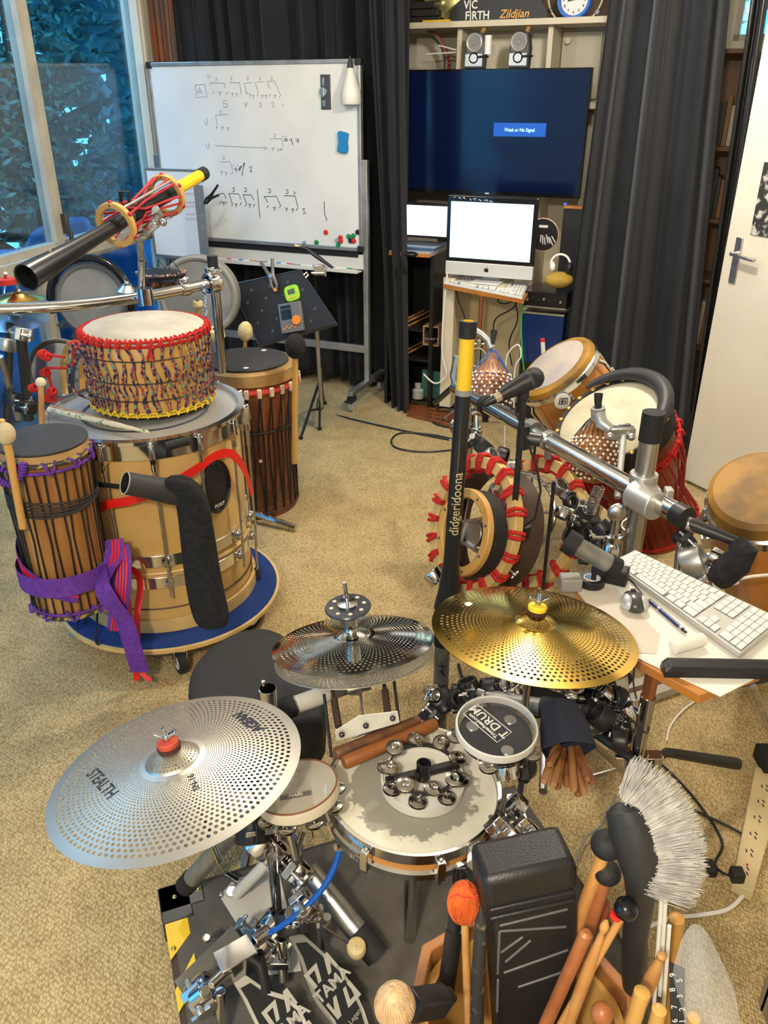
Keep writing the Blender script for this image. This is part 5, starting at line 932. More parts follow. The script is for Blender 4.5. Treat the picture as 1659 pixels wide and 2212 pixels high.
part('mark', MB().tube([A(656, 594, Y=4.12), A(662, 588, Y=4.12), A(666, 594, Y=4.12), A(660, 600, Y=4.12)], .004), white, t)
cable('cable', 'long black cable running over the carpet from the music stand', [A(690, 855, Y=4.38)]+pxs([(690, 885), (760, 905), (870, 930), (960, 948), (1010, 956)]), .005)
cable('cable', 'black cable loop on the carpet before the curtain', pxs([(1000, 955), (940, 940), (870, 935), (846, 950), (858, 968), (920, 976), (1010, 968)]), .005)
cable('wire', 'thin dark wire curling between window frame and whiteboard', [Sp(*Bs(u, v, .2), .2) for u, v in ((328, 215), (308, 235), (300, 265), (306, 300), (325, 312))], .002); cable('cable', 'blue white spotted cord hanging from the rack clamp', [A(440, 615, Y=3.2), A(443, 660, Y=3.22), A(447, 700, Y=3.24), A(448, 740, Y=3.26)], .006, mat('blue_white_cord', (.03, .12, .40), .6, col2=(.6, .65, .7), ns=120, sharp=(.48, .52)), cat='cord')
# ================================================================ FRONT: PLATFORM, CYMBALS, SNARE
def pierced(F, R, N, prof, ra, rb, bell, N2=40, th=.0011, hole=.31):
    """cymbal sheet with real holes in rings; prof(r) = height"""
    mb = MB(F); idx = {}
    def vert(key, r, a):
        if key not in idx: idx[key] = len(mb.v); mb.v.append(F @ V((r*math.cos(a), r*math.sin(a), prof(r))))
        return idx[key]
    def zone(tag, N, r0, r1):
        st = 2*PI/N; K = max(2, round(math.log(r1/r0)/(st*.88))); q = (r1/r0)**(1/K)
        for k in range(K):
            A0, A1 = r0*q**k, r0*q**(k+1); rm = (A0*A1)**.5
            for i in range(N):
                j0 = 2*i+(k % 2); a0 = j0*st/2; ac = a0+st/2; a2 = a0+st
                o = [vert((tag, k, j0 % (2*N)), A0, a0), vert((tag, k, (j0+1) % (2*N)), A0, ac), vert((tag, k, (j0+2) % (2*N)), A0, a2), vert((tag, k, 's', (j0+2) % (2*N)), rm, a2),
                     vert((tag, k+1, (j0+2) % (2*N)), A1, a2), vert((tag, k+1, (j0+1) % (2*N)), A1, ac), vert((tag, k+1, j0 % (2*N)), A1, a0), vert((tag, k, 's', j0 % (2*N)), rm, a0)]
                hr = rm*st*hole; h = []
                for b in (225, 270, 315, 0, 45, 90, 135, 180):
                    x, y = hr*math.cos(math.radians(b)), hr*math.sin(math.radians(b)); h.append(len(mb.v)); rr = rm+y; aa = ac+x/rm; mb.v.append(F @ V((rr*math.cos(aa), rr*math.sin(aa), prof(rr))))
                for e in range(8): mb.f.append((o[e], o[(e+1) % 8], h[(e+1) % 8], h[e])); mb.mi.append(0)
        return [vert((tag, 0, j), r0, j*st/2) for j in range(2*N)], [vert((tag, K, j), r1, j*st/2) for j in range(2*N)]
    def ringv(n, r): s = len(mb.v); mb.v.extend(F @ V((r*math.cos(2*PI*j/n), r*math.sin(2*PI*j/n), prof(r))) for j in range(n)); return list(range(s, s+n))
    def join(a, b):
        n, m_ = len(a), len(b)
        if n == m_:
            for j in range(n): mb.f.append((a[j], a[(j+1) % n], b[(j+1) % n], b[j])); mb.mi.append(0)
        else:
            i = j = 0
            while i < n or j < m_:
                if j >= m_ or (i < n and (i+1)/n <= (j+1)/m_): mb.f.append((a[i % n], a[(i+1) % n], b[j % m_])); i += 1
                else: mb.f.append((a[i % n], b[(j+1) % m_], b[j % m_])); j += 1
                mb.mi.append(0)
    i1, o1 = zone('a', N, ra, rb); prev = o1
    for r in (rb+(R-rb)*.5, R): nx = ringv(2*N, r); join(prev, nx); prev = nx
    i2, o2 = zone('b', N2, .016, bell*.93); mid = ringv(2*N2, bell); mid2 = ringv(2*N, (bell+ra)/2); join(o2, mid); join(mid, mid2); join(mid2, i1)
    c0 = ringv(2*N2, .006); join(c0, i2); return mb
def cym_prof(R, bell, hb, hw): return lambda r: hw*(1-r/R)**1.0+ (hb*(1-(r/bell)**2)**.8 if r < bell else 0)-.0035*(r/R)**4
def cymbal(name, label, u, v, t, w_px, ang, ratio, m_, N, bell, hb, hw, felt_m, cat='cymbal', off=0, group=None, top=True):
    c = A(u, v, t=t); R = w_px/2*t/FPX; n = disc_n(u, v, ang, ratio); F = fr(c, n, (1, 0, 0)); pf = cym_prof(R, bell, hb, hw)
    tt = thing(name, label, cat, c, group); o = part('sheet', pierced(F, R, N, pf, bell*1.22, R*.93, bell), m_, tt, smooth=False); sd = o.modifiers.new('s', 'SOLIDIFY'); sd.thickness = .0011
    if top:
        zt = pf(.001); p = part('felt_washer', MB(F).lathe([(.003, zt), (.020, zt), (.021, zt+.008), (.018, zt+.0085)], 28), mat('dark_felt', (.06, .02, .015), .9), tt); part('washer', MB(F).lathe([(.003, zt+.0085), (.0185, zt+.0085), (.019, zt+.016), (.016, zt+.019), (.003, zt+.020)], 28), felt_m, tt)
        m = MB(F); m.cyl((0, 0, -.03), (0, 0, zt+.045), .004, n=10); m.cyl((0, 0, zt+.02), (0, 0, zt+.03), .007, n=12); m.bar((-.004, 0, zt+.027), (-.020, 0, zt+.036), .005, .010); m.bar((.004, 0, zt+.027), (.020, 0, zt+.036), .005, .010); part('wing_nut', m, chrome, tt, bevel=.001)
    return tt, F, R, pf
def plane_pt(F, u, v):
    p = hit(u, v, F.translation, V((F[0][2], F[1][2], F[2][2]))); q = F.inverted() @ p; return q.x, q.y
def cym_text(tt, F, pf, st, ua, va, ub, vb, size, m_, bold=.01, up=1, h=.0010, sx=1, name='lettering'):
    xa, ya = plane_pt(F, ua, va); xb, yb = plane_pt(F, ub, vb); cx, cy = (xa+xb)/2, (ya+yb)/2; d = V((xb-xa, yb-ya, 0)).normalized(); e = V((-d.y, d.x, 0))*up
    def fn(x, y, hh): px, py = cx+d.x*x*sx+e.x*y, cy+d.y*x*sx+e.y*y; return F @ V((px, py, pf(math.hypot(px, py))+h+hh))
    return part(name, MB().text(st, size, fn, bold=bold, th=.0004), m_, tt, smooth=False)
silv = mat('cymbal_steel', (.60, .57, .50), .36, .9); silv2 = mat('cymbal_mirror', (.55, .54, .50), .10, 1); goldc = mat('cymbal_gold', (.56, .37, .08), .15, 1)
redw = mat('red_washer', (.45, .06, .03), .6)
cs, F, R, pf = cymbal('cymbal', 'large satin silver pierced cymbal with black lettering at the left front', 380, 1662, 1.44, 545, 17, .565, silv, 108, .048, .014, .030, redw)
cym_text(cs, F, pf, 'STEALTH', 188, 1662, 262, 1752, .032, ink, .015, sx=.85); cym_text(cs, F, pf, 'AGEAN', 572, 1592, 508, 1543, .030, ink, .06, sx=.85); cym_text(cs, F, pf, 'SN-16', 434, 1730, 416, 1690, .016, ink, .02)
post_l = F.translation
cg, F, R, pf = cymbal('cymbal', 'gold coloured pierced cymbal with yellow washer at the centre right', 1153, 1362, 1.635, 441, -9, .46, goldc, 96, .043, .013, .026, mat('yellow_washer', (.80, .60, .03), .5))
x, y = plane_pt(F, 1012, 1312); part('sticker', MB(F).puck(.009, 0, .001, 20, Matrix.Translation((x, y, pf(math.hypot(x, y))+.001))), white, cg, 'round white sticker')
gF = F
ch, F, R, pf = cymbal('hi_hat', 'pair of mirror steel pierced hi-hat cymbals with black ring above', 762, 1386, 1.72, 350, 6, .36, silv2, 84, .040, .012, .020, redw, 'hi-hat', top=False)
F2 = F @ Matrix.Translation((0, 0, -.034)); o = part('lower_cymbal', pierced(F2, R*.985, 84, lambda r: -cym_prof(R, .04, .012, .02)(r), .049, R*.92, .04), silv, ch, 'dull lower cymbal', smooth=False); sd = o.modifiers.new('s', 'SOLIDIFY'); sd.thickness = .0011
m = MB(); rod0 = F.translation; rodt = A(744, 1258, t=1.62); m.cyl(rod0, rodt, .0042, n=12); part('rod', m, chrome, ch)
zc_ = lambda z: rod0.lerp(rodt, z); ax = (rodt-rod0).normalized()
Fc = fr(zc_(.30), ax); m = MB(Fc).lathe([(.001, -.03), (.012, -.03), (.014, -.012), (.010, -.008), (.016, -.004), (.018, .012), (.018, .03), (.010, .032), (.001, .032)], 28); part('clutch', m, chrome, ch)
Fr2 = fr(zc_(.60), (ax+V((.0, .18, 0))).normalized()); part('ring_plate', MB(Fr2).lathe([(.012, -.004), (.046, -.004), (.048, 0), (.046, .003), (.012, .004)], 40, None, True), mat('ring_black', (.03, .035, .045), .3), ch, 'black ring plate'); part('washer', MB(Fr2).lathe([(.003, .004), (.020, .004), (.021, .010), (.003, .012)], 24), chrome, ch); m = MB(Fr2); [m.puck(.0045, .003, .0046, 12, Matrix.Translation((.034*math.cos(a), .034*math.sin(a), 0))) for a in [PI*k/4+.2 for k in range(8)]]; part('ring_holes', m, MC['cream_paint'], ch)
part('lower_collar', MB(fr(zc_(.12), ax)).lathe([(.004, -.012), (.012, -.012), (.013, .012), (.004, .014)], 20), steel, ch)
# platform board
PZ = .055; A0, A1_, A2 = A(345, 1925, z=PZ), A(1112, 1692, z=PZ), A(1342, 2016, z=PZ); ex = (A1_-A0).normalized(); ey = (A2-A1_); ey = (ey-ex*ey.dot(ex)).normalized(); PWd = (A1_-A0).length
Fp = fr(A0-V((0, 0, PZ)), (0, 0, 1), ex); ey = Fp.to_3x3().inverted() @ ey; sg = -1 if ey.y < 0 else 1
t = thing('platform', 'grey carpeted drum platform with a black metal corner and hazard stripes', 'platform', A0-V((0, 0, PZ)))
part('base', MB(Fp).box((PWd/2, sg*.5, PZ/2-.002), (PWd, 1.0, PZ-.004)), mat('platform_edge', (.055, .035, .025), .6), t, smooth=False, bevel=.003); part('carpet', MB(Fp).box((PWd/2, sg*.5, PZ-.001), (PWd-.03, .97, .006)), mat('grey_felt_carpet', (.105, .095, .08), .9, col2=(.075, .068, .058), ns=14, bump=.4, bs=260), t, smooth=False)
part('corner_guard', MB(Fp).box((.045, sg*.03, PZ/2+.001), (.10, .07, PZ+.006)).box((.03, sg*.045, PZ/2+.001), (.07, .10, PZ+.006)), mat('guard_black', (.03, .028, .028), .35), t, smooth=False, bevel=.003)
for x_, y_ in ((.03, .03), (.085, .03), (.01, .16)): part('screw', MB(Fp).ball((x_, sg*y_, PZ+.004), .006, (1, 1, .5), 12, 6), brass, t)
m = MB(Fp)
for k in range(2): y0 = .085+.15*k; m.prism([(0.0, sg*(y0+.0)), (.050, sg*(y0+.0)), (.050, sg*(y0+.05)), (.0, sg*(y0+.10))] if k == 0 else [(.05, sg*(y0-.05)), (.05, sg*(y0+.01)), (.0, sg*(y0+.07)), (0, sg*(y0+.02))], PZ+.002, PZ+.0028)
part('yellow_stripes', m, yellow, t, 'yellow hazard stripes', smooth=False)
def tube_thing(name, label, p, q, r, m_, cat='tube', endm=None, endl=.05, group=None, kids=None):
    t = thing(name, label, cat, q, group); d = (V(q)-V(p)).normalized(); part('tube', MB().cyl(p, q, r, n=24), m_, t)
    if endm: part('end_cap', MB().cyl(V(q)-d*endl, V(q)+d*.006, r*1.12, n=24), endm, t)
    return t
worn = mat('worn_aluminium', (.30, .30, .28), .45, .7, (.20, .20, .19), 40, stretch=(1, 1, .3))
tube_thing('rack_tube', 'scratched grey tube with black end cap over the platform corner', A(560, 1735, z=.40), A(402, 1912, z=.12), .0205, worn, 'rack tube', rubber, .03)
tube_thing('floor_tube', 'thick polished steel leg with black rubber foot on the platform', A(665, 1880, z=.20), A(812, 2062, z=.10), .024, steel, 'tube', rubber, .06)
tube_thing('stand_post', 'vertical chrome post rising from the white pedal plate', A(600, 1985, z=.10), A(588, 1850, z=.34), .0115, chrome, 'post')
tube_thing('white_strut', 'white curved steel strut with wing bolt on the pedal plate', A(590, 1850, z=.26), A(512, 1930, z=.085), .013, mat('white_enamel', (.60, .57, .50), .35), 'arm')
# pedals
t = thing('base_plate', 'pale flat metal plate lying on the platform under the pedals', 'plate', A(560, 1990, z=PZ)); m = MB(); slab(m, ((474, 1934), (505, 1898), (575, 1880), (604, 1886), (652, 2095), (580, 2104)), PZ+.012, .006); part('sheet', m, mat('plate_white', (.52, .50, .44), .4), t, smooth=False, bevel=.002)
m = MB(); m.ball(A(478, 1933, z=PZ+.016), .007); m.cyl(A(500, 1925, z=PZ+.012), A(500, 1925, z=PZ+.04), .013); m.bar(A(488, 1888, z=PZ+.05), A(516, 1905, z=PZ+.05), .012, .012); part('wing_bolt', m, chrome, t, bevel=.002)
def footboard(label, outline, z0, z1, txt, tsz, txtpx, small=None):
    t = thing('kick_pedal', label, 'pedal', A(*outline[0], z=z1)); vs_ = [p for p in outline]; ys = [p[1] for p in vs_]; ya, yb = min(ys), max(ys)
    zz = lambda v: z1+(z0-z1)*(v-ya)/(yb-ya); P = [A(u, v, z=zz(v)) for u, v in vs_]; n = len(P); cen = sum(P, V())/n
    m = MB(); m.add(P+[p-V((0, 0, .006)) for p in P], [tuple(range(n)), tuple(range(n, 2*n))[::-1]]+[(i, (i+1) % n, n+(i+1) % n, n+i) for i in range(n)]); part('footboard', m, mat('footboard_silver', (.30, .29, .26), .4, .6), t, smooth=False, bevel=.001)
    Q = [cen+(p-cen)*.86+V((0, 0, .0)) for p in P]; nn = (P[1]-P[0]).cross(P[n//2]-P[0]).normalized(); nn = nn if nn.z > 0 else -nn
    m = MB(); m.add([q+nn*.0006 for q in Q]+[q+nn*.0018 for q in Q], [tuple(range(n))[::-1], tuple(range(n, 2*n))]+[(i, (i+1) % n, n+(i+1) % n, n+i) for i in range(n)]); part('grip', m, mat('grip_black', (.006, .006, .006), .8), t, 'black grip surface', smooth=False)
    def fn_for(ua, va, ub, vb, k=1):
        a = hit(ua, va, P[0], nn); b = hit(ub, vb, P[0], nn); d = (b-a).normalized(); e = nn.cross(d); c = (a+b)/2; return lambda x, y, h: c+d*x+e*y+nn*(.0024+h)
    part('lettering', MB().text(txt, tsz, fn_for(*txtpx), bold=.03), mat('logo_silver', (.36, .34, .29), .4), t, smooth=False)
    m = MB(); f0 = fn_for(*txtpx); 
    for s in (1, -1):
        for poly in ([(-.030, .018), (-.030, .052), (.004, .052), (-.010, .020), (-.018, .020), (-.008, .044), (-.022, .044), (-.022, .018)], [(.006, .018), (.022, .052), (.032, .052), (.032, .018), (.026, .018), (.026, .036), (.014, .018)]):
            pp = [f0(s*x_, s*y_, 0) for x_, y_ in poly]; k = len(pp); m.add(pp+[q+nn*.0006 for q in pp], [tuple(range(k))[::-1], tuple(range(k, 2*k))]+[(i, (i+1) % k, k+(i+1) % k, k+i) for i in range(k)])
    part('logo', m, MC['logo_silver'], t, smooth=False)
    if small: part('script_lettering', MB().text(small[0], .013, fn_for(*small[1])), MC['logo_silver'], t, smooth=False)
    return t, P, nn
pd1, P1, n1 = footboard('kick pedal with long black and silver footboard, further right of the pair', [(625, 2021), (653, 2018), (701, 2061), (734, 2090), (763, 2133), (786, 2184), (802, 2235), (850, 2320), (790, 2360), (723, 2212), (683, 2162), (662, 2112), (644, 2057)], .08, .17, 'TAMA', .030, (695, 2152, 740, 2105), ('The Legend', (745, 2225, 775, 2185)))
pd2, P2, n2 = footboard('kick pedal with black and silver footboard cut by the lower photo edge', [(506, 2122), (531, 2108), (575, 2139), (615, 2151), (647, 2177), (664, 2215), (690, 2300), (730, 2400), (660, 2420), (590, 2290), (553, 2212), (524, 2151)], .08, .17, 'TAMA', .030, (605, 2235, 650, 2190))
def beater_arm(par, pts, r, m_=chrome, name='arm'): part(name, MB().tube(pts, r, 10), m_, par)
m = MB(); m.cyl(A(615, 2000, z=.22), A(665, 1965, z=.24), .011); m.box(A(668, 1962, z=.24), (.035, .03, .04)); m.cyl(A(608, 2030, z=.18), A(612, 2120, z=.10), .010); m.cyl(A(640, 1985, z=.22), A(640, 1970, z=.24), .024, n=28); part('axle', m, chrome, pd1, bevel=.002)
m = MB(); m.cyl(A(695, 2045, z=.1), A(690, 1960, z=.24), .008); m.cyl(A(702, 2010, z=.16), A(705, 1980, z=.2), .010); part('frame_post', m, steel, pd1); part('spring', MB().tube([A(698+5*math.cos(k*1.6), 2030-k*2.2, z=.14+.0035*k) for k in range(20)], .002, 5), dsteel, pd1)
bt = A(770, 2048, z=.14); part('beater_shaft', MB().cyl(A(672, 1985, z=.20), bt, .0028, n=8), chrome, pd1); part('beater', MB(fr(bt, (0, -.3, 1))).lathe([(.001, -.018), (.018, -.018), (.020, -.01), (.020, .008), (.017, .012), (.001, .013)], 28), felt, pd1, 'cream felt beater')
part('beater', MB().tube([A(560, 2070, z=.17), A(572, 2120, z=.16), A(575, 2150, z=.15)], [.012, .010, .014], 12), black, pd2, 'black beater')
m = MB(); m.cyl(A(455, 2130, z=.2), A(530, 2060, z=.2), .011); m.box(A(510, 2075, z=.19), (.075, .05, .05), Matrix.Rotation(.6, 3, 'Z')); m.cyl(A(420, 2160, z=.18), A(445, 2140, z=.2), .018); m.cyl(A(475, 2140, z=.18), A(480, 2212, z=.1), .011); m.cyl(A(548, 2035, z=.21), A(580, 2010, z=.21), .014); m.box(A(600, 2065, z=.14), (.05, .05, .02)); part('axle', m, chrome, pd2, bevel=.002)
P3 = [A(378, 2119, z=.13), A(501, 2000, z=.14), A(508, 2022, z=.08), A(545, 2060, z=.07), A(412, 2173, z=.08)]
m = MB(); m.add(P3+[p-V((0, 0, .003)) for p in P3], [tuple(range(5)), tuple(range(5, 10))[::-1]]+[(i, (i+1) % 5, 5+(i+1) % 5, 5+i) for i in range(5)]); t = thing('bracket_plate', 'bare slanted aluminium bracket plate beside the lower pedal', 'bracket', P3[0]); part('sheet', m, alu, t, smooth=False, bevel=.001); m = MB()
for (u, v) in ((415, 2135), (418, 2150), (447, 2025)): m.cyl(A(u, v, z=.12), A(u, v, z=.17), .006); m.ball(A(u, v, z=.16), .010)
part('bolts', m, chrome, t)
for (u, v, z, s, lb) in ((590, 2006, .14, .05, 'chrome clamp at the foot of the vertical post'), (630, 1990, .20, .045, 'black toothed clamp on the blue cable run'), (660, 1955, .26, .040, 'chrome hinge clamp above the right pedal'), (560, 2035, .16, .045, 'steel clamp joining the lower pedal axle'), (440, 2150, .15, .05, 'chrome spring housing on the lower pedal'), (640, 1880, .25, .045, 'chrome clamp on the upper end of the rubber footed leg'), (585, 1835, .30, .05, 'steel cross clamp under the small tambourine'), (560, 1822, .33, .045, 'chrome cross clamp behind the scratched grey tube'), (545, 1795, .36, .05, 'black tube clamp under the silver cymbal edge')):
    clampblock('clamp', lb, A(u, v, z=z), (math.cos(u), .5, .6), s, black if 'black' in lb else chrome, sd=v)
m = MB(fr(A(612, 1838, z=.29), (-.5, -.8, .35))); m.lathe([(.030, -.012), (.043, -.012), (.046, 0), (.043, .012), (.030, .012), (.027, 0)], 32, None, True); solo('rubber_ring', m, mat('brown_rubber', (.05, .04, .035), .5, col2=(.14, .12, .11), ns=15), 'dark rubber ring clamped below the small tambourine', 'ring')
cable('blue_cable', 'bright blue round cable from the snare drum down to the pedals', [A(738, 1815, z=.42), A(728, 1860, z=.38), A(700, 1915, z=.33), A(655, 1965, z=.28), A(600, 2005, z=.23), A(562, 2025, z=.2)], .0062, mat('blue_sheath', (.005, .09, .42), .4, bump=.6, bs=300))
# snare drum
tS = 1.55; c = A(893, 1700, t=tS); sR = .5*377*tS/FPX; F = fr(c, disc_n(893, 1700, -4, .715)); t = thing('snare_drum', 'shallow snare drum with worn white head in the front centre', 'drum', c)
def worn_head():
    m = mat('worn_snare_head', (.66, .63, .54), .38); nt = m.node_tree; b = nt.nodes['Principled BSDF']; N = nt.nodes.new; tc = N('ShaderNodeTexCoord'); ln = N('ShaderNodeVectorMath'); ln.operation = 'LENGTH'; nt.links.new(tc.outputs['Object'], ln.inputs[0])
    r = N('ShaderNodeValToRGB'); e = r.color_ramp.elements; e[0].position = 0; e[0].color = (1,)*4; e[1].position = 1; e[1].color = (0,)*3+(1,)
    for p, v in ((.07, .9), (.105, .72), (.125, .42), (.14, .2)): q = e.new(p); q.color = (v, v, v, 1)
    n = N('ShaderNodeTexNoise'); n.inputs['Scale'].default_value = 32; n.inputs['Detail'].default_value = 9; n.inputs['Roughness'].default_value = .65; nt.links.new(tc.outputs['Object'], n.inputs['Vector'])
    ad = N('ShaderNodeMath'); ad.operation = 'ADD'; nt.links.new(ln.outputs['Value'], r.inputs[0]); nt.links.new(r.outputs[0], ad.inputs[0]); k5 = N('ShaderNodeMath'); k5.operation = 'MULTIPLY'; k5.inputs[1].default_value = 1.7; nt.links.new(n.outputs['Fac'], k5.inputs[0]); nt.links.new(k5.outputs[0], ad.inputs[1])
    s = N('ShaderNodeValToRGB'); s.color_ramp.elements[0].position = .64; s.color_ramp.elements[1].position = .69; mu = N('ShaderNodeMath'); mu.operation = 'MULTIPLY'; mu.inputs[1].default_value = .5; nt.links.new(ad.outputs[0], mu.inputs[0]); nt.links.new(mu.outputs[0], s.inputs[0])
    mx = N('ShaderNodeMix'); mx.data_type = 'RGBA'; mx.inputs['A'].default_value = (.60, .57, .48, 1); mx.inputs['B'].default_value = (.25, .24, .205, 1); nt.links.new(s.outputs[0], mx.inputs['Factor']); nt.links.new(mx.outputs['Result'], b.inputs['Base Color']); return m
part('head', MB(F).lathe([(.001, 0), (sR*.95, 0), (sR*.965, -.004)], 72), worn_head(), t, 'white head worn grey in a ring'); part('hoop', MB(F).lathe([(sR*.955, -.016), (sR*.985, -.016), (sR*.985, .004), (sR, .006), (sR, .009), (sR*.965, .009), (sR*.955, .0)], 80, None, True), chrome, t); part('shell', MB(F).lathe([(sR*.955, -.045), (sR*.955, -.014)], 72), mat('orange_shell', (.50, .22, .05), .3, coat=.4), t); part('lower_hoop', MB(F).lathe([(sR*.95, -.055), (sR*.99, -.055), (sR*.995, -.040), (sR*.95, -.036)], 80, None, True), chrome, t); part('bottom_head', MB(F).puck(sR*.94, -.05, -.047, 48), clearm, t)
for k in range(8):
    a = 2*PI*k/8+.25; m = MB(F); m.box((sR*1.03*math.cos(a), sR*1.03*math.sin(a), -.022), (.018, .016, .045), Matrix.Rotation(a, 3, 'Z')); m.cyl((sR*1.03*math.cos(a), sR*1.03*math.sin(a), -.06), (sR*1.03*math.cos(a), sR*1.03*math.sin(a), .004), .004, n=8); part('lug', m, chrome, t, bevel=.003)
m = MB(F); a = math.radians(-52); m.box((sR*1.09*math.cos(a), sR*1.09*math.sin(a), -.02), (.035, .028, .05), Matrix.Rotation(a, 3, 'Z')); part('strainer', m, mat('strainer', (.55, .53, .48), .3, .7), t, bevel=.004)
m = MB(F); m.tube([(sR*.98*math.cos(a_), sR*.98*math.sin(a_), -.02) for a_ in [math.radians(x_) for x_ in range(175, 236, 6)]], .010, 8); part('side_rail', m, chrome, t)
stp = c-V((0, 0, .06)); part('stand_tube', MB().cyl(V((c.x, c.y+.02, PZ)), stp-V((0, 0, .02)), .014), chrome, t)
m = MB(); [m.tube([V((c.x+.04*math.cos(a_), c.y+.04*math.sin(a_), c.z-.13)), V((c.x+.17*math.cos(a_), c.y+.17*math.sin(a_)*.9, c.z-.075))], .007) for a_ in (PI/2, PI*7/6, PI*11/6)]; part('basket', m, chrome, t)
sF = F
def onS(u, v, h=.0): x_, y_ = plane_pt(sF, u, v); return sF @ V((x_, y_, h))
for k, (a_, b_, lb, rr) in enumerate((((724, 1640), (905, 1568), 'darker clave stick lying at the back of the snare drum', .0125), ((742, 1660), (940, 1578), 'orange brown clave stick lying in front of the darker one', .0135))):
    p, q = onS(*a_, rr+.001), onS(*b_, rr+.001+.004*k); d = (q-p).normalized(); solo('clave', MB().tube([p, p+d*.004, q-d*.004, q], [rr*.85, rr, rr, rr*.85], 20), clavew if k == 0 else mat('orange_clave', (.29, .10, .025), .5, col2=(.22, .07, .02), ns=25), lb, 'clave', 'claves on the snare drum')
t = thing('wire_tool', 'small clear plastic tool with red tip beside the claves', 'tool', onS(790, 1600, .005)); part('body', MB().bar(onS(752, 1615, .006), onS(790, 1598, .006), .015, .008), white, t, bevel=.002); part('tip', MB().bar(onS(772, 1612, .008), onS(778, 1610, .008), .008, .008), red, t); part('clip', MB().bar(onS(786, 1600, .007), onS(802, 1590, .007), .02, .01), steel, t, bevel=.002)
# small mute pad + jingle ring
jc = onS(912, 1697, .008); n_ = (sF.to_3x3() @ V((0, 0, 1))); Fj = fr(jc, n_); jR = .5*184*tS/FPX*.985
t = thing('mute_pad', 'small white round pad lying on the snare drum head', 'pad', jc); part('pad', MB(Fj).lathe([(.001, .010), (jR*.93, .010), (jR*.95, .014), (jR, .014), (jR, -.006), (.001, -.006)], 56), mat('pad_white', (.68, .66, .58), .35, col2=(.55, .54, .50), ns=5), t); m = MB(Fj).text('UPP', .026, lambda x_, y_, h: Fj @ V((-.028-x_*.9, .024-y_, .0106+h)), bold=.03); part('lettering', m, ink, t, smooth=False)
t = thing('jingle_ring', 'black cross arm ring of silver jingles on the white pad', 'jingle ring', jc); part('hub', MB(Fj).lathe([(.008, .012), (.014, .012), (.014, .050), (.009, .052), (.008, .048)], 24, None, True), blackg, t); part('crossbar', MB(Fj).box((0, 0, .026), (.150, .016, .012), Matrix.Rotation(.35, 3, 'Z')), black, t, bevel=.002); part('band', MB(Fj).hoop(.062, .065, .032, .042, 56), mat('ring_band', (.02, .02, .02), .35), t)
jm = mat('jingle_steel', (.55, .53, .49), .18, 1)
def jingle(mb, Fx, r=.017):
    for z_, s in ((.002, 1), (-.002, -1)): mb.lathe([(.001, z_+s*.0006), (r*.34, z_+s*.0006), (r*.5, z_+s*.0024), (r*.92, z_+s*.0008), (r, z_), (r, z_+s*.0007), (r*.9, z_+s*.0016), (r*.5, z_+s*.0032), (r*.34, z_+s*.0013), (.001, z_+s*.0013)], 28, Fx)
    mb.cyl((Fx @ V((0, 0, -.012))), (Fx @ V((0, 0, .013))), .0014, n=6)
for k in range(8):
    a = 2*PI*k/8+.2; m = MB(Fj); q = Matrix.Translation((.066*math.cos(a), .066*math.sin(a), .050+.002*math.sin(3*a))) @ Matrix.Rotation(.18, 4, 'X' if k % 2 else 'Y'); jingle(m, q); part('jingle', m, jm, t)
    if k in (3, 4, 5, 6, 7): m = MB(Fj); jingle(m, Matrix.Translation((.072*math.cos(a+.4), .072*math.sin(a+.4), .024)) @ Matrix.Rotation(.1, 4, 'Y')); part('lower_jingle', m, jm, t)
# clear head trigger tambourine
t0 = 1.50; c = A(1073, 1568, t=t0); R = .5*177*t0/FPX; F = fr(c, disc_n(1073, 1568, -8, .73)); t = thing('trigger_tambourine', 'small round clear headed trigger drum with white label above the snare', 'tambourine', c)
part('head', MB(F).lathe([(.001, 0), (R*.95, 0)], 56), headclear, t); part('rim', MB(F).lathe([(R*.93, -.004), (R*.96, .003), (R, .002), (R*1.01, -.006), (R, -.014), (R*.94, -.014)], 56, None, True), mat('rim_white', (.62, .60, .55), .35), t); part('inner_plate', MB(F).puck(R*.90, -.030, -.020, 48), blackg, t); m = MB(F)
for k in range(3): m.puck(.012, -.021, -.017, 20, Matrix.Translation((.045*math.cos(k*2-1.2), .045*math.sin(k*2-1.2), 0)))
part('sensors', m, steel, t)
xa, ya = plane_pt(F, 1045, 1600); 
def tfn(du, dv, sc=1):
    xa, ya = plane_pt(F, 1084, 1590); xb, yb = plane_pt(F, 1030, 1545); d = V((xb-xa, yb-ya, 0)).normalized(); e = V((-d.y, d.x, 0)); cx, cy = plane_pt(F, 1052, 1562)
    return lambda x_, y_, h: F @ V((cx+d.x*(x_+du)+e.x*(y_+dv), cy+d.y*(x_+du)+e.y*(y_+dv), .0008+h))
m = MB(); m.text('T DRUM', .025, tfn(0, -.006), bold=.01); m.text('Triggerhead.com', .0105, tfn(0, .011), bold=.02); f_ = tfn(0, 0)
bx = [(-.044, -.019), (.044, -.019), (.044, .019), (-.044, .019)]; m.tube([f_(x_, y_, 0) for x_, y_ in bx], .0008, 5, True); part('lettering', m, white, t, smooth=False)
for k in range(5): a = 2*PI*k/5-.6; m = MB(F); jingle(m, Matrix.Translation((.98*R*math.cos(a), .98*R*math.sin(a), -.026))); part('jingle', m, jm, t)
dn = c-V((0, 0, .03)); part('post', MB().cyl(V((c.x+.01, c.y+.03, PZ)), V((c.x+.01, c.y+.03, c.z-.03)), .010), chrome, t)
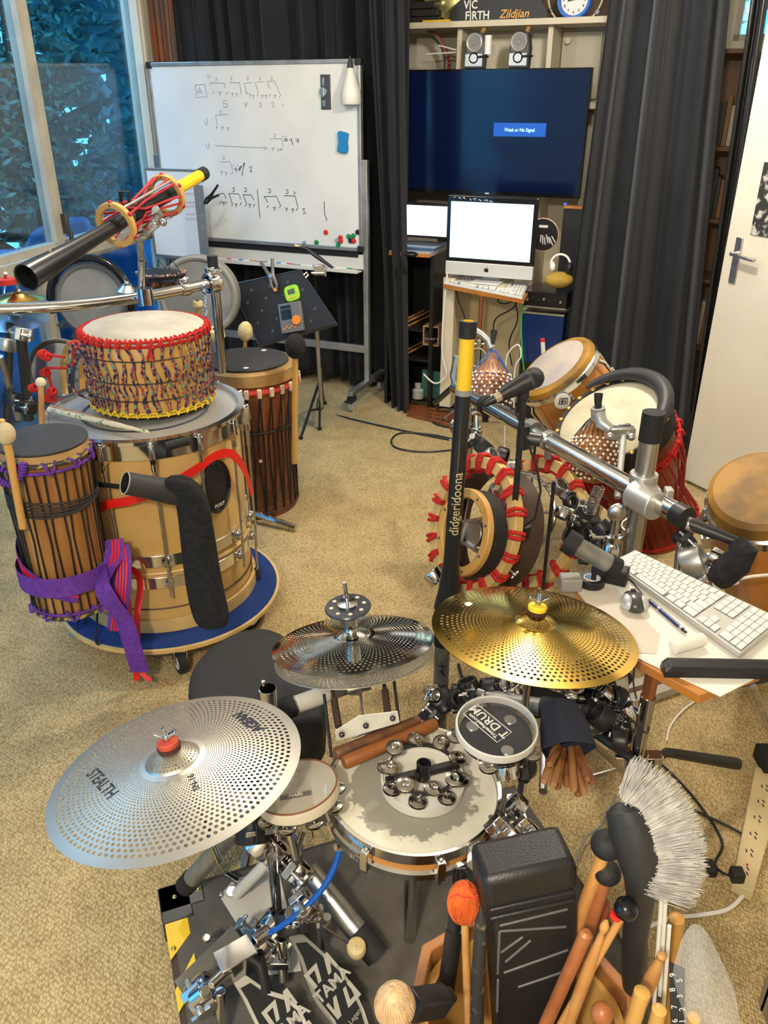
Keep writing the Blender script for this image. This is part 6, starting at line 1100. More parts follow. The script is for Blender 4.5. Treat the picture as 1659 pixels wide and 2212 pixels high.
# beige headed tambourine, left of the snare
t0 = 1.46; c = A(640, 1698, t=t0); R = .5*182*t0/FPX; F = fr(c, disc_n(640, 1698, 14, .60)); t = thing('tambourine', 'small tambourine with hazy beige head partly under the silver cymbal', 'tambourine', c); part('head', MB(F).lathe([(.001, 0), (R*.97, 0)], 56), headhaze, t); part('edge', MB(F).tor(R*.975, .0018, .0, 56, 6), mat('burnt_edge', (.16, .05, .015), .5), t); part('shell', MB(F).lathe([(R*.94, -.022), (R, -.022), (R*1.01, -.004), (R*.98, .0), (R*.94, -.003)], 56, None, True), mat('shell_cream', (.52, .46, .36), .4), t)
for k in range(9): a = 2*PI*k/9+.3; m = MB(F); jingle(m, Matrix.Translation((R*.92*math.cos(a), R*.92*math.sin(a), -.034)), .016); part('jingle', m, jm, t)
xa, ya = plane_pt(F, 608, 1724); xb, yb = plane_pt(F, 670, 1713); d = V((xb-xa, yb-ya, 0)).normalized(); e = V((-d.y, d.x, 0)); cx, cy = (xa+xb)/2, (ya+yb)/2; lf = lambda x_, y_, h: F @ V((cx+d.x*x_+e.x*y_, cy+d.y*x_+e.y*y_, .0006+h))
m = MB(); m.add([lf(x_, y_, 0) for x_, y_ in ((-.028, -.006), (.028, -.006), (.028, .006), (-.028, .006))]+[lf(x_, y_, .0005) for x_, y_ in ((-.028, -.006), (.028, -.006), (.028, .006), (-.028, .006))], [(0, 1, 2, 3)[::-1], (4, 5, 6, 7), (0, 1, 5, 4), (1, 2, 6, 5), (2, 3, 7, 6), (3, 0, 4, 7)]); part('label_strip', m, mat('label_grey', (.10, .09, .08), .5), t, smooth=False); part('lettering', MB().text('MARI', .011, lambda x_, y_, h: lf(x_, y_, .0006+h), bold=.02), mat('label_light', (.5, .45, .38), .5), t, smooth=False)
part('post', MB().tube([c-V((0, 0, .03)), A(628, 1800, t=1.50), A(640, 1850, t=1.52), A(655, 1800, t=1.55)], .008), chrome, t); part('cable_tie', MB().tube([A(672, 1752, t=1.42), A(673, 1780, t=1.43), A(676, 1810, t=1.44)], .0013, 5), black, t)
tube_thing('stand_post', 'chrome post holding the large silver cymbal', V((post_l.x+.03, post_l.y+.09, .30)), V((post_l.x+.005, post_l.y+.005, post_l.z-.01)), .008, chrome, 'post')
tube_thing('stand_post', 'thin chrome post holding the gold cymbal', V((gF.translation.x+.01, gF.translation.y+.06, .40)), gF.translation-V((0, 0, .01)), .008, chrome, 'post')
# hi-hat linkage
t = thing('pedal_linkage', 'steel linkage with turnbuckle rods under the hi-hat', 'linkage', A(790, 1590, t=1.62)); m = MB(); P = [A(u, v, t=1.62) for u, v in ((724, 1580), (775, 1548), (858, 1538), (862, 1560), (728, 1600))]; m.add(P+[p+V((0, .004, -.002)) for p in P], [tuple(range(5)), tuple(range(5, 10))[::-1]]+[(i, (i+1) % 5, 5+(i+1) % 5, 5+i) for i in range(5)]); part('plate', m, alu, t, smooth=False, bevel=.001)
[part('screw', MB().ball(A(u, v, t=1.61), .006, n=10, k=6), dsteel, t) for u, v in ((738, 1587), (790, 1568), (848, 1552))]
for (u0, v0, u1, v1, r_) in ((716, 1478, 732, 1575, .006), (828, 1462, 838, 1545, .006), (776, 1470, 785, 1560, .004)):
    m = MB(); p, q = A(u0, v0, t=1.70), A(u1, v1, t=1.63); m.cyl(p, q, r_*.7, n=8); 
    if r_ > .005: m.cyl(p.lerp(q, .35), p.lerp(q, .95), r_*1.25, n=6)
    part('rod', m, mat('brown_steel', (.12, .08, .07), .4, .7) if r_ > .005 else steel, t)
for (u0, v0, u1, v1) in ((700, 1500, 716, 1635), (850, 1460, 862, 1560)): part('side_rod', MB().cyl(A(u0, v0, t=1.75), A(u1, v1, t=1.66), .0035, n=8), dsteel, t)
m = MB(); m.box(A(768, 1485, t=1.73), (.03, .02, .03)); m.cyl(A(750, 1490, t=1.73), A(800, 1478, t=1.73), .012); part('joint', m, steel, t, bevel=.003)
pz, qz = A(570, 1548, t=1.80), A(722, 1492, t=1.86); t = thing('rack_tube', 'grey rack tube with white tape and black joint behind the silver cymbal', 'rack tube', qz); part('tube', MB().cyl(pz, qz.lerp(pz, -.9), .019, n=24), worn, t); part('white_tape', MB().cyl(pz.lerp(qz, .45), pz.lerp(qz, .95), .0205, n=24), mat('tape_white', (.52, .50, .45), .6), t); part('black_joint', MB().cyl(pz.lerp(qz, -.05), pz.lerp(qz, .42), .025, n=24), rubber, t)
F = fr(A(580, 1512, t=1.72)); t = thing('chrome_cup', 'small chrome cup holder with bolt beside the black joint', 'cup', A(580, 1512, t=1.72)); part('cup', MB(F).lathe([(.001, -.03), (.018, -.03), (.019, .03), (.017, .031), (.016, -.025), (.001, -.026)], 28), chrome, t); part('bolt', MB(F).cyl((0, 0, -.02), (-.008, 0, .05), .004), chrome, t)
# stool
sc = A(545, 1450, z=.44); t = thing('drum_stool', 'dark grey padded drum stool behind the silver cymbal', 'stool', V((sc.x, sc.y, 0))); F = fr(V((sc.x, sc.y, 0))); xs = [A(u, v, z=.44) for u, v in ((400, 1480), (412, 1425), (480, 1365), (560, 1342), (612, 1360), (660, 1400), (705, 1470), (700, 1560), (655, 1645), (600, 1660), (500, 1640), (420, 1590))]
m = MB(); cen = sum(xs, V())/len(xs); n = len(xs); rings = [(1.0, -.09), (1.02, -.05), (1.0, -.012), (.93, 0), (.5, .004)]; vs_ = [V((cen.x+(p.x-cen.x)*k, cen.y+(p.y-cen.y)*k, .44+h)) for k, h in rings for p in xs]
m.add(vs_, [(i*n+j, i*n+(j+1) % n, (i+1)*n+(j+1) % n, (i+1)*n+j) for i in range(4) for j in range(n)]+[tuple(range(n)), tuple(range(4*n, 5*n))]); o = part('seat', m, mat('stool_grey', (.016, .0155, .015), .75, bump=.3, bs=300), t, ang=60); sb = o.modifiers.new('s', 'SUBSURF'); sb.levels = sb.render_levels = 2
part('column', MB().cyl((cen.x, cen.y, .06), (cen.x, cen.y, .36), .02), chrome, t)
for k in range(3): a = 2*PI*k/3+.3; part('leg', MB().tube([(cen.x, cen.y, .16), (cen.x+.2*math.cos(a), cen.y+.2*math.sin(a), .012)], .01), chrome, t)
# ================================================================ RIGHT FRONT: stick tub
tc_ = A(1130, 2185, z=.60); TZ = .60
t = thing('stick_tub', 'angular wooden tub full of beaters in the lower right foreground', 'tub', V((tc_.x, tc_.y, 0))); F = fr(V((tc_.x, tc_.y, 0))); Ft = F @ Matrix.Rotation(.15, 4, 'Z')
part('staves', MB(Ft).lathe([(.130, .0), (.147, .0), (.165, TZ), (.148, TZ)], 8, None, True), mat('tub_wood', (.34, .14, .045), .4, col2=(.22, .08, .025), ns=12), t, smooth=False, bevel=.003); part('inner_rim', MB(Ft).lathe([(.132, .2), (.140, .2), (.142, TZ-.03), (.128, TZ-.026), (.126, TZ-.04)], 56, None, True), blonde, t); part('floor', MB(Ft).puck(.135, .10, .12, 40), darkw, t); m = MB(Ft); a = 1.25; m.puck(.008, 0, .004, 16, fr((.118*math.cos(a), .118*math.sin(a), TZ-.06), (-math.cos(a), -math.sin(a), .1))); part('air_hole', m, black, t)
IN = lambda dx_, dy_, z=.30: V((tc_.x+dx_, tc_.y+dy_, z))
# black moulded case
hc = [A(u, v, t=tt) for u, v, tt in ((1035, 1850, 1.00), (1200, 1818, 1.00), (1228, 1850, 1.06), (1262, 1925, 1.05))]
t = thing('hard_case', 'black moulded plastic case with ridged lid standing in the tub', 'case', IN(0, 0))
cx0 = A(1140, 1890, t=.99); dwn = (A(1150, 2160, t=1.09)-cx0).normalized(); rt = V((1, .18, .14)).normalized(); rt = (rt-dwn*rt.dot(dwn)).normalized(); Fh = fr(cx0, -dwn, rt)
def rbox(mb, c, d): mb.box(c, d)
sgn = 1 if (Fh.to_3x3() @ V((0, 1, 0))).y > 0 else -1
m = MB(Fh); m.box((0, sgn*.020, -.02), (.118, .064, .078)); part('lid', m, gbody, t, bevel=.010, smooth=True)
m = MB(Fh)
for z_ in (-.030, -.045): m.box((0, sgn*-.0125, z_), (.108, .006, .006))
part('lid_ridges', m, gbody, t, bevel=.002); m = MB(Fh); m.box((.008, sgn*.024, -.20), (.112, .052, .29)); part('body', m, gbody, t, bevel=.007)
m = MB(Fh)
for (x0, z0_, x1, z1_) in ((-.040, -.085, .048, -.105), (-.040, -.085, -.046, -.165), (-.038, -.165, .050, -.150), (-.040, -.125, -.01, -.105), (-.046, -.175, -.050, -.24), (-.02, -.20, .05, -.19), (-.04, -.075, .05, -.073), (-.035, -.145, .0, -.115)): m.bar((x0, sgn*-.0022, z0_), (x1, sgn*-.0022, z1_), .0035, .003)
part('moulded_lines', m, mat('grey_line', (.10, .10, .10), .4), t, bevel=.001); part('latch', MB(Fh).box((.062, sgn*.02, -.035), (.012, .02, .035)), black, t, bevel=.003)
def sm(hu, hv, ht, bu, bv, bt, rh, sc_, mh, ms, rs, label, grp='beaters standing in the wooden tub'): return mallet(A(hu, hv, t=ht), A(bu, bv, t=bt), rh, sc_, mh, ms, rs, label, grp, n=28)
ym = sm(1003, 1950, 1.03, 1012, 2230, 1.13, .0225, (.95, 1.45), yarn, stickw, .0052, 'orange yarn wound mallet at the front left of the tub')
p = A(1003, 1950, t=1.03); part('red_thread', MB().tube([A(u, v, t=1.003) for u, v in ((972, 1938), (985, 1932), (1000, 1938), (1018, 1940), (1033, 1934))], .0008, 5), red, ym)
m = MB()
for k in range(46): a = 2*PI*k/46; m.tube([p+V((.0214*math.sin(b_)*math.cos(a+b_*.35), .0214*math.sin(b_)*math.sin(a+b_*.35), .0326*math.cos(b_))) for b_ in [PI*(.06+.88*j/8) for j in range(9)]], .0011, 4)
part('yarn_strands', m, yarn, ym)
sm(1282, 1968, 1.12, 1200, 2240, 1.18, .023, (.95, 1.25), mat('rust_yarn', (.34, .07, .03), .85, col2=(.24, .04, .02), ns=60, bump=1, bs=200), stickw, .0055, 'rust red yarn mallet behind the black case')
sm(1310, 1825, 1.00, 1215, 2090, 1.12, .0195, (1, .92), rubber, stickw, .0085, 'upper black ball mallet beside the brush'); sm(1312, 1885, 1.02, 1235, 2120, 1.12, .017, (1, .92), rubber, rosew, .0085, 'lower black ball mallet beside the brush')
m_ = sm(1352, 1963, .98, 1190, 2250, 1.10, .0148, (1, .95), blackg, stickw, .0050, 'glossy black ball mallet with red collar leaning over the tub'); part('collar', MB().cyl(A(1333, 1975, t=.982), A(1328, 1982, t=.984), .007), red, m_)
bm = sm(853, 2172, .93, 850, 2420, .97, .0235, (1, 1.2), yarnb, stickw, .006, 'beige yarn mallet head at the lower photo edge'); p = A(853, 2172, t=.93); m = MB()
for k in range(40): a = 2*PI*k/40; m.tube([p+V((.0232*math.sin(b_)*math.cos(a+b_*.3), .0232*math.sin(b_)*math.sin(a+b_*.3), .028*math.cos(b_))) for b_ in [PI*(.03+.9*j/8) for j in range(9)]], .0012, 4)
part('yarn_strands', m, yarnb, bm)
st_in = 'drumsticks standing in the wooden tub'
def ds(u0, v0, t0, u1, v1, t1, r, label, m_=stickw, tip=True): return stick(A(u1, v1, t=t1), A(u0, v0, t=t0), r, label, m_, st_in, tip)
ds(1268, 2012, 1.00, 1140, 2300, 1.12, .0092, 'thick reddish drumstick leaning right over the black case', rosew, False); ds(1310, 1990, .99, 1195, 2300, 1.12, .0085, 'pale drumstick with long taper pointing up beside the reddish one')
ds(1432, 2060, 1.02, 1360, 2215, 1.10, .0095, 'pale drumstick tip right of the tub below the brush handle'); ds(1388, 2140, .98, 1330, 2330, 1.05, .0105, 'thick pale drumstick butt at the lower right of the tub', blonde, False); ds(1425, 2178, .98, 1380, 2350, 1.05, .0095, 'short visible drumstick butt at the lower photo edge', blonde, False); ds(1500, 2195, .98, 1470, 2350, 1.05, .0085, 'drumstick end at the lower photo edge near the clear bag', blonde, False)
ds(1462, 1980, 1.15, 1440, 2200, 1.25, .012, 'ochre wooden handle standing beside the clear bag', mat('ochre_stick', (.42, .22, .05), .4), False)
m = MB().ball(A(1300, 2190, t=.98), .0135, (1, 1, 1.1)); m.tube([A(1300, 2195, t=.98), A(1296, 2300, t=1.0)], .010, 12); solo('wooden_beater', m, rosew, 'round reddish wooden beater end in the front of the tub', 'beater')
# brushes
t = thing('wire_brush', 'folded black brush with grey handle behind the orange yarn mallet', 'brush', A(965, 2170, t=1.15)); m = MB(); rr_ = random.Random(5)
for k in range(26): du, dv = rr_.uniform(-14, 14), rr_.uniform(-6, 6); m.tube([A(988+du*.6, 1960, t=1.13), A(993+du, 1880+dv, t=1.10)], .0016, 5)
part('bristles', m, black, t); part('ferrule', MB().cyl(A(980, 2010, t=1.13), A(988, 1930, t=1.12), .010), black, t); part('handle', MB().cyl(A(962, 2150, t=1.16), A(982, 2005, t=1.13), .0125), gbody, t)
m = MB(); m.tube([A(1028, 2300, t=1.08), A(1032, 2120, t=1.05), A(1040, 1975, t=1.02), A(1041, 1950, t=1.02)], [.010, .0095, .008, .004], 10); solo('black_stick', m, mat('speckled_black', (.02, .02, .02), .5, col2=(.14, .10, .06), ns=70, sharp=(.6, .7)), 'speckled black stick between the orange mallet and the black case', 'stick')
t = thing('black_clamp', 'square black plastic clamp arm beside the beige yarn mallet', 'clamp', A(920, 2165, t=.98)); part('arm', MB().bar(A(885, 2172, t=.98), A(960, 2160, t=1.02), .030, .030), black, t, bevel=.004); part('end', MB().bar(A(955, 2155, t=1.02), A(975, 2155, t=1.03), .020, .020), black, t, bevel=.004)
# big scrubbing brush
t = thing('scrub_brush', 'curved black brush with pale bristles standing in the tub', 'brush', A(1385, 2150, t=1.12)); pts = [(1345, 1750, .98), (1358, 1790, .98), (1376, 1850, .98), (1385, 1900, .99), (1383, 1950, 1.01), (1372, 2020, 1.05), (1370, 2100, 1.10), (1376, 2180, 1.15)]
part('handle', MB().tube([A(1342, 1734, t=.985)]+[A(*p[:2], t=p[2]) for p in pts], [.008, .022, .026, .026, .021, .017, .0165, .018, .017], 20, flat=.75), mat('brush_black', (.022, .022, .023), .45, bump=.2, bs=120), t)
m = MB(); rr_ = random.Random(8)
for k in range(2100):
    f = rr_.random(); b0 = V((1352+45*math.sin(f*PI*.5)+rr_.uniform(-6, 20), 1710+215*f+rr_.uniform(-12, 12), 0)); a = math.radians(70-88*f+rr_.gauss(0, 6)); L_ = (95+28*math.sin(f*PI))*rr_.uniform(.88, 1.06); dt = rr_.uniform(-.03, .03)
    if f < .12: b0.x -= 10
    p0 = A(b0.x, b0.y, t=.985+dt*.5); u1, v1 = b0.x+L_*math.cos(a), b0.y-L_*math.sin(a)*.75+(4 if f > .5 else 0); p2 = A(u1, v1, t=.985+dt*1.6); pm = p0.lerp(p2, .55)+V((rr_.gauss(0, .0015), rr_.gauss(0, .0015), rr_.gauss(0, .0015)+.001)); m.tube([p0, pm, p2], [.00055, .0005, .00035], 3)
o = part('bristles', m, mat('pale_bristle', (.50, .47, .42), .7, col2=(.30, .28, .26), ns=60), t); o['kind'] = 'stuff'
# clear rods and bag with number strip
for k, (u0, v0, u1, v1) in enumerate(((1438, 1940, 1425, 2150), (1430, 1920, 1412, 2180), (1446, 2000, 1430, 2212))): solo('plastic_rod', MB().cyl(A(u0, v0, t=1.05), A(u1, v1, t=1.12), .0028, n=8), mat('rod_white', (.75, .74, .70), .3), ('middle', 'leftmost', 'rightmost')[k]+' of the thin white plastic rods left of the clear bag', 'rod', 'plastic rods by the bag')
bg = [(1447, 2212), (1450, 2130), (1455, 2075), (1490, 1978), (1530, 2010), (1560, 2080), (1590, 2140), (1600, 2212), (1605, 2300), (1450, 2300)]
t = thing('plastic_bag', 'clear pointed plastic bag holding a numbered black strip', 'bag', A(1520, 2230, t=1.0)); Pb = [A(u, v, t=.96+.0002*(v-1980)) for u, v in bg]; cb = sum(Pb, V())/len(Pb)
for s in (1, -1):
    m = MB(); n = len(Pb); mid = [cb+(p-cb)*.55+V((.0, -s*.022, .006*math.sin(i*2))) for i, p in enumerate(Pb)]; m.add(Pb+mid+[cb+V((0, -s*.030, 0))], [(i, (i+1) % n, n+(i+1) % n, n+i) for i in range(n)]+[(n+i, n+(i+1) % n, 2*n) for i in range(n)]); o = part('film', m, bagclear, t, ang=80); sb = o.modifiers.new('s', 'SUBSURF'); sb.levels = sb.render_levels = 2
m = MB(); Ps = [A(u, v, t=.985) for u, v in ((1447, 2080), (1480, 2095), (1478, 2240), (1450, 2240))]; m.add(Ps+[p+V((0, .002, 0)) for p in Ps], [(3, 2, 1, 0), (4, 5, 6, 7), (0, 1, 5, 4), (1, 2, 6, 5), (2, 3, 7, 6), (3, 0, 4, 7)]); ns_ = part('number_strip', m, mat('strip_black', (.02, .02, .025), .4), t, smooth=False)
m = MB()
for (st, u, v) in (('9', 1453, 2106), ('5', 1468, 2118), ('8', 1453, 2138), ('3', 1469, 2152), ('7', 1457, 2175), ('2', 1474, 2180), ('6', 1458, 2205), ('1', 1474, 2206)):
    p = A(u, v, t=.982); a_ = (A(u+1, v+12, t=.982)-p).normalized(); b_ = (A(u+12, v-1, t=.982)-p).normalized(); m.text(st, .010, lambda x_, y_, h: p-a_*x_*1.0-b_*y_*-1.0*-1.0, th=.0)
part('numerals', m, white, ns_, smooth=False)
# ================================================================ RIGHT GROUP
def shekere(u, v, t, hw, hh, nu, nv, cordm, label, nb, seed, tilt=0):
    c = A(u, v, t=t); k = t/FPX; rx, rz = hw*k, hh*k; nk = A(nu, nv, t=t); ax = (nk-c).normalized(); F = fr(c, ax); L = (nk-c).length; th_ = thing('shekere', label, 'shekere', c)
    pr = [(.001, -rz), (rx*.5, -rz*.92), (rx*.85, -rz*.6), (rx, -rz*.1), (rx*.95, rz*.35), (rx*.74, rz*.72), (rx*.42, rz*.98), (rx*.26, L*.86), (rx*.26, L)]
    part('gourd', MB(F).lathe(pr, 40), gourd, th_)
    def R(z):
        for (r0, z0), (r1, z1) in zip(pr, pr[1:]):
            if z0 <= z <= z1: return r0+(r1-r0)*(z-z0)/(z1-z0+1e-9)
        return pr[-1][0]
    m = MB(F); rr = random.Random(seed); rows = 11; zt = rz*.60
    for r in range(rows):
        z = -rz*.85+(zt+rz*.85)*r/(rows-1); n = nb
        for i in range(n):
            a = 2*PI*(i+.5*(r % 2))/n+rr.uniform(-.04, .04); q = R(z)+.004; m.ball((q*math.cos(a), q*math.sin(a), z+rr.uniform(-.002, .002)), .0049, n=7, k=5)
    part('bead_net', m, bead, th_, 'net of white beads'); m = MB(F)
    for i in range(nb):
        a = 2*PI*i/nb
        for s in (1, -1): m.tube([((R(z)+.002)*math.cos(a+s*PI*j/nb), (R(z)+.002)*math.sin(a+s*PI*j/nb), z) for j, z in enumerate([-rz*.85+(zt+rz*.85)*r/(rows-1) for r in range(rows)])], .0011, 4)
    for i in range(nb): a = 2*PI*i/nb; m.tube([((R(zt)+.003)*math.cos(a), (R(zt)+.003)*math.sin(a), zt), (rx*.42*math.cos(a), rx*.42*math.sin(a), rz*1.2), (rx*.12*math.cos(a), rx*.12*math.sin(a), L*1.12)], .0016, 4)
    part('cords', m, cordm, th_); return th_, F
sh1, F = shekere(1057, 845, 2.95, 50, 58, 1064, 765, navycord, 'smaller bead netted gourd shaker with blue cords behind the tall black tube', 20, 1)
part('holder_arm', MB().tube([A(1020, 712, t=2.95), A(1040, 722, t=2.95), A(1054, 734, t=2.95), A(1062, 752, t=2.95)], [.016, .013, .013, .016], 10), alu, sh1); part('holder_tip', MB().tube([A(1064, 742, t=2.94), A(1066, 726, t=2.94), A(1067, 714, t=2.94)], [.008, .010, .013], 12), rubber, sh1)
sh2, F = shekere(1284, 985, 2.55, 58, 60, 1291, 905, ink, 'larger bead netted gourd shaker held in front of the white drumhead', 25, 2)
m = MB(); m.tube([A(1292, 905, t=2.5), A(1292, 880, t=2.48)], .022, 20); m.tube([A(1293, 895, t=2.48), A(1300, 915, t=2.47), A(1320, 928, t=2.46)], [.020, .020, .016], 14); part('holder_elbow', m, alu, sh2); part('holder_tip', MB().tube([A(1292, 880, t=2.48), A(1292, 866, t=2.48), A(1293, 850, t=2.48)], [.010, .012, .014], 14), rubber, sh2)
m = MB(); m.box(A(1343, 934, t=2.45), (.075, .035, .035)); m.box(A(1350, 917, t=2.45), (.035, .01, .008)); m.ball(A(1318, 942, t=2.43), .012); m.ball(A(1364, 944, t=2.43), .012); part('holder_clamp', m, steel, sh2, bevel=.003); part('threaded_rod', MB().cyl(A(1347, 940, t=2.44), A(1334, 1075, t=2.35), .010, n=10), mat('zinc_rod', (.48, .48, .46), .5, .6, bump=.6, bs=300), sh2)
# orange conga
cC = A(1194, 788, t=3.05); n = disc_n(1194, 788, 36, .43); F = fr(cC, n); R = 93*3.05/FPX
t = thing('conga', 'orange wood hand drum with grey worn head and round white emblem', 'conga', A(1290, 985, t=3.3)); part('shell', MB(F).lathe([(R*.72, -.60), (R*.95, -.42), (R*1.04, -.26), (R*.98, -.10), (R*.93, -.03)], 56), orangew, t); part('skin', MB(F).lathe([(.001, 0), (R*.86, -.001), (R*.96, -.008), (R*1.0, -.02), (R*1.01, -.032)], 56), goldskin, t, 'amber skin edge'); part('playing_area', MB(F).lathe([(.001, .0012), (R*.78, .0012), (R*.80, .0002)], 56), greyskin, t, 'grey worn playing area')
part('rim', MB(F).lathe([(R*1.0, -.05), (R*1.04, -.05), (R*1.04, -.03), (R*1.01, -.026)], 56, None, True), chrome, t)
for k in range(6):
    a = 2*PI*k/6+.55; P = lambda r, z: (r*math.cos(a), r*math.sin(a), z); m = MB(F); m.tube([P(R*1.03, -.055), P(R*1.12, -.075), P(R*1.12, -.10)], .007, 8); m.cyl(P(R*1.12, -.09), P(R*1.10, -.23), .005, n=8); lg = part('tension_hook', m, chrome, t); m = MB(F); m.box(P(R*1.06, -.22), (.03, .035, .05), Matrix.Rotation(a, 3, 'Z')); m.cyl(P(R*1.12, -.25), P(R*1.12, -.20), .009, n=8); part('lug_plate', m, steel, lg, bevel=.003)
ax_ = cC-n*.22; vd = (V((0, 0, EYE))-ax_).normalized(); rd_ = (vd-n*vd.dot(n)).normalized(); ec = ax_+rd_*(R*1.035)+n.cross(rd_)*-.02; hp = hit(1213, 864, ec, rd_)
Fe = fr(hp+rd_*.012, rd_, (1, 0, 0)); e_ = part('emblem', MB(Fe).puck(.030, 0, .003, 32), white, t, 'round white emblem'); m = MB(Fe)
if (Fe.to_3x3() @ V((0, 1, 0))).z < 0: Fe = Fe @ Matrix.Rotation(PI, 4, 'Z')
m = MB(Fe)
for x_ in (-.008, .004): m.tor(.0055, .0016, 0, 16, 5, Matrix.Translation((x_, -.004, .004))); m.bar((x_-.0055, -.012, .004), (x_-.0035, .012, .004), .003, .002); m.bar((x_+.0055, -.012, .004), (x_+.0045, .012, .004), .003, .002)
m.bar((.016, -.012, .004), (.016, .014, .004), .003, .002); m.bar((-.012, .012, .004), (.016, .013, .004), .003, .002); part('emblem_mark', m, ink, e_)
# djembe tilted
cJ = A(1318, 902, t=2.75); n = disc_n(1318, 902, 24, .64); F = fr(cJ, n); R = 118*2.75/FPX
t = thing('djembe', 'tilted goblet drum with cream skin, brass studs and red rope lacing', 'djembe', A(1430, 1140, t=3.0)); part('skin', MB(F).lathe([(.001, 0), (R*.62, .0), (R*.90, -.003), (R*.985, -.012), (R*1.0, -.03)], 64), mat('cream_goat_skin', (.60, .55, .41), .6, col2=(.44, .39, .26), ns=9, nd=5, bump=.4, bs=14), t); part('collar', MB(F).lathe([(R*.98, -.012), (R*1.06, -.006), (R*1.08, -.02), (R*1.07, -.075), (R*1.0, -.085)], 64), rubber, t, 'black rubber collar')
part('shell', MB(F).lathe([(R*.98, -.08), (R*.93, -.18), (R*.72, -.34), (R*.60, -.42), (R*.66, -.52), (R*.74, -.60)], 56), mat('red_shell', (.30, .065, .02), .35, col2=(.20, .035, .012), ns=10), t)
[part('brass_stud', MB(F).ball((R*1.045*math.cos(a), R*1.045*math.sin(a), -.008), .010, (1, 1, .6), 10, 6), brass, t) for a in [2*PI*k/22 for k in range(22)]]; part('red_ring', ring_loops(F, R*1.03, -.13, 24, .005, redrope, .028, .010), redrope, t); m = MB(F)
for k in range(34): a = 2*PI*k/34; m.tube([(R*1.03*math.cos(a), R*1.03*math.sin(a), -.14), (R*.97*math.cos(a+.08), R*.97*math.sin(a+.08), -.26), (R*.70*math.cos(a+.05), R*.70*math.sin(a+.05), -.42), (R*.80*math.cos(a), R*.80*math.sin(a), -.56)], .0045, 5)
part('rope_lacing', m, mat('dark_red_rope', (.28, .02, .015), .7), t); part('foot_ring', MB(F).tor(R*.79, .008, -.56, 48, 6), redrope, t)
part('horn_cushion', MB(F).tube([(R*(.98+.05)*math.cos(a), R*1.03*math.sin(a), .018) for a in [math.radians(x) for x in range(104, -66, -8)]], [.006, .010, .014]+[.016+.012*math.sin(PI*k/18) for k in range(18)]+[.006], 14), mat('horn_grey', (.028, .028, .03), .5), t, 'curved dark cushion along the rim')
m = MB(); [m.bar(A(1229+4.0*k, 957-3.6*k, t=2.70), A(1236+3*k, 972-3.6*k, t=2.70), .006 if k != 3 else .012, .001) for k in range(4)]; part('skin_print', m, ink, t, smooth=False)
# gold headed conga at the right edge
cG = A(1648, 1052, t=2.18); n = disc_n(1648, 1052, 4, .76); F = fr(cG, n); R = 117*2.18/FPX
t = thing('conga', 'amber headed orange conga cut by the right photo edge', 'conga', A(1660, 1400, t=2.4)); part('shell', MB(F).lathe([(R*.70, -.62), (R*.86, -.50), (R*1.06, -.30), (R*1.06, -.18), (R*.97, -.05)], 56), orangew, t); part('skin', MB(F).lathe([(.001, 0), (R*.86, -.002), (R*.96, -.014), (R*1.0, -.045), (R*1.0, -.07)], 56), goldskin, t, 'blotchy amber skin'); part('rim', MB(F).lathe([(R*1.0, -.085), (R*1.05, -.085), (R*1.05, -.055), (R*1.0, -.05)], 64, None, True), chrome, t)
for k in range(7):
    a = 2*PI*k/7+.3; P = lambda r, z: (r*math.cos(a), r*math.sin(a), z); m = MB(F); m.tube([P(R*1.03, -.06), P(R*1.14, -.09), P(R*1.13, -.20)], .006, 8); m.box(P(R*1.10, -.20), (.03, .035, .05), Matrix.Rotation(a, 3, 'Z')); part('tension_hook', m, chrome, t, bevel=.002)
part('handle', MB(F).tube([(R*1.02*math.cos(a), R*1.02*math.sin(a), -.17-.0*k) if k in (0, 6) else (R*1.45*math.cos(a), R*1.45*math.sin(a), -.17) for k, a in enumerate([math.radians(150+9*k) for k in range(7)])], .010, 8), dsteel, t)
# main rack bar and posts
zb = .745; p0, p1 = A(985, 838, z=zb), A(1478, 1118, z=zb); pipe = mat('polished_pipe', (.58, .57, .55), .16, 1)
t = thing('drum_rack', 'thick polished rack tube crossing the right drums on a capped post', 'drum rack', A(1395, 1090, z=zb)-V((0, 0, zb))); part('bar', MB().cyl(p0, p1, .028, n=32), pipe, t); d = (p1-p0).normalized(); part('end_cap', MB().cyl(p1-d*.03, p1+d*.008, .031, n=28), black, t)
cp = A(1393, 1080, z=zb); px, py = cp.x+.01, cp.y+.065; tz = .97; part('post', MB().cyl((px, py, .03), (px, py, tz-.07), .027, n=28), mat('satin_pipe', (.46, .45, .42), .3, .95), t); part('post_cap', MB().cyl((px, py, tz-.08), (px, py, tz), .030, n=28), rubber, t)
m = MB(); m.cyl(cp-d*.045, cp+d*.045, .040, n=28); m.cyl((px, py, zb-.05), (px, py, zb+.05), .038, n=28); m.box(cp+V((.01, .035, 0)), (.07, .06, .05)); m.box(cp+V((.06, .0, .0)), (.02, .03, .07)); part('tee_clamp', m, mat('cast_alu', (.55, .54, .51), .4, .7), t, bevel=.003)
for f, nm in ((.42, 0), (.50, 1), (.18, 2)): q = p0.lerp(p1, f); m = MB(); m.cyl(q-d*(.012 if nm else .02), q+d*(.012 if nm else .02), .0335 if nm else .037, n=28); m.box(q-V((0, 0, .045)), (.02, .025, .03)); part('hose_ring', m, steel if nm == 1 else (mat('ring_grey', (.16, .16, .15), .5) if nm == 0 else rubber), t, bevel=.001)
part('far_post', MB().cyl((p0.x+.05, p0.y-.02, .03), (p0.x+.05, p0.y-.02, zb), .024), pipe, t)
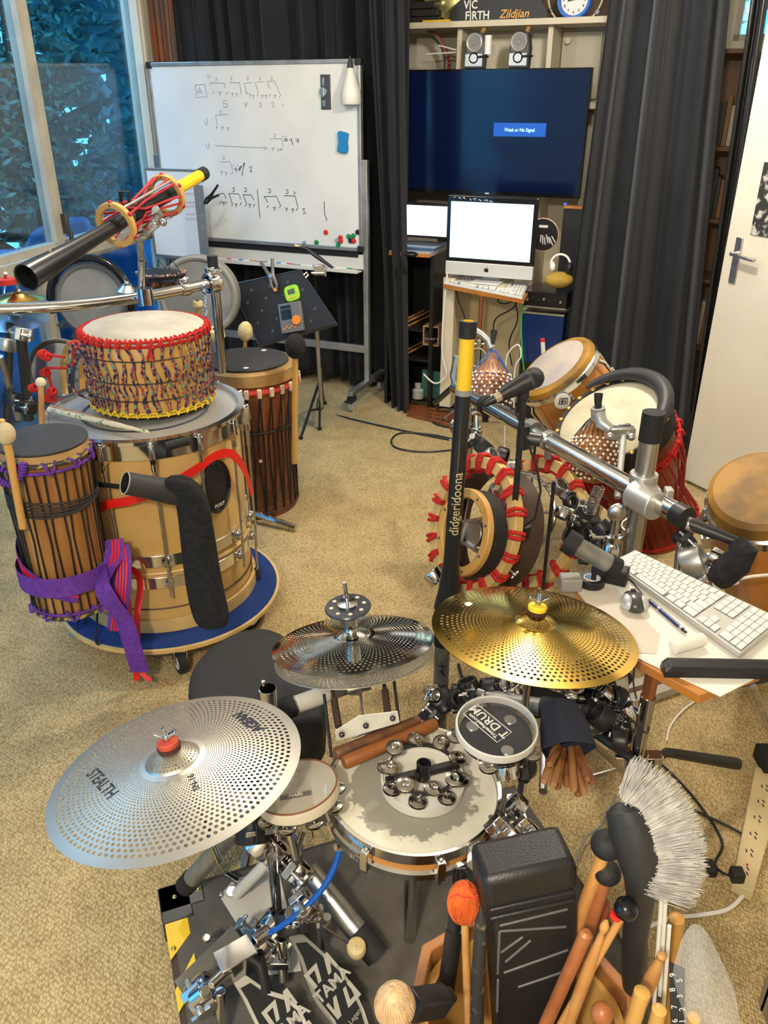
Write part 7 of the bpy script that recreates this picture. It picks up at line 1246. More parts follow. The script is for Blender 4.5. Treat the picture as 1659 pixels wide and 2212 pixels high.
for (u, v, Y, s, mm_, lb) in ((992, 922, 2.6, .045, chrome, 'chrome knob fitting beside the tall black tube'), (1002, 945, 2.6, .05, black, 'black joint under the chrome knob fitting'), (1045, 968, 2.5, .05, black, 'black disc clamp under the rack bar'), (1060, 990, 2.45, .045, steel, 'steel wing clamp under the rack bar'), (1085, 985, 2.5, .04, black, 'black clamp above the red laced hoop'), (1110, 1010, 2.4, .035, chrome, 'chrome clamp between the two red laced hoops'),
                         (1210, 1052, 2.25, .035, steel, 'steel bolt clamp hanging from the rack bar'), (1245, 1160, 2.1, .05, black, 'black clamp left of the chrome stand joint'), (1285, 1150, 2.15, .045, black, 'black clamp between spring and chrome joint'), (1300, 1190, 2.05, .05, dsteel, 'dark steel clamp behind the small black box'), (1360, 1140, 2.1, .035, steel, 'wing bolt clamp below the tee joint'), (1272, 1100, 2.2, .05, chrome, 'chrome disc clamp beside the spring'),
                         (1478, 1168, 1.85, .04, black, 'black collar on the chrome rod behind the keyboard'), (1500, 1215, 1.80, .06, alu, 'bulky aluminium clamp behind the keyboard'), (1545, 1205, 1.78, .035, chrome, 'wing nut clamp beside the black foam elbow'), (1525, 1260, 1.75, .035, chrome, 'chrome bolt clamp at the keyboard rear edge'), (1095, 1225, 2.0, .035, chrome, 'chrome stand clamp between black pole and mic stand'), (940, 1245, 2.1, .045, chrome, 'chrome knob with black foot at the base of the red laced hoop')):
    clampblock('rack_clamp', lb, A(u, v, Y=Y), (math.sin(u), .4, math.cos(v)), s, mm_, sd=u)
m = MB(); F = fr(A(1268, 1118, Y=2.15), (.25, 0, 1)); m.tube([F @ V((.016*math.cos(k*.7), .016*math.sin(k*.7), .012+.00085*k)) for k in range(110)], .0022, 5); t = thing('spring_holder', 'coil spring on a black disc and post under the rack bar', 'spring', A(1268, 1160, Y=2.1)); part('spring', m, steel, t); part('disc', MB(F).lathe([(.001, -.006), (.04, -.006), (.044, 0), (.04, .008), (.012, .014), (.001, .014)], 32), black, t); part('post', MB(F).cyl((0, 0, -.10), (0, 0, 0), .012), dsteel, t); m = MB(F); m.box((0, 0, -.09), (.05, .04, .05)); part('glass_block', m, mat('smoky_plastic', (.18, .18, .17), .2), t, bevel=.004)
F = fr(A(1322, 1175, Y=2.0), (.02, 0, 1)); t = thing('stand_joint', 'mirror chrome stand joint rising behind the small black box', 'stand joint', A(1320, 1230, Y=2.0)); part('body', MB(F).lathe([(.001, -.075), (.026, -.075), (.027, -.05), (.024, -.045), (.028, -.04), (.028, .0), (.022, .008), (.028, .014), (.028, .03), (.014, .034), (.013, .085), (.001, .085)], 32), chrome, t); part('ball', MB(F).ball((0, 0, .10), .028, (1, .6, 1)), steel, t); part('wing', MB(F).cyl((-.06, 0, .02), (.0, 0, .02), .006), chrome, t)
m = MB(); m.cyl(A(1470, 1160, Y=1.85), A(1462, 1230, Y=1.83), .009); solo('chrome_rod', m, chrome, 'upright chrome rod with black collars behind the keyboard', 'rod')
t = thing('boom_microphone', 'slim microphone with black foam elbow behind the keyboard', 'microphone', A(1560, 1260, Y=1.75)); part('body', MB().tube([A(1482, 1128, Y=1.80), A(1500, 1135, Y=1.79), A(1590, 1170, Y=1.74)], [.014, .017, .013], 16), black, t); part('silver_band', MB().cyl(A(1484, 1130, Y=1.80), A(1505, 1138, Y=1.79), .0175), steel, t); part('foam', MB().tube([A(1588, 1168, Y=1.72), A(1605, 1190, Y=1.70), A(1590, 1215, Y=1.70), A(1558, 1245, Y=1.70), A(1545, 1258, Y=1.70)], [.020, .034, .037, .034, .024], 20), fur, t)
t = thing('lever_plate', 'white flat lever plate with cable in front of the amber conga', 'plate', A(1570, 1250, Y=1.72)); part('plate', MB().bar(A(1540, 1268, Y=1.70), A(1595, 1250, Y=1.70), .030, .006), white, t, bevel=.003); part('cable', MB().tube([A(1590, 1252, Y=1.70), A(1625, 1245, Y=1.72), A(1680, 1240, Y=1.75)], .004), white, t); part('bolt', MB().ball(A(1572, 1250, Y=1.69), .008), steel, t)
# tall black horn tube with yellow top
q0, q1 = A(1012, 693, Y=1.93), A(968, 1305, Y=1.90); ax = (q0-q1).normalized(); L = (q0-q1).length; F = fr(q1, ax)
t = thing('upright_horn', 'tall upright black horn tube with yellow top and gold lettering', 'didgeridoo', q1); part('tube', MB(F).lathe([(.040, -.01), (.030, .05), (.0215, .14), (.0195, L-.18), (.0195, L-.17)], 36), mat('satin_black', (.012,)*3), t); part('collar', MB(F).cyl((0, 0, L-.182), (0, 0, L-.168), .0205, n=32), mat('grey_print', (.25, .25, .24), .4), t); part('top_tube', MB(F).lathe([(.0185, L-.17), (.0185, L-.01)], 32), yellow, t, 'yellow top tube'); part('inner_tube', MB(F).lathe([(.0150, L-.06), (.0150, L)], 32), yellow, t); part('top_cap', MB(F).lathe([(.0155, L-.04), (.0215, L-.04), (.0215, L), (.0155, L+.001)], 32, None, True), rubber, t)
gl = mat('gold_line', (.5, .4, .2), .4)
front = V((0, -1, 0)); front = (front-ax*front.dot(ax)).normalized(); side = ax.cross(front).normalized(); side = side if side.x > 0 else -side
def on_t(x, y, h): a = y/.0205; return q1+ax*(L*.40+x)+(front*math.cos(a)+side*-math.sin(a))*(.0224+h)
part('lettering', MB().text('didgeridoona', .034, on_t, bold=.004), gl, t, smooth=False)
# red laced hoops, wooden ring, clear dome
def laced(u, v, tt, r_px, ang, ratio, label, N):
    c = A(u, v, t=tt); R = r_px*tt/FPX; F = fr(c, disc_n(u, v, ang, ratio)); t = thing('laced_hoop', label, 'hoop', c-V((0, 0, R))); part('hoop', MB(F).hoop(R*.80, R*.96, -.022, .006, 72), maple, t, bevel=.002); m = MB(F)
    for k in range(N):
        a = 2*PI*k/N
        for da in (-.035, .035):
            P = lambda r, z, b: (r*math.cos(a+b), r*math.sin(a+b), z); m.tube([P(R*.79, -.01, 0), P(R*.78, .012, da*.6), P(R*.88, .014, da), P(R*.98, .010, da*1.1), P(R*1.0, -.01, da), P(R*.95, -.03, da*.8), P(R*.80, -.03, 0)], .0062, 6)
    for k in range(N): a, b = 2*PI*k/N, 2*PI*(k+1)/N; m.tube([(R*.79*math.cos(a), R*.79*math.sin(a), -.012), (R*.76*math.cos((a+b)/2), R*.76*math.sin((a+b)/2), -.02), (R*.79*math.cos(b), R*.79*math.sin(b), -.012)], .0058, 6)
    part('red_lacing', m, redrope, t, 'thick red cord lacing'); return t, F, R
l2, F2_, R2 = laced(1150, 1128, 2.62, 148, 78, .68, 'rear wooden hoop laced with red cord right of the mic stand', 18)
l1, F1_, R1 = laced(1018, 1136, 2.38, 158, 82, .60, 'front wooden hoop laced with thick red cord behind the tall black tube', 20)
part('shell_panel', MB(F1_).lathe([(R1*.80, -.03), (R1*.84, -.12)], 64), mat('dark_shell', (.05, .03, .02), .4), l1)
c = A(1003, 1150, t=2.28); F = fr(c, disc_n(1003, 1150, 84, .58)); R = 96*2.28/FPX; t = thing('wooden_ring', 'pale wooden ring drum frame inside the front red laced hoop', 'ring', c-V((0, 0, R))); part('ring', MB(F).hoop(R*.78, R, -.010, .010, 64), blonde, t, bevel=.003); part('black_shell', MB(F).hoop(R*.90, R*.99, -.055, -.0105, 64), rubber, t); m = MB(F); [m.ball((R*.89*math.cos(a), R*.89*math.sin(a), .010), .0045, n=8, k=5) for a in [2*PI*k/8 for k in range(8)]]; part('screws', m, dsteel, t)
m = MB(F); [m.bar((R*.8*math.cos(a), R*.8*math.sin(a), -.02), (R*.8*math.cos(a+2.4), R*.8*math.sin(a+2.4), -.03), .014, .008) for a in (.3, 1.5, 3.0)]; m.puck(R*.3, -.05, -.03, 24); part('inner_spokes', m, steel, t)
c = A(1120, 1105, t=2.52); R = 82*2.52/FPX; t = thing('clear_dome_drum', 'clear plastic dome drum with steel rods between the red laced hoops', 'drum', c-V((0, 0, R))); F = fr(c, (-.55, -.75, .35)); part('dome', MB(F).lathe([(R*math.cos(a), R*math.sin(a)*.75) for a in [PI/2*k/12 for k in range(12)]]+[(.001, R*.75)], 48), headclear, t); part('lower_shell', MB(F).lathe([(R, 0), (R*1.02, -.10), (R*.9, -.16)], 48), headclear, t); part('rim', MB(F).tor(R*1.01, .006, 0, 56, 8), chrome, t)
for k in range(8): a = 2*PI*k/8; m = MB(F); m.tube([(R*1.05*math.cos(a+0*b), R*1.05*math.sin(a), z) for b, z in ((0, -.15), (1, 0))]+[(R*1.03*math.cos(b)*math.cos(a), R*1.03*math.cos(b)*math.sin(a), R*.79*math.sin(b)) for b in (.35, .7, 1.05, 1.35)], .004, 6); part('rod', m, mat('pinkish_steel', (.55, .50, .46), .3, .9), t)
# mic stands
def upright(name, label, u, v0, v1, Y, r, m_, cat, extra=None):
    p, q = A(u, v0, Y=Y), A(u, v1, Y=Y); q.x = p.x; t = thing(name, label, cat, V((p.x, p.y, 0))); part('pole', MB().cyl((p.x, p.y, .01), p, r), m_, t); part('base', MB(fr((p.x, p.y, 0))).lathe([(.001, 0), (.11, 0), (.11, .012), (.02, .022), (.001, .022)], 32), black, t); return t, p
t, p = upright('microphone_stand', 'black microphone stand in front of the rack bar', 1131, 858, 1250, 2.0, .0085, black, 'microphone stand'); q = A(1130, 945, Y=2.0); part('clutch', MB().cyl(q-V((0, 0, .03)), q+V((0, 0, .035)), .017), black, t); part('clutch_knob', MB().cyl(q+V((.01, -.005, 0)), q+V((.045, -.02, 0)), .018, n=12), dsteel, t); q = A(1130, 1165, Y=2.0); part('lower_clutch', MB().cyl(q-V((0, 0, .06)), q+V((0, 0, .045)), .019), black, t); part('lower_knob', MB().cyl(q+V((-.015, -.01, .01)), q+V((-.05, -.02, .01)), .022, n=10), black, t)
part('stand_cable', MB().tube([A(u, v, Y=1.97) for u, v in ((1045, 872), (1085, 868), (1112, 885), (1130, 930), (1160, 1010), (1168, 1060), (1155, 1120), (1122, 1145), (1118, 1165))], .0032, 6), black, t)
t = thing('microphone', 'black vocal microphone with taped tail pointing up right', 'microphone', A(1128, 850, Y=1.98)); a0, a1 = A(1042, 876, Y=1.95), A(1150, 818, Y=1.98); F = fr(a1, a1-a0); L = (a1-a0).length; part('grille', MB(F).ball((0, 0, .005), .027, (1, 1, .95)), mat('grille_black', (.02, .02, .02), .45, bump=1, bs=500), t); part('ring', MB(F).cyl((0, 0, -.012), (0, 0, -.004), .0262), dsteel, t); part('body', MB(F).lathe([(.0255, -.01), (.021, -.05), (.016, -.09)], 32), black, t); part('connector', MB(F).lathe([(.0125, -.09), (.0125, -L*.75), (.001, -L*.75)], 24), mat('connector_tan', (.42, .36, .26), .4, .4), t); part('tail', MB(F).lathe([(.011, -L*.74), (.008, -L*.95), (.003, -L)], 20), black, t); part('clip', MB().cyl(A(1130, 860, Y=1.985), A(1130, 835, Y=1.985), .016), black, t)
upright('thin_pole', 'thin black pole behind the gold cymbal right of the mic stand', 1197, 1040, 1255, 2.05, .0055, black, 'pole')
tube_thing('rack_tube', 'worn grey tube running to the small black box on the paper', A(1232, 1172, z=.77), A(1330, 1226, z=.71), .0225, worn, 'rack tube', rubber, .02); m = MB(); a, b = A(1222, 1166, z=.777), A(1248, 1182, z=.764); m.cyl(a, b, .029, n=20); solo('tube_sleeve', m, rubber, 'black sleeve on the upper end of the worn grey tube', 'sleeve')
# ------------------------------------------------- work board with keyboard
BZ = .655; t = thing('work_board', 'tilted looking orange wood board carrying the papers and keyboard', 'board', A(1450, 1350, z=BZ-.03)); m = MB(); slab(m, ((1228, 1252), (1372, 1190), (1720, 1350), (1720, 1425), (1512, 1502), (1345, 1408)), BZ, .022); part('panel', m, orangew, t, smooth=False, bevel=.002)
m = MB(); slab(m, ((1238, 1250), (1366, 1192), (1730, 1358), (1730, 1415), (1556, 1504), (1350, 1408), (1240, 1268)), BZ+.003, .002); solo('paper_sheet', m, paperm, 'large white paper sheet spread over the orange board', 'paper', smooth=False); m = MB(); slab(m, ((1235, 1262), (1330, 1270), (1425, 1370), (1418, 1412), (1350, 1408)), BZ+.0045, .001); solo('paper_sheet', m, mat('paper_shadow', (.60, .54, .46), .7), 'thin greyer sheet painting the gold cymbal shadow on the white paper', 'paper', smooth=False)  # second sheet's greyer colour stands in for the gold cymbal's cast shadow
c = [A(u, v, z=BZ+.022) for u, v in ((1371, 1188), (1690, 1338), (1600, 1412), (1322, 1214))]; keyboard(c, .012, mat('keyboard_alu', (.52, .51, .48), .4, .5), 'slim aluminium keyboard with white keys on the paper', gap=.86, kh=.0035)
F = fr(A(1277, 1262, z=BZ+.004)); t = thing('tape_roll', 'roll of black tape lying on the white paper', 'tape', A(1277, 1262, z=BZ+.004)); part('tape', MB(F).lathe([(.020, 0), (.0315, 0), (.0315, .020), (.020, .020)], 48, None, True), black, t, bevel=.001); part('core', MB(F).lathe([(.0175, .0), (.020, .0), (.020, .0195), (.0175, .0195)], 40, None, True), mat('card_core', (.62, .55, .50), .6, col2=(.15, .30, .60), ns=90, sharp=(.55, .58)), t)
t = thing('optical_mouse', 'black and silver computer mouse on the paper beside the keyboard', 'mouse', A(1372, 1310, z=BZ+.004)); c0 = A(1370, 1300, z=BZ+.018); part('body', MB().ball(c0, .034, (.85, 1.1, .62)), mat('mouse_dark', (.05, .05, .05), .25), t); part('silver_side', MB().ball(c0+V((-.018, -.004, .002)), .024, (.6, 1.05, .75)), mat('speaker_silver', (.65,)*3), t); part('grey_side', MB().ball(c0+V((.016, -.008, .002)), .024, (.6, 1.05, .7)), mat('mouse_grey', (.42, .41, .40), .35), t); part('wheel', MB().cyl(c0+V((-.004, .016, .018)), c0+V((.004, .016, .018)), .007), black, t)
a, b = A(1402, 1297, z=BZ+.010), A(1482, 1366, z=BZ+.010); d = (b-a).normalized(); t = thing('pen', 'dark blue click pen lying between mouse and keyboard', 'pen', (a+b)/2-V((0, 0, .006))); part('barrel', MB().cyl(a, b-d*.012, .0048), mat('navy_pen', (.01, .02, .12), .25), t); part('bands', MB().cyl(a+d*.035, a+d*.042, .0052).cyl(b-d*.02, b-d*.012, .0052), chrome, t); part('button', MB().cyl(b-d*.012, b, .003), black, t)
a, b = A(1452, 1400, z=BZ+.018), A(1520, 1380, z=BZ+.018); solo('white_roll', MB().tube([a, a.lerp(b, .04), a.lerp(b, .96), b], [.010, .0145, .0145, .010], 24), paperm, 'small white roll lying in front of the keyboard', 'roll')
a, b = A(1432, 1440, z=BZ+.016), A(1700, 1445, z=BZ+.016); m = MB(); d = (b-a).normalized(); e = V((-d.y, d.x, 0)); Fm = fr(a, d, e); w_ = (b-a).length
m.add([a+d*x_+e*y_+V((0, 0, z_)) for x_, k in ((0, 1), (.012, 0), (w_, 0)) for y_, z_ in ((-.018, -.014), (.018, -.014), (.018-.006*k, .010-.006*k), (.006, .014-.008*k), (-.014, .010-.006*k), (-.018, .0))], [(0, 5, 4, 3, 2, 1)]+[(r*6+j, (r+1)*6+j, (r+1)*6+(j+1) % 6, r*6+(j+1) % 6)[::-1] for r in (0, 1) for j in range(6)]+[(12, 13, 14, 15, 16, 17)]); solo('black_bar_case', m, gbody, 'long black bar shaped case on the front of the papers', 'case', smooth=False, bevel=.001)
m = MB(); a = A(1318, 1238, z=BZ+.025); m.box(a, (.085, .040, .040), Matrix.Rotation(-.45, 3, 'Z')); solo('small_black_box', m, gbody, 'small black box with strap at the paper left corner', 'box', bevel=.004)
m = MB(); m.box(A(1232, 1258, z=BZ+.02), (.05, .04, .035)); solo('grey_block', m, mat('grey_block', (.26, .25, .22), .5), 'grey block at the left corner of the paper', 'block', bevel=.004)
cable('cable', 'thin black cable from the small black box over the paper', [A(u, v, z=BZ+.008) for u, v in ((1345, 1240), (1370, 1262), (1400, 1300))], .0018)
pp = A(1412, 1440, z=BZ-.03); t = thing('tripod_stand', 'chrome tripod stand with copper neck holding the orange board', 'stand', V((pp.x, pp.y, 0))); part('tube', MB().cyl((pp.x, pp.y, .05), (pp.x, pp.y, BZ-.11), .0165, n=24), chrome, t); part('copper_neck', MB().cyl((pp.x, pp.y, BZ-.12), (pp.x, pp.y, BZ-.022), .0145), copper, t)
q = A(1380, 1640, Y=pp.y); m = MB(); m.cyl((pp.x, pp.y, q.z-.02), (pp.x, pp.y, q.z+.02), .025); m.box((pp.x+.02, pp.y, q.z), (.07, .03, .03)); m.cyl((pp.x-.05, pp.y, q.z+.005), (pp.x+.06, pp.y, q.z+.005), .007); part('height_clamp', m, chrome, t, bevel=.002); kb = part('knob', MB().cyl((pp.x+.02, pp.y-.03, q.z-.02), (pp.x+.03, pp.y-.055, q.z-.02), .022, n=14), black, t)
lg = A(1440, 1625, z=.22); le = A(1592, 1650, z=.10); part('leg', MB().tube([V((pp.x+.02, pp.y, q.z-.02)), lg, lg.lerp(le, .9), le], [.008, .012, .016, .016], 14), black, t, 'black padded leg'); part('leg', MB().tube([V((pp.x, pp.y, .30)), A(1330, 1780, z=.02)], .009), chrome, t); part('leg', MB().tube([V((pp.x, pp.y, .30)), A(1275, 1600, z=.02)], .009), chrome, t)
part('cross_strip', MB().bar(A(1270, 1680, z=.22), A(1360, 1655, z=.22), .012, .004), steel, t)
tube_thing('thin_post', 'thin steel post under the right end of the orange board', A(1626, 1480, z=BZ-.03), A(1690, 1650, z=.25), .007, steel, 'post'); solo('swivel_joint', MB().cyl(A(1600, 1475, z=BZ-.025), A(1665, 1462, z=BZ-.025), .010), black, 'black joint under the right front of the orange board', 'joint')
# rail with black clamps in the middle, stick bag
p0_, p1_ = A(1030, 1505, t=1.98), A(1275, 1545, t=1.82); t = thing('rack_tube', 'lower grey rack tube with label strips behind the clear headed drum', 'rack tube', p1_); part('tube', MB().cyl(p0_, p1_, .021, n=24), worn, t); part('sleeve', MB().cyl(p0_.lerp(p1_, .60), p0_.lerp(p1_, .80), .0265, n=20), rubber, t); part('end_cap', MB().cyl(p1_, p1_.lerp(p0_, .06), .023), rubber, t)
m = MB(); dl = (p1_-p0_).normalized(); q = p0_.lerp(p1_, .90)+V((0, -.019, .012)); [m.bar(q+dl*x_-V((0, 0, .010)), q+dl*x_+V((0, 0, .010)), .002, .0015) for x_ in (-.018, .004, .014)]; m.bar(q+dl*.0, q+dl*.022, .002, .002); m.bar(q-dl*.018, q-dl*.004, .002, .002); part('pen_marks', m, ink, t)
pq = A(955, 1405, t=1.98); t = thing('rack_post', 'worn steel rack post between hi-hat and gold cymbal', 'rack post', V((pq.x, pq.y, 0))); part('tube', MB().cyl((pq.x, pq.y, .02), pq+V((0, 0, .03)), .019, n=24), worn, t); part('top_cap', MB().cyl(pq+V((0, 0, .02)), pq+V((0, 0, .06)), .021), rubber, t); m = MB(); [m.bar(pq+V((x0, -.020, -z0)), pq+V((x1, -.020, -z1)), .002, .0015) for x0, z0, x1, z1 in ((-.012, .03, .008, .035), (-.002, .02, .004, .06), (-.006, .045, .010, .065))]; part('pen_marks', m, ink, t)
blk = ((950, 1520, 2.0, .085, 'large black rack clamp on the worn steel post'), (985, 1500, 2.0, .05, 'black clamp arm right of the worn steel post'), (1012, 1480, 1.98, .05, 'black clamp under the gold cymbal left part'), (1060, 1488, 1.98, .055, 'black clamp under the gold cymbal middle'), (1240, 1500, 1.9, .06, 'black clamp right of the label strips'), (1290, 1470, 1.95, .06, 'black clamp under the gold cymbal right part'), (1330, 1510, 1.85, .06, 'black clamp beside the chrome tripod tube'),
       (1300, 1550, 1.8, .06, 'lower black clamp beside the chrome tripod tube'), (1345, 1460, 1.95, .05, 'black clamp under the painted paper shadow edge'), (1340, 1600, 1.75, .05, 'round black knob clamp left of the tripod'), (1262, 1440, 2.05, .045, 'small black clamp just under the gold cymbal rim'), (1330, 1560, 1.85, .05, 'black elbow clamp left of the tripod tube'), (1130, 1470, 2.0, .04, 'black foot clamp on the carpet behind the gold cymbal'))
for u, v, tt, s, lb in blk: clampblock('rack_clamp', lb, A(u, v, t=tt), (math.sin(v), .3, math.cos(u)), s*.66, black, steel, sd=v)
def cluster(label, pts, t0, sd):
    rr = random.Random(sd); c0 = A(*pts[0], t=t0); t = thing('multi_clamp', label, 'clamp', c0)
    for k, (u, v) in enumerate(pts):
        c = A(u, v, t=t0+rr.uniform(-.05, .05)); clampblock('joint', '', c, (rr.uniform(-1, 1), rr.uniform(-1, 1), rr.uniform(-1, 1)), rr.uniform(.024, .036), black if k % 3 else chrome, steel, par=t, sd=rr.random()*6)
        R = Matrix.Rotation(rr.uniform(-1, 1), 3, 'Z') @ Matrix.Rotation(rr.uniform(-1, 1), 3, 'X'); part('bracket', MB().box(c+V((rr.uniform(-.02, .02), .01, rr.uniform(-.02, .02))), (rr.uniform(.02, .05), .012, rr.uniform(.02, .04)), R), black if k % 2 else steel, t, bevel=.003)
cluster('tangle of black and chrome clamps under the gold cymbal right part', [(1240, 1478), (1262, 1500), (1285, 1448), (1298, 1490), (1322, 1462), (1300, 1530), (1328, 1500), (1345, 1535), (1320, 1575), (1290, 1565), (1345, 1585)], 1.88, 3)
cluster('row of black clamps from the worn steel post under the gold cymbal', [(935, 1500), (960, 1530), (985, 1512), (1010, 1500), (1035, 1512), (1060, 1495), (1085, 1505), (940, 1545), (1110, 1480)], 1.97, 8)
cluster('cluster of small clamps below the rack bar beside the spring', [(1215, 1110), (1235, 1128), (1250, 1190), (1275, 1200), (1300, 1140), (1232, 1085), (1290, 1165)], 2.35, 5)
for u, v, tt, s, lb in ((1110, 1495, 1.95, .035, 'chrome clamp behind the clear headed drum'), (1235, 1470, 1.95, .03, 'chrome bolt block behind the lower rack tube'), (1355, 1535, 1.8, .03, 'chrome wing bolt beside the tripod tube'), (1310, 1500, 1.85, .03, 'steel wing nut among the black clamps'), (1205, 1480, 1.98, .03, 'steel block just below the gold cymbal front'), (1095, 1665, 1.5, .03, 'chrome clamp on the clear headed drum post'), (1115, 1740, 1.5, .03, 'chrome memory clamp low on the drum post'), (1100, 1810, 1.45, .045, 'chrome base clamp of the clear headed drum post'), (1150, 1810, 1.45, .04, 'chrome square clamp right of the drum post')):
    clampblock('clamp', lb, A(u, v, t=tt), (math.cos(u), .4, .8), s, chrome, steel, sd=v)
for u0, v0, t0, u1, v1, t1, r, mm_, lb in ((1205, 1470, 2.0, 1330, 1580, 1.85, .008, steel, 'slanted steel rod under the gold cymbal'), (1050, 1500, 2.0, 1040, 1560, 1.9, .006, steel, 'thin steel rod behind the clear headed drum'), (1325, 1410, 1.9, 1320, 1480, 1.95, .022, worn, 'short steel tube stub under the painted paper shadow'), (1090, 1470, 2.05, 1085, 1540, 2.0, .012, steel, 'steel tube behind the gold cymbal front rim'), (1250, 1560, 1.9, 1380, 1650, 1.8, .010, black, 'black slanted rod left of the tripod clamp')):
    solo('steel_rod' if mm_ is not black else 'black_rod', MB().cyl(A(u0, v0, t=t0), A(u1, v1, t=t1), r), mm_, lb, 'rod')
cable('cable', 'bright green cable loop behind the gold cymbal front rim', [A(u, v, t=2.0) for u, v in ((1135, 1460), (1118, 1480), (1112, 1505))], .004, MC['green_cable']); cable('cable', 'black cable draped beside the tripod tube', [A(u, v, t=1.7) for u, v in ((1373, 1420), (1368, 1470), (1375, 1510))], .002); cable('cable', 'black cable hooking from the clamps to the tripod tube', [A(u, v, t=1.7) for u, v in ((1330, 1525), (1370, 1560), (1395, 1583), (1402, 1570))], .0025)
cable('cable', 'black cable arc on the carpet behind the gold cymbal', pxs([(990, 1435), (1000, 1465), (1025, 1480), (1060, 1478)]), .005)
t = thing('stick_bag', 'dark blue cloth bag holding old sticks hanging behind the clear headed drum', 'bag', A(1220, 1690, t=1.75)); F = fr(A(1224, 1606, t=1.62), (.05, -.78, -.38)); part('cloth', MB(F).grid(lambda a, b: V(((.052-.022*(1-b)**2+.004*math.sin(a*2*PI*5))*math.cos(2*PI*a), (.048-.020*(1-b)**2+.004*math.sin(a*2*PI*4))*math.sin(2*PI*a), -.085+.10*b)), 40, 10, True), mat('navy_cloth', (.015, .018, .035), .85), t, ang=80)
bs_ = [(1190, 1600, 1175, 1705), (1215, 1610, 1203, 1700), (1222, 1620, 1225, 1712), (1240, 1610, 1240, 1705), (1255, 1610, 1270, 1700), (1262, 1600, 1280, 1690), (1205, 1620, 1195, 1712), (1230, 1625, 1250, 1715), (1200, 1600, 1186, 1668), (1248, 1625, 1262, 1712)]
for k, (u0, v0, u1, v1) in enumerate(bs_): a, b = A(u0+(1224-u0)*.35, v0+8+4*(k % 3), t=1.64), A(u1, v1-6+(8 if k % 2 else -10), t=1.47+.018*(k % 3)); solo('old_stick', MB().tube([a, b.lerp(a, .04), b], [.0072, .0078, .005], 10), mat('old_stick_brown', (.24, .095, .03), .6, col2=(.14, .05, .018), ns=40) if k % 3 else mat('stick_brown', (.32, .15, .055), .55), 'worn brown stick in the dark blue cloth bag, '+{1175: 'leftmost with a light end', 1203: 'third front one from the left', 1225: 'front centre, lowest end', 1240: 'just right of the front centre', 1270: 'second from the right', 1280: 'rightmost', 1195: 'second front one from the left', 1250: 'right of centre, lowest end', 1186: 'shortest at the left', 1262: 'third from the right'}[u1], 'stick', 'worn sticks in the cloth bag')
tube_thing('steel_post', 'short steel post left of the worn sticks', A(1178, 1535, t=1.88), A(1173, 1710, t=1.66), .009, steel, 'post')
m = MB(); F = fr(A(1130, 1655, t=1.56), (.0, -.5, .8)); t = thing('foot_beater', 'round black and clear beater head beside the clear headed drum post', 'beater', A(1130, 1665, t=1.56)); part('head', MB(F).lathe([(.001, -.014), (.024, -.012), (.028, 0), (.024, .012), (.001, .014)], 32), blackg, t); part('band', MB(F).box((0, 0, .0), (.020, .060, .030)), rubber, t, bevel=.003); part('shaft', MB().tube([A(1128, 1675, t=1.56), A(1118, 1760, t=1.50), A(1100, 1800, t=1.46)], .006), dsteel, t)
part('spring', MB().tube([A(1104+6*math.cos(k*1.7), 1775+k*1.1, t=1.46) for k in range(26)], .0018, 5), steel, t)
t = thing('pedal_plate', 'grey metal pedal plate on the platform right of the snare', 'plate', A(1140, 1800, z=.07)); m = MB(); slab(m, ((1095, 1715), (1120, 1712), (1185, 1900), (1080, 1900)), .075, .006); part('sheet', m, alu, t, smooth=False, bevel=.001)
t = thing('dark_tube', 'thick dark tube going down to the platform behind the snare', 'tube', A(1030, 1900, z=PZ)); part('tube', MB().tube([A(985, 1835, z=.25), A(1050, 1900, z=PZ+.02)], .028, 16), mat('dark_leg', (.07, .065, .06), .45), t)
# floor things right
t = thing('floor_track', 'pale metal track with brown stripe on the carpet under the board', 'track', A(1450, 1480, z=0)); m = MB(); slab(m, ((1290, 1490), (1620, 1395), (1640, 1425), (1320, 1532)), .03, .03); part('body', m, mat('track_cream', (.46, .43, .36), .45), t, smooth=False, bevel=.002); m = MB(); slab(m, ((1300, 1505), (1628, 1408), (1632, 1414), (1305, 1513)), .0325, .002); part('stripe', m, darkw, t, smooth=False)
t = thing('power_board', 'cream power board with black plug on the carpet at the right', 'power board', A(1625, 1850, z=0)); m = MB(); cs_ = slab(m, ((1632, 1655), (1700, 1670), (1628, 1928), (1582, 1905)), .035, .033); part('body', m, mat('power_cream', (.55, .44, .24), .4), t, smooth=False, bevel=.003); m = MB()
for k in range(6): q = cs_[0].lerp(cs_[3], .18+.14*k).lerp(cs_[1].lerp(cs_[2], .18+.14*k), .45); [m.box(q+V((x_, y_, .0005)), (.003, .010, .001), Matrix.Rotation(x_*30, 3, 'Z')) for x_, y_ in ((-.007, .005), (.007, .005), (0, -.009))]
part('socket_slots', m, ink, t, smooth=False); part('plug', MB().box(A(1592, 1890, z=.05), (.03, .03, .03)), black, t, bevel=.004); part('red_light', MB().ball(A(1614, 1868, z=.037), .003), red, t)
cable('cable', 'black cable curving over the carpet to the cream power board', pxs([(1418, 1640), (1470, 1690), (1520, 1750), (1560, 1820), (1545, 1870), (1590, 1895), (1630, 1880), (1640, 1840), (1600, 1800), (1510, 1755), (1480, 1740)]), .0035); cable('cable', 'white cable running from the power board behind the brush', pxs([(1605, 1935), (1570, 1965), (1500, 1978), (1450, 1982), (1395, 2005)]), .005, white); cable('cable', 'thin pale cable on the carpet beside the tripod', pxs([(1525, 1500), (1480, 1530), (1450, 1565), (1440, 1600)]), .003, white)
m = MB(); m.box(A(1535, 1875, z=.012), (.022, .04, .022)); solo('cable_plug', m, black, 'small black cable plug on the carpet behind the bristles', 'plug', bevel=.004)
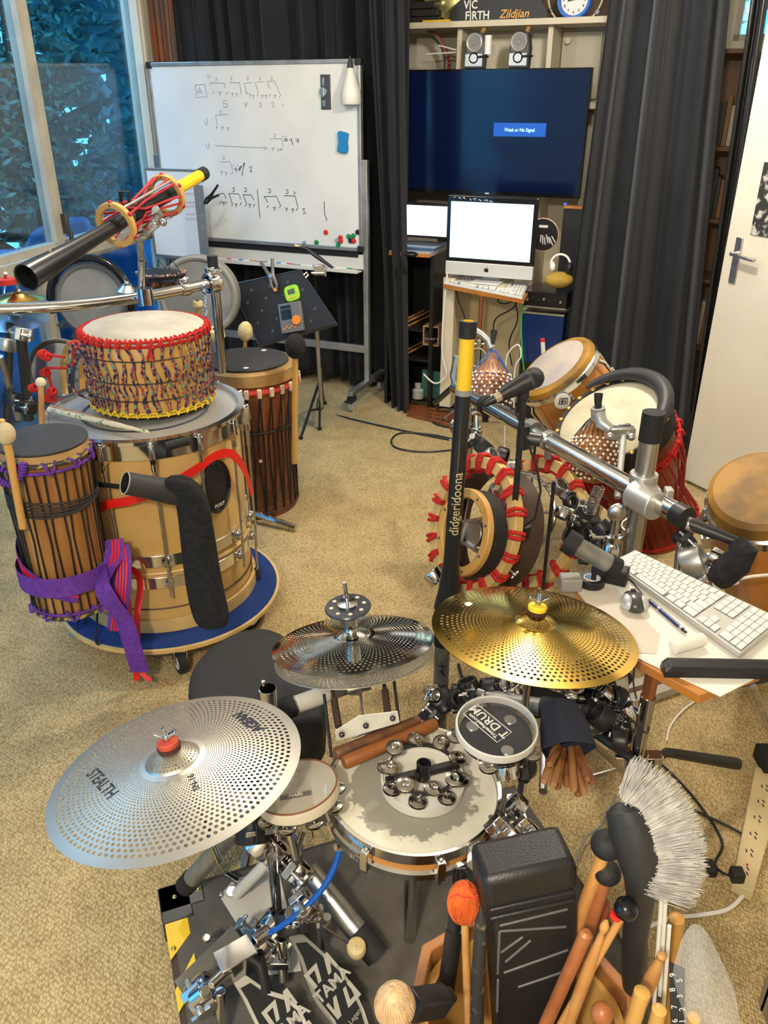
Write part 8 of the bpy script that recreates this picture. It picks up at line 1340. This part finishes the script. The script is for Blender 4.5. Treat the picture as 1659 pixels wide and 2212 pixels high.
solo('black_yellow_item', MB().box(A(1655, 1640, z=.05), (.04, .08, .05)), rubber, 'black object with yellow tip at the right photo edge', 'item', bevel=.006)
cable('cable', 'grey kinked wire between brush and black case', pxs([(1330, 1720), (1300, 1780), (1265, 1810), (1240, 1870)], .02), .003, mat('grey_wire', (.2, .2, .2), .5))
# behind: round black speaker, wires, floorboards at the computer
F = fr(A(1090, 755, z=.30)); t = thing('round_speaker', 'low round black speaker with orange centre under the computer keyboard', 'speaker', A(1090, 800, z=0)); part('body', MB(F).lathe([(.001, -.28), (.085, -.28), (.10, -.05), (.095, -.01), (.08, 0), (.06, -.012), (.001, -.015)], 36), blackg, t); part('centre', MB(F).lathe([(.001, -.008), (.03, -.012), (.035, -.014)], 24), mat('orange_centre', (.35, .12, .03), .5), t)
cable('wire_coil', 'coil of cream wire beside the blue corded gourd shaker', [B(1032, 905, -.3), B(1030, 800, -.3)]+[B(1032+18*math.cos(a), 772+20*math.sin(a), -.3) for a in [k*.5 for k in range(20)]], .003, felt, n=3, cat='wire'); cable('cable', 'white cable curve right of the blue corded gourd shaker', [B(u, v, -.35) for u, v in ((1090, 972), (1092, 800), (1100, 760), (1120, 745), (1125, 770), (1112, 800), (1110, 905))], .004, white)
for k in range(4):
    m = MB(); slab(m, ((880, 868+8*k), (1010, 898+8*k), (1008, 902+8*k), (878, 872+8*k)), .012, .011); solo('floorboard', m, brownw, ('back', 'second', 'third', 'front')[k]+' reddish floor batten at the edge of the carpet under the desk', 'batten', 'floor battens under the desk', smooth=False)
cable('cable', 'black cable coil on the carpet below the curtain end', pxs([(990, 882), (950, 880), (928, 895), (940, 915), (985, 925), (1000, 918)]), .005); cable('cable', 'black cable from the desk to the drum rack', pxs([(1000, 850), (960, 870), (930, 885), (960, 900), (1020, 905)]), .004)
t = thing('marker', 'white marker with red cap standing behind the orange hand drum', 'marker', A(1174, 755, Y=3.4)); q_ = A(1174, 764, Y=3.4); part('holder_rod', MB().cyl((q_.x, q_.y, 0), q_, .006), black, t); part('barrel', MB().cyl(A(1174, 765, Y=3.4), A(1172, 738, Y=3.4), .009), white, t); part('cap', MB().cyl(A(1172, 738, Y=3.4), A(1172, 732, Y=3.4), .0095), red, t)
t = thing('boom_stand', 'blue tinted steel drum hardware leaning left of the small gourd shaker', 'stand', A(985, 870, Y=2.9)); part('tube', MB().tube([A(990, 770, Y=2.9), A(982, 810, Y=2.9), A(990, 850, Y=2.88), A(1010, 880, Y=2.85)], .018), steel, t); part('black_arm', MB().tube([A(940, 870, Y=3.2), A(985, 830, Y=3.0)], .012), black, t)
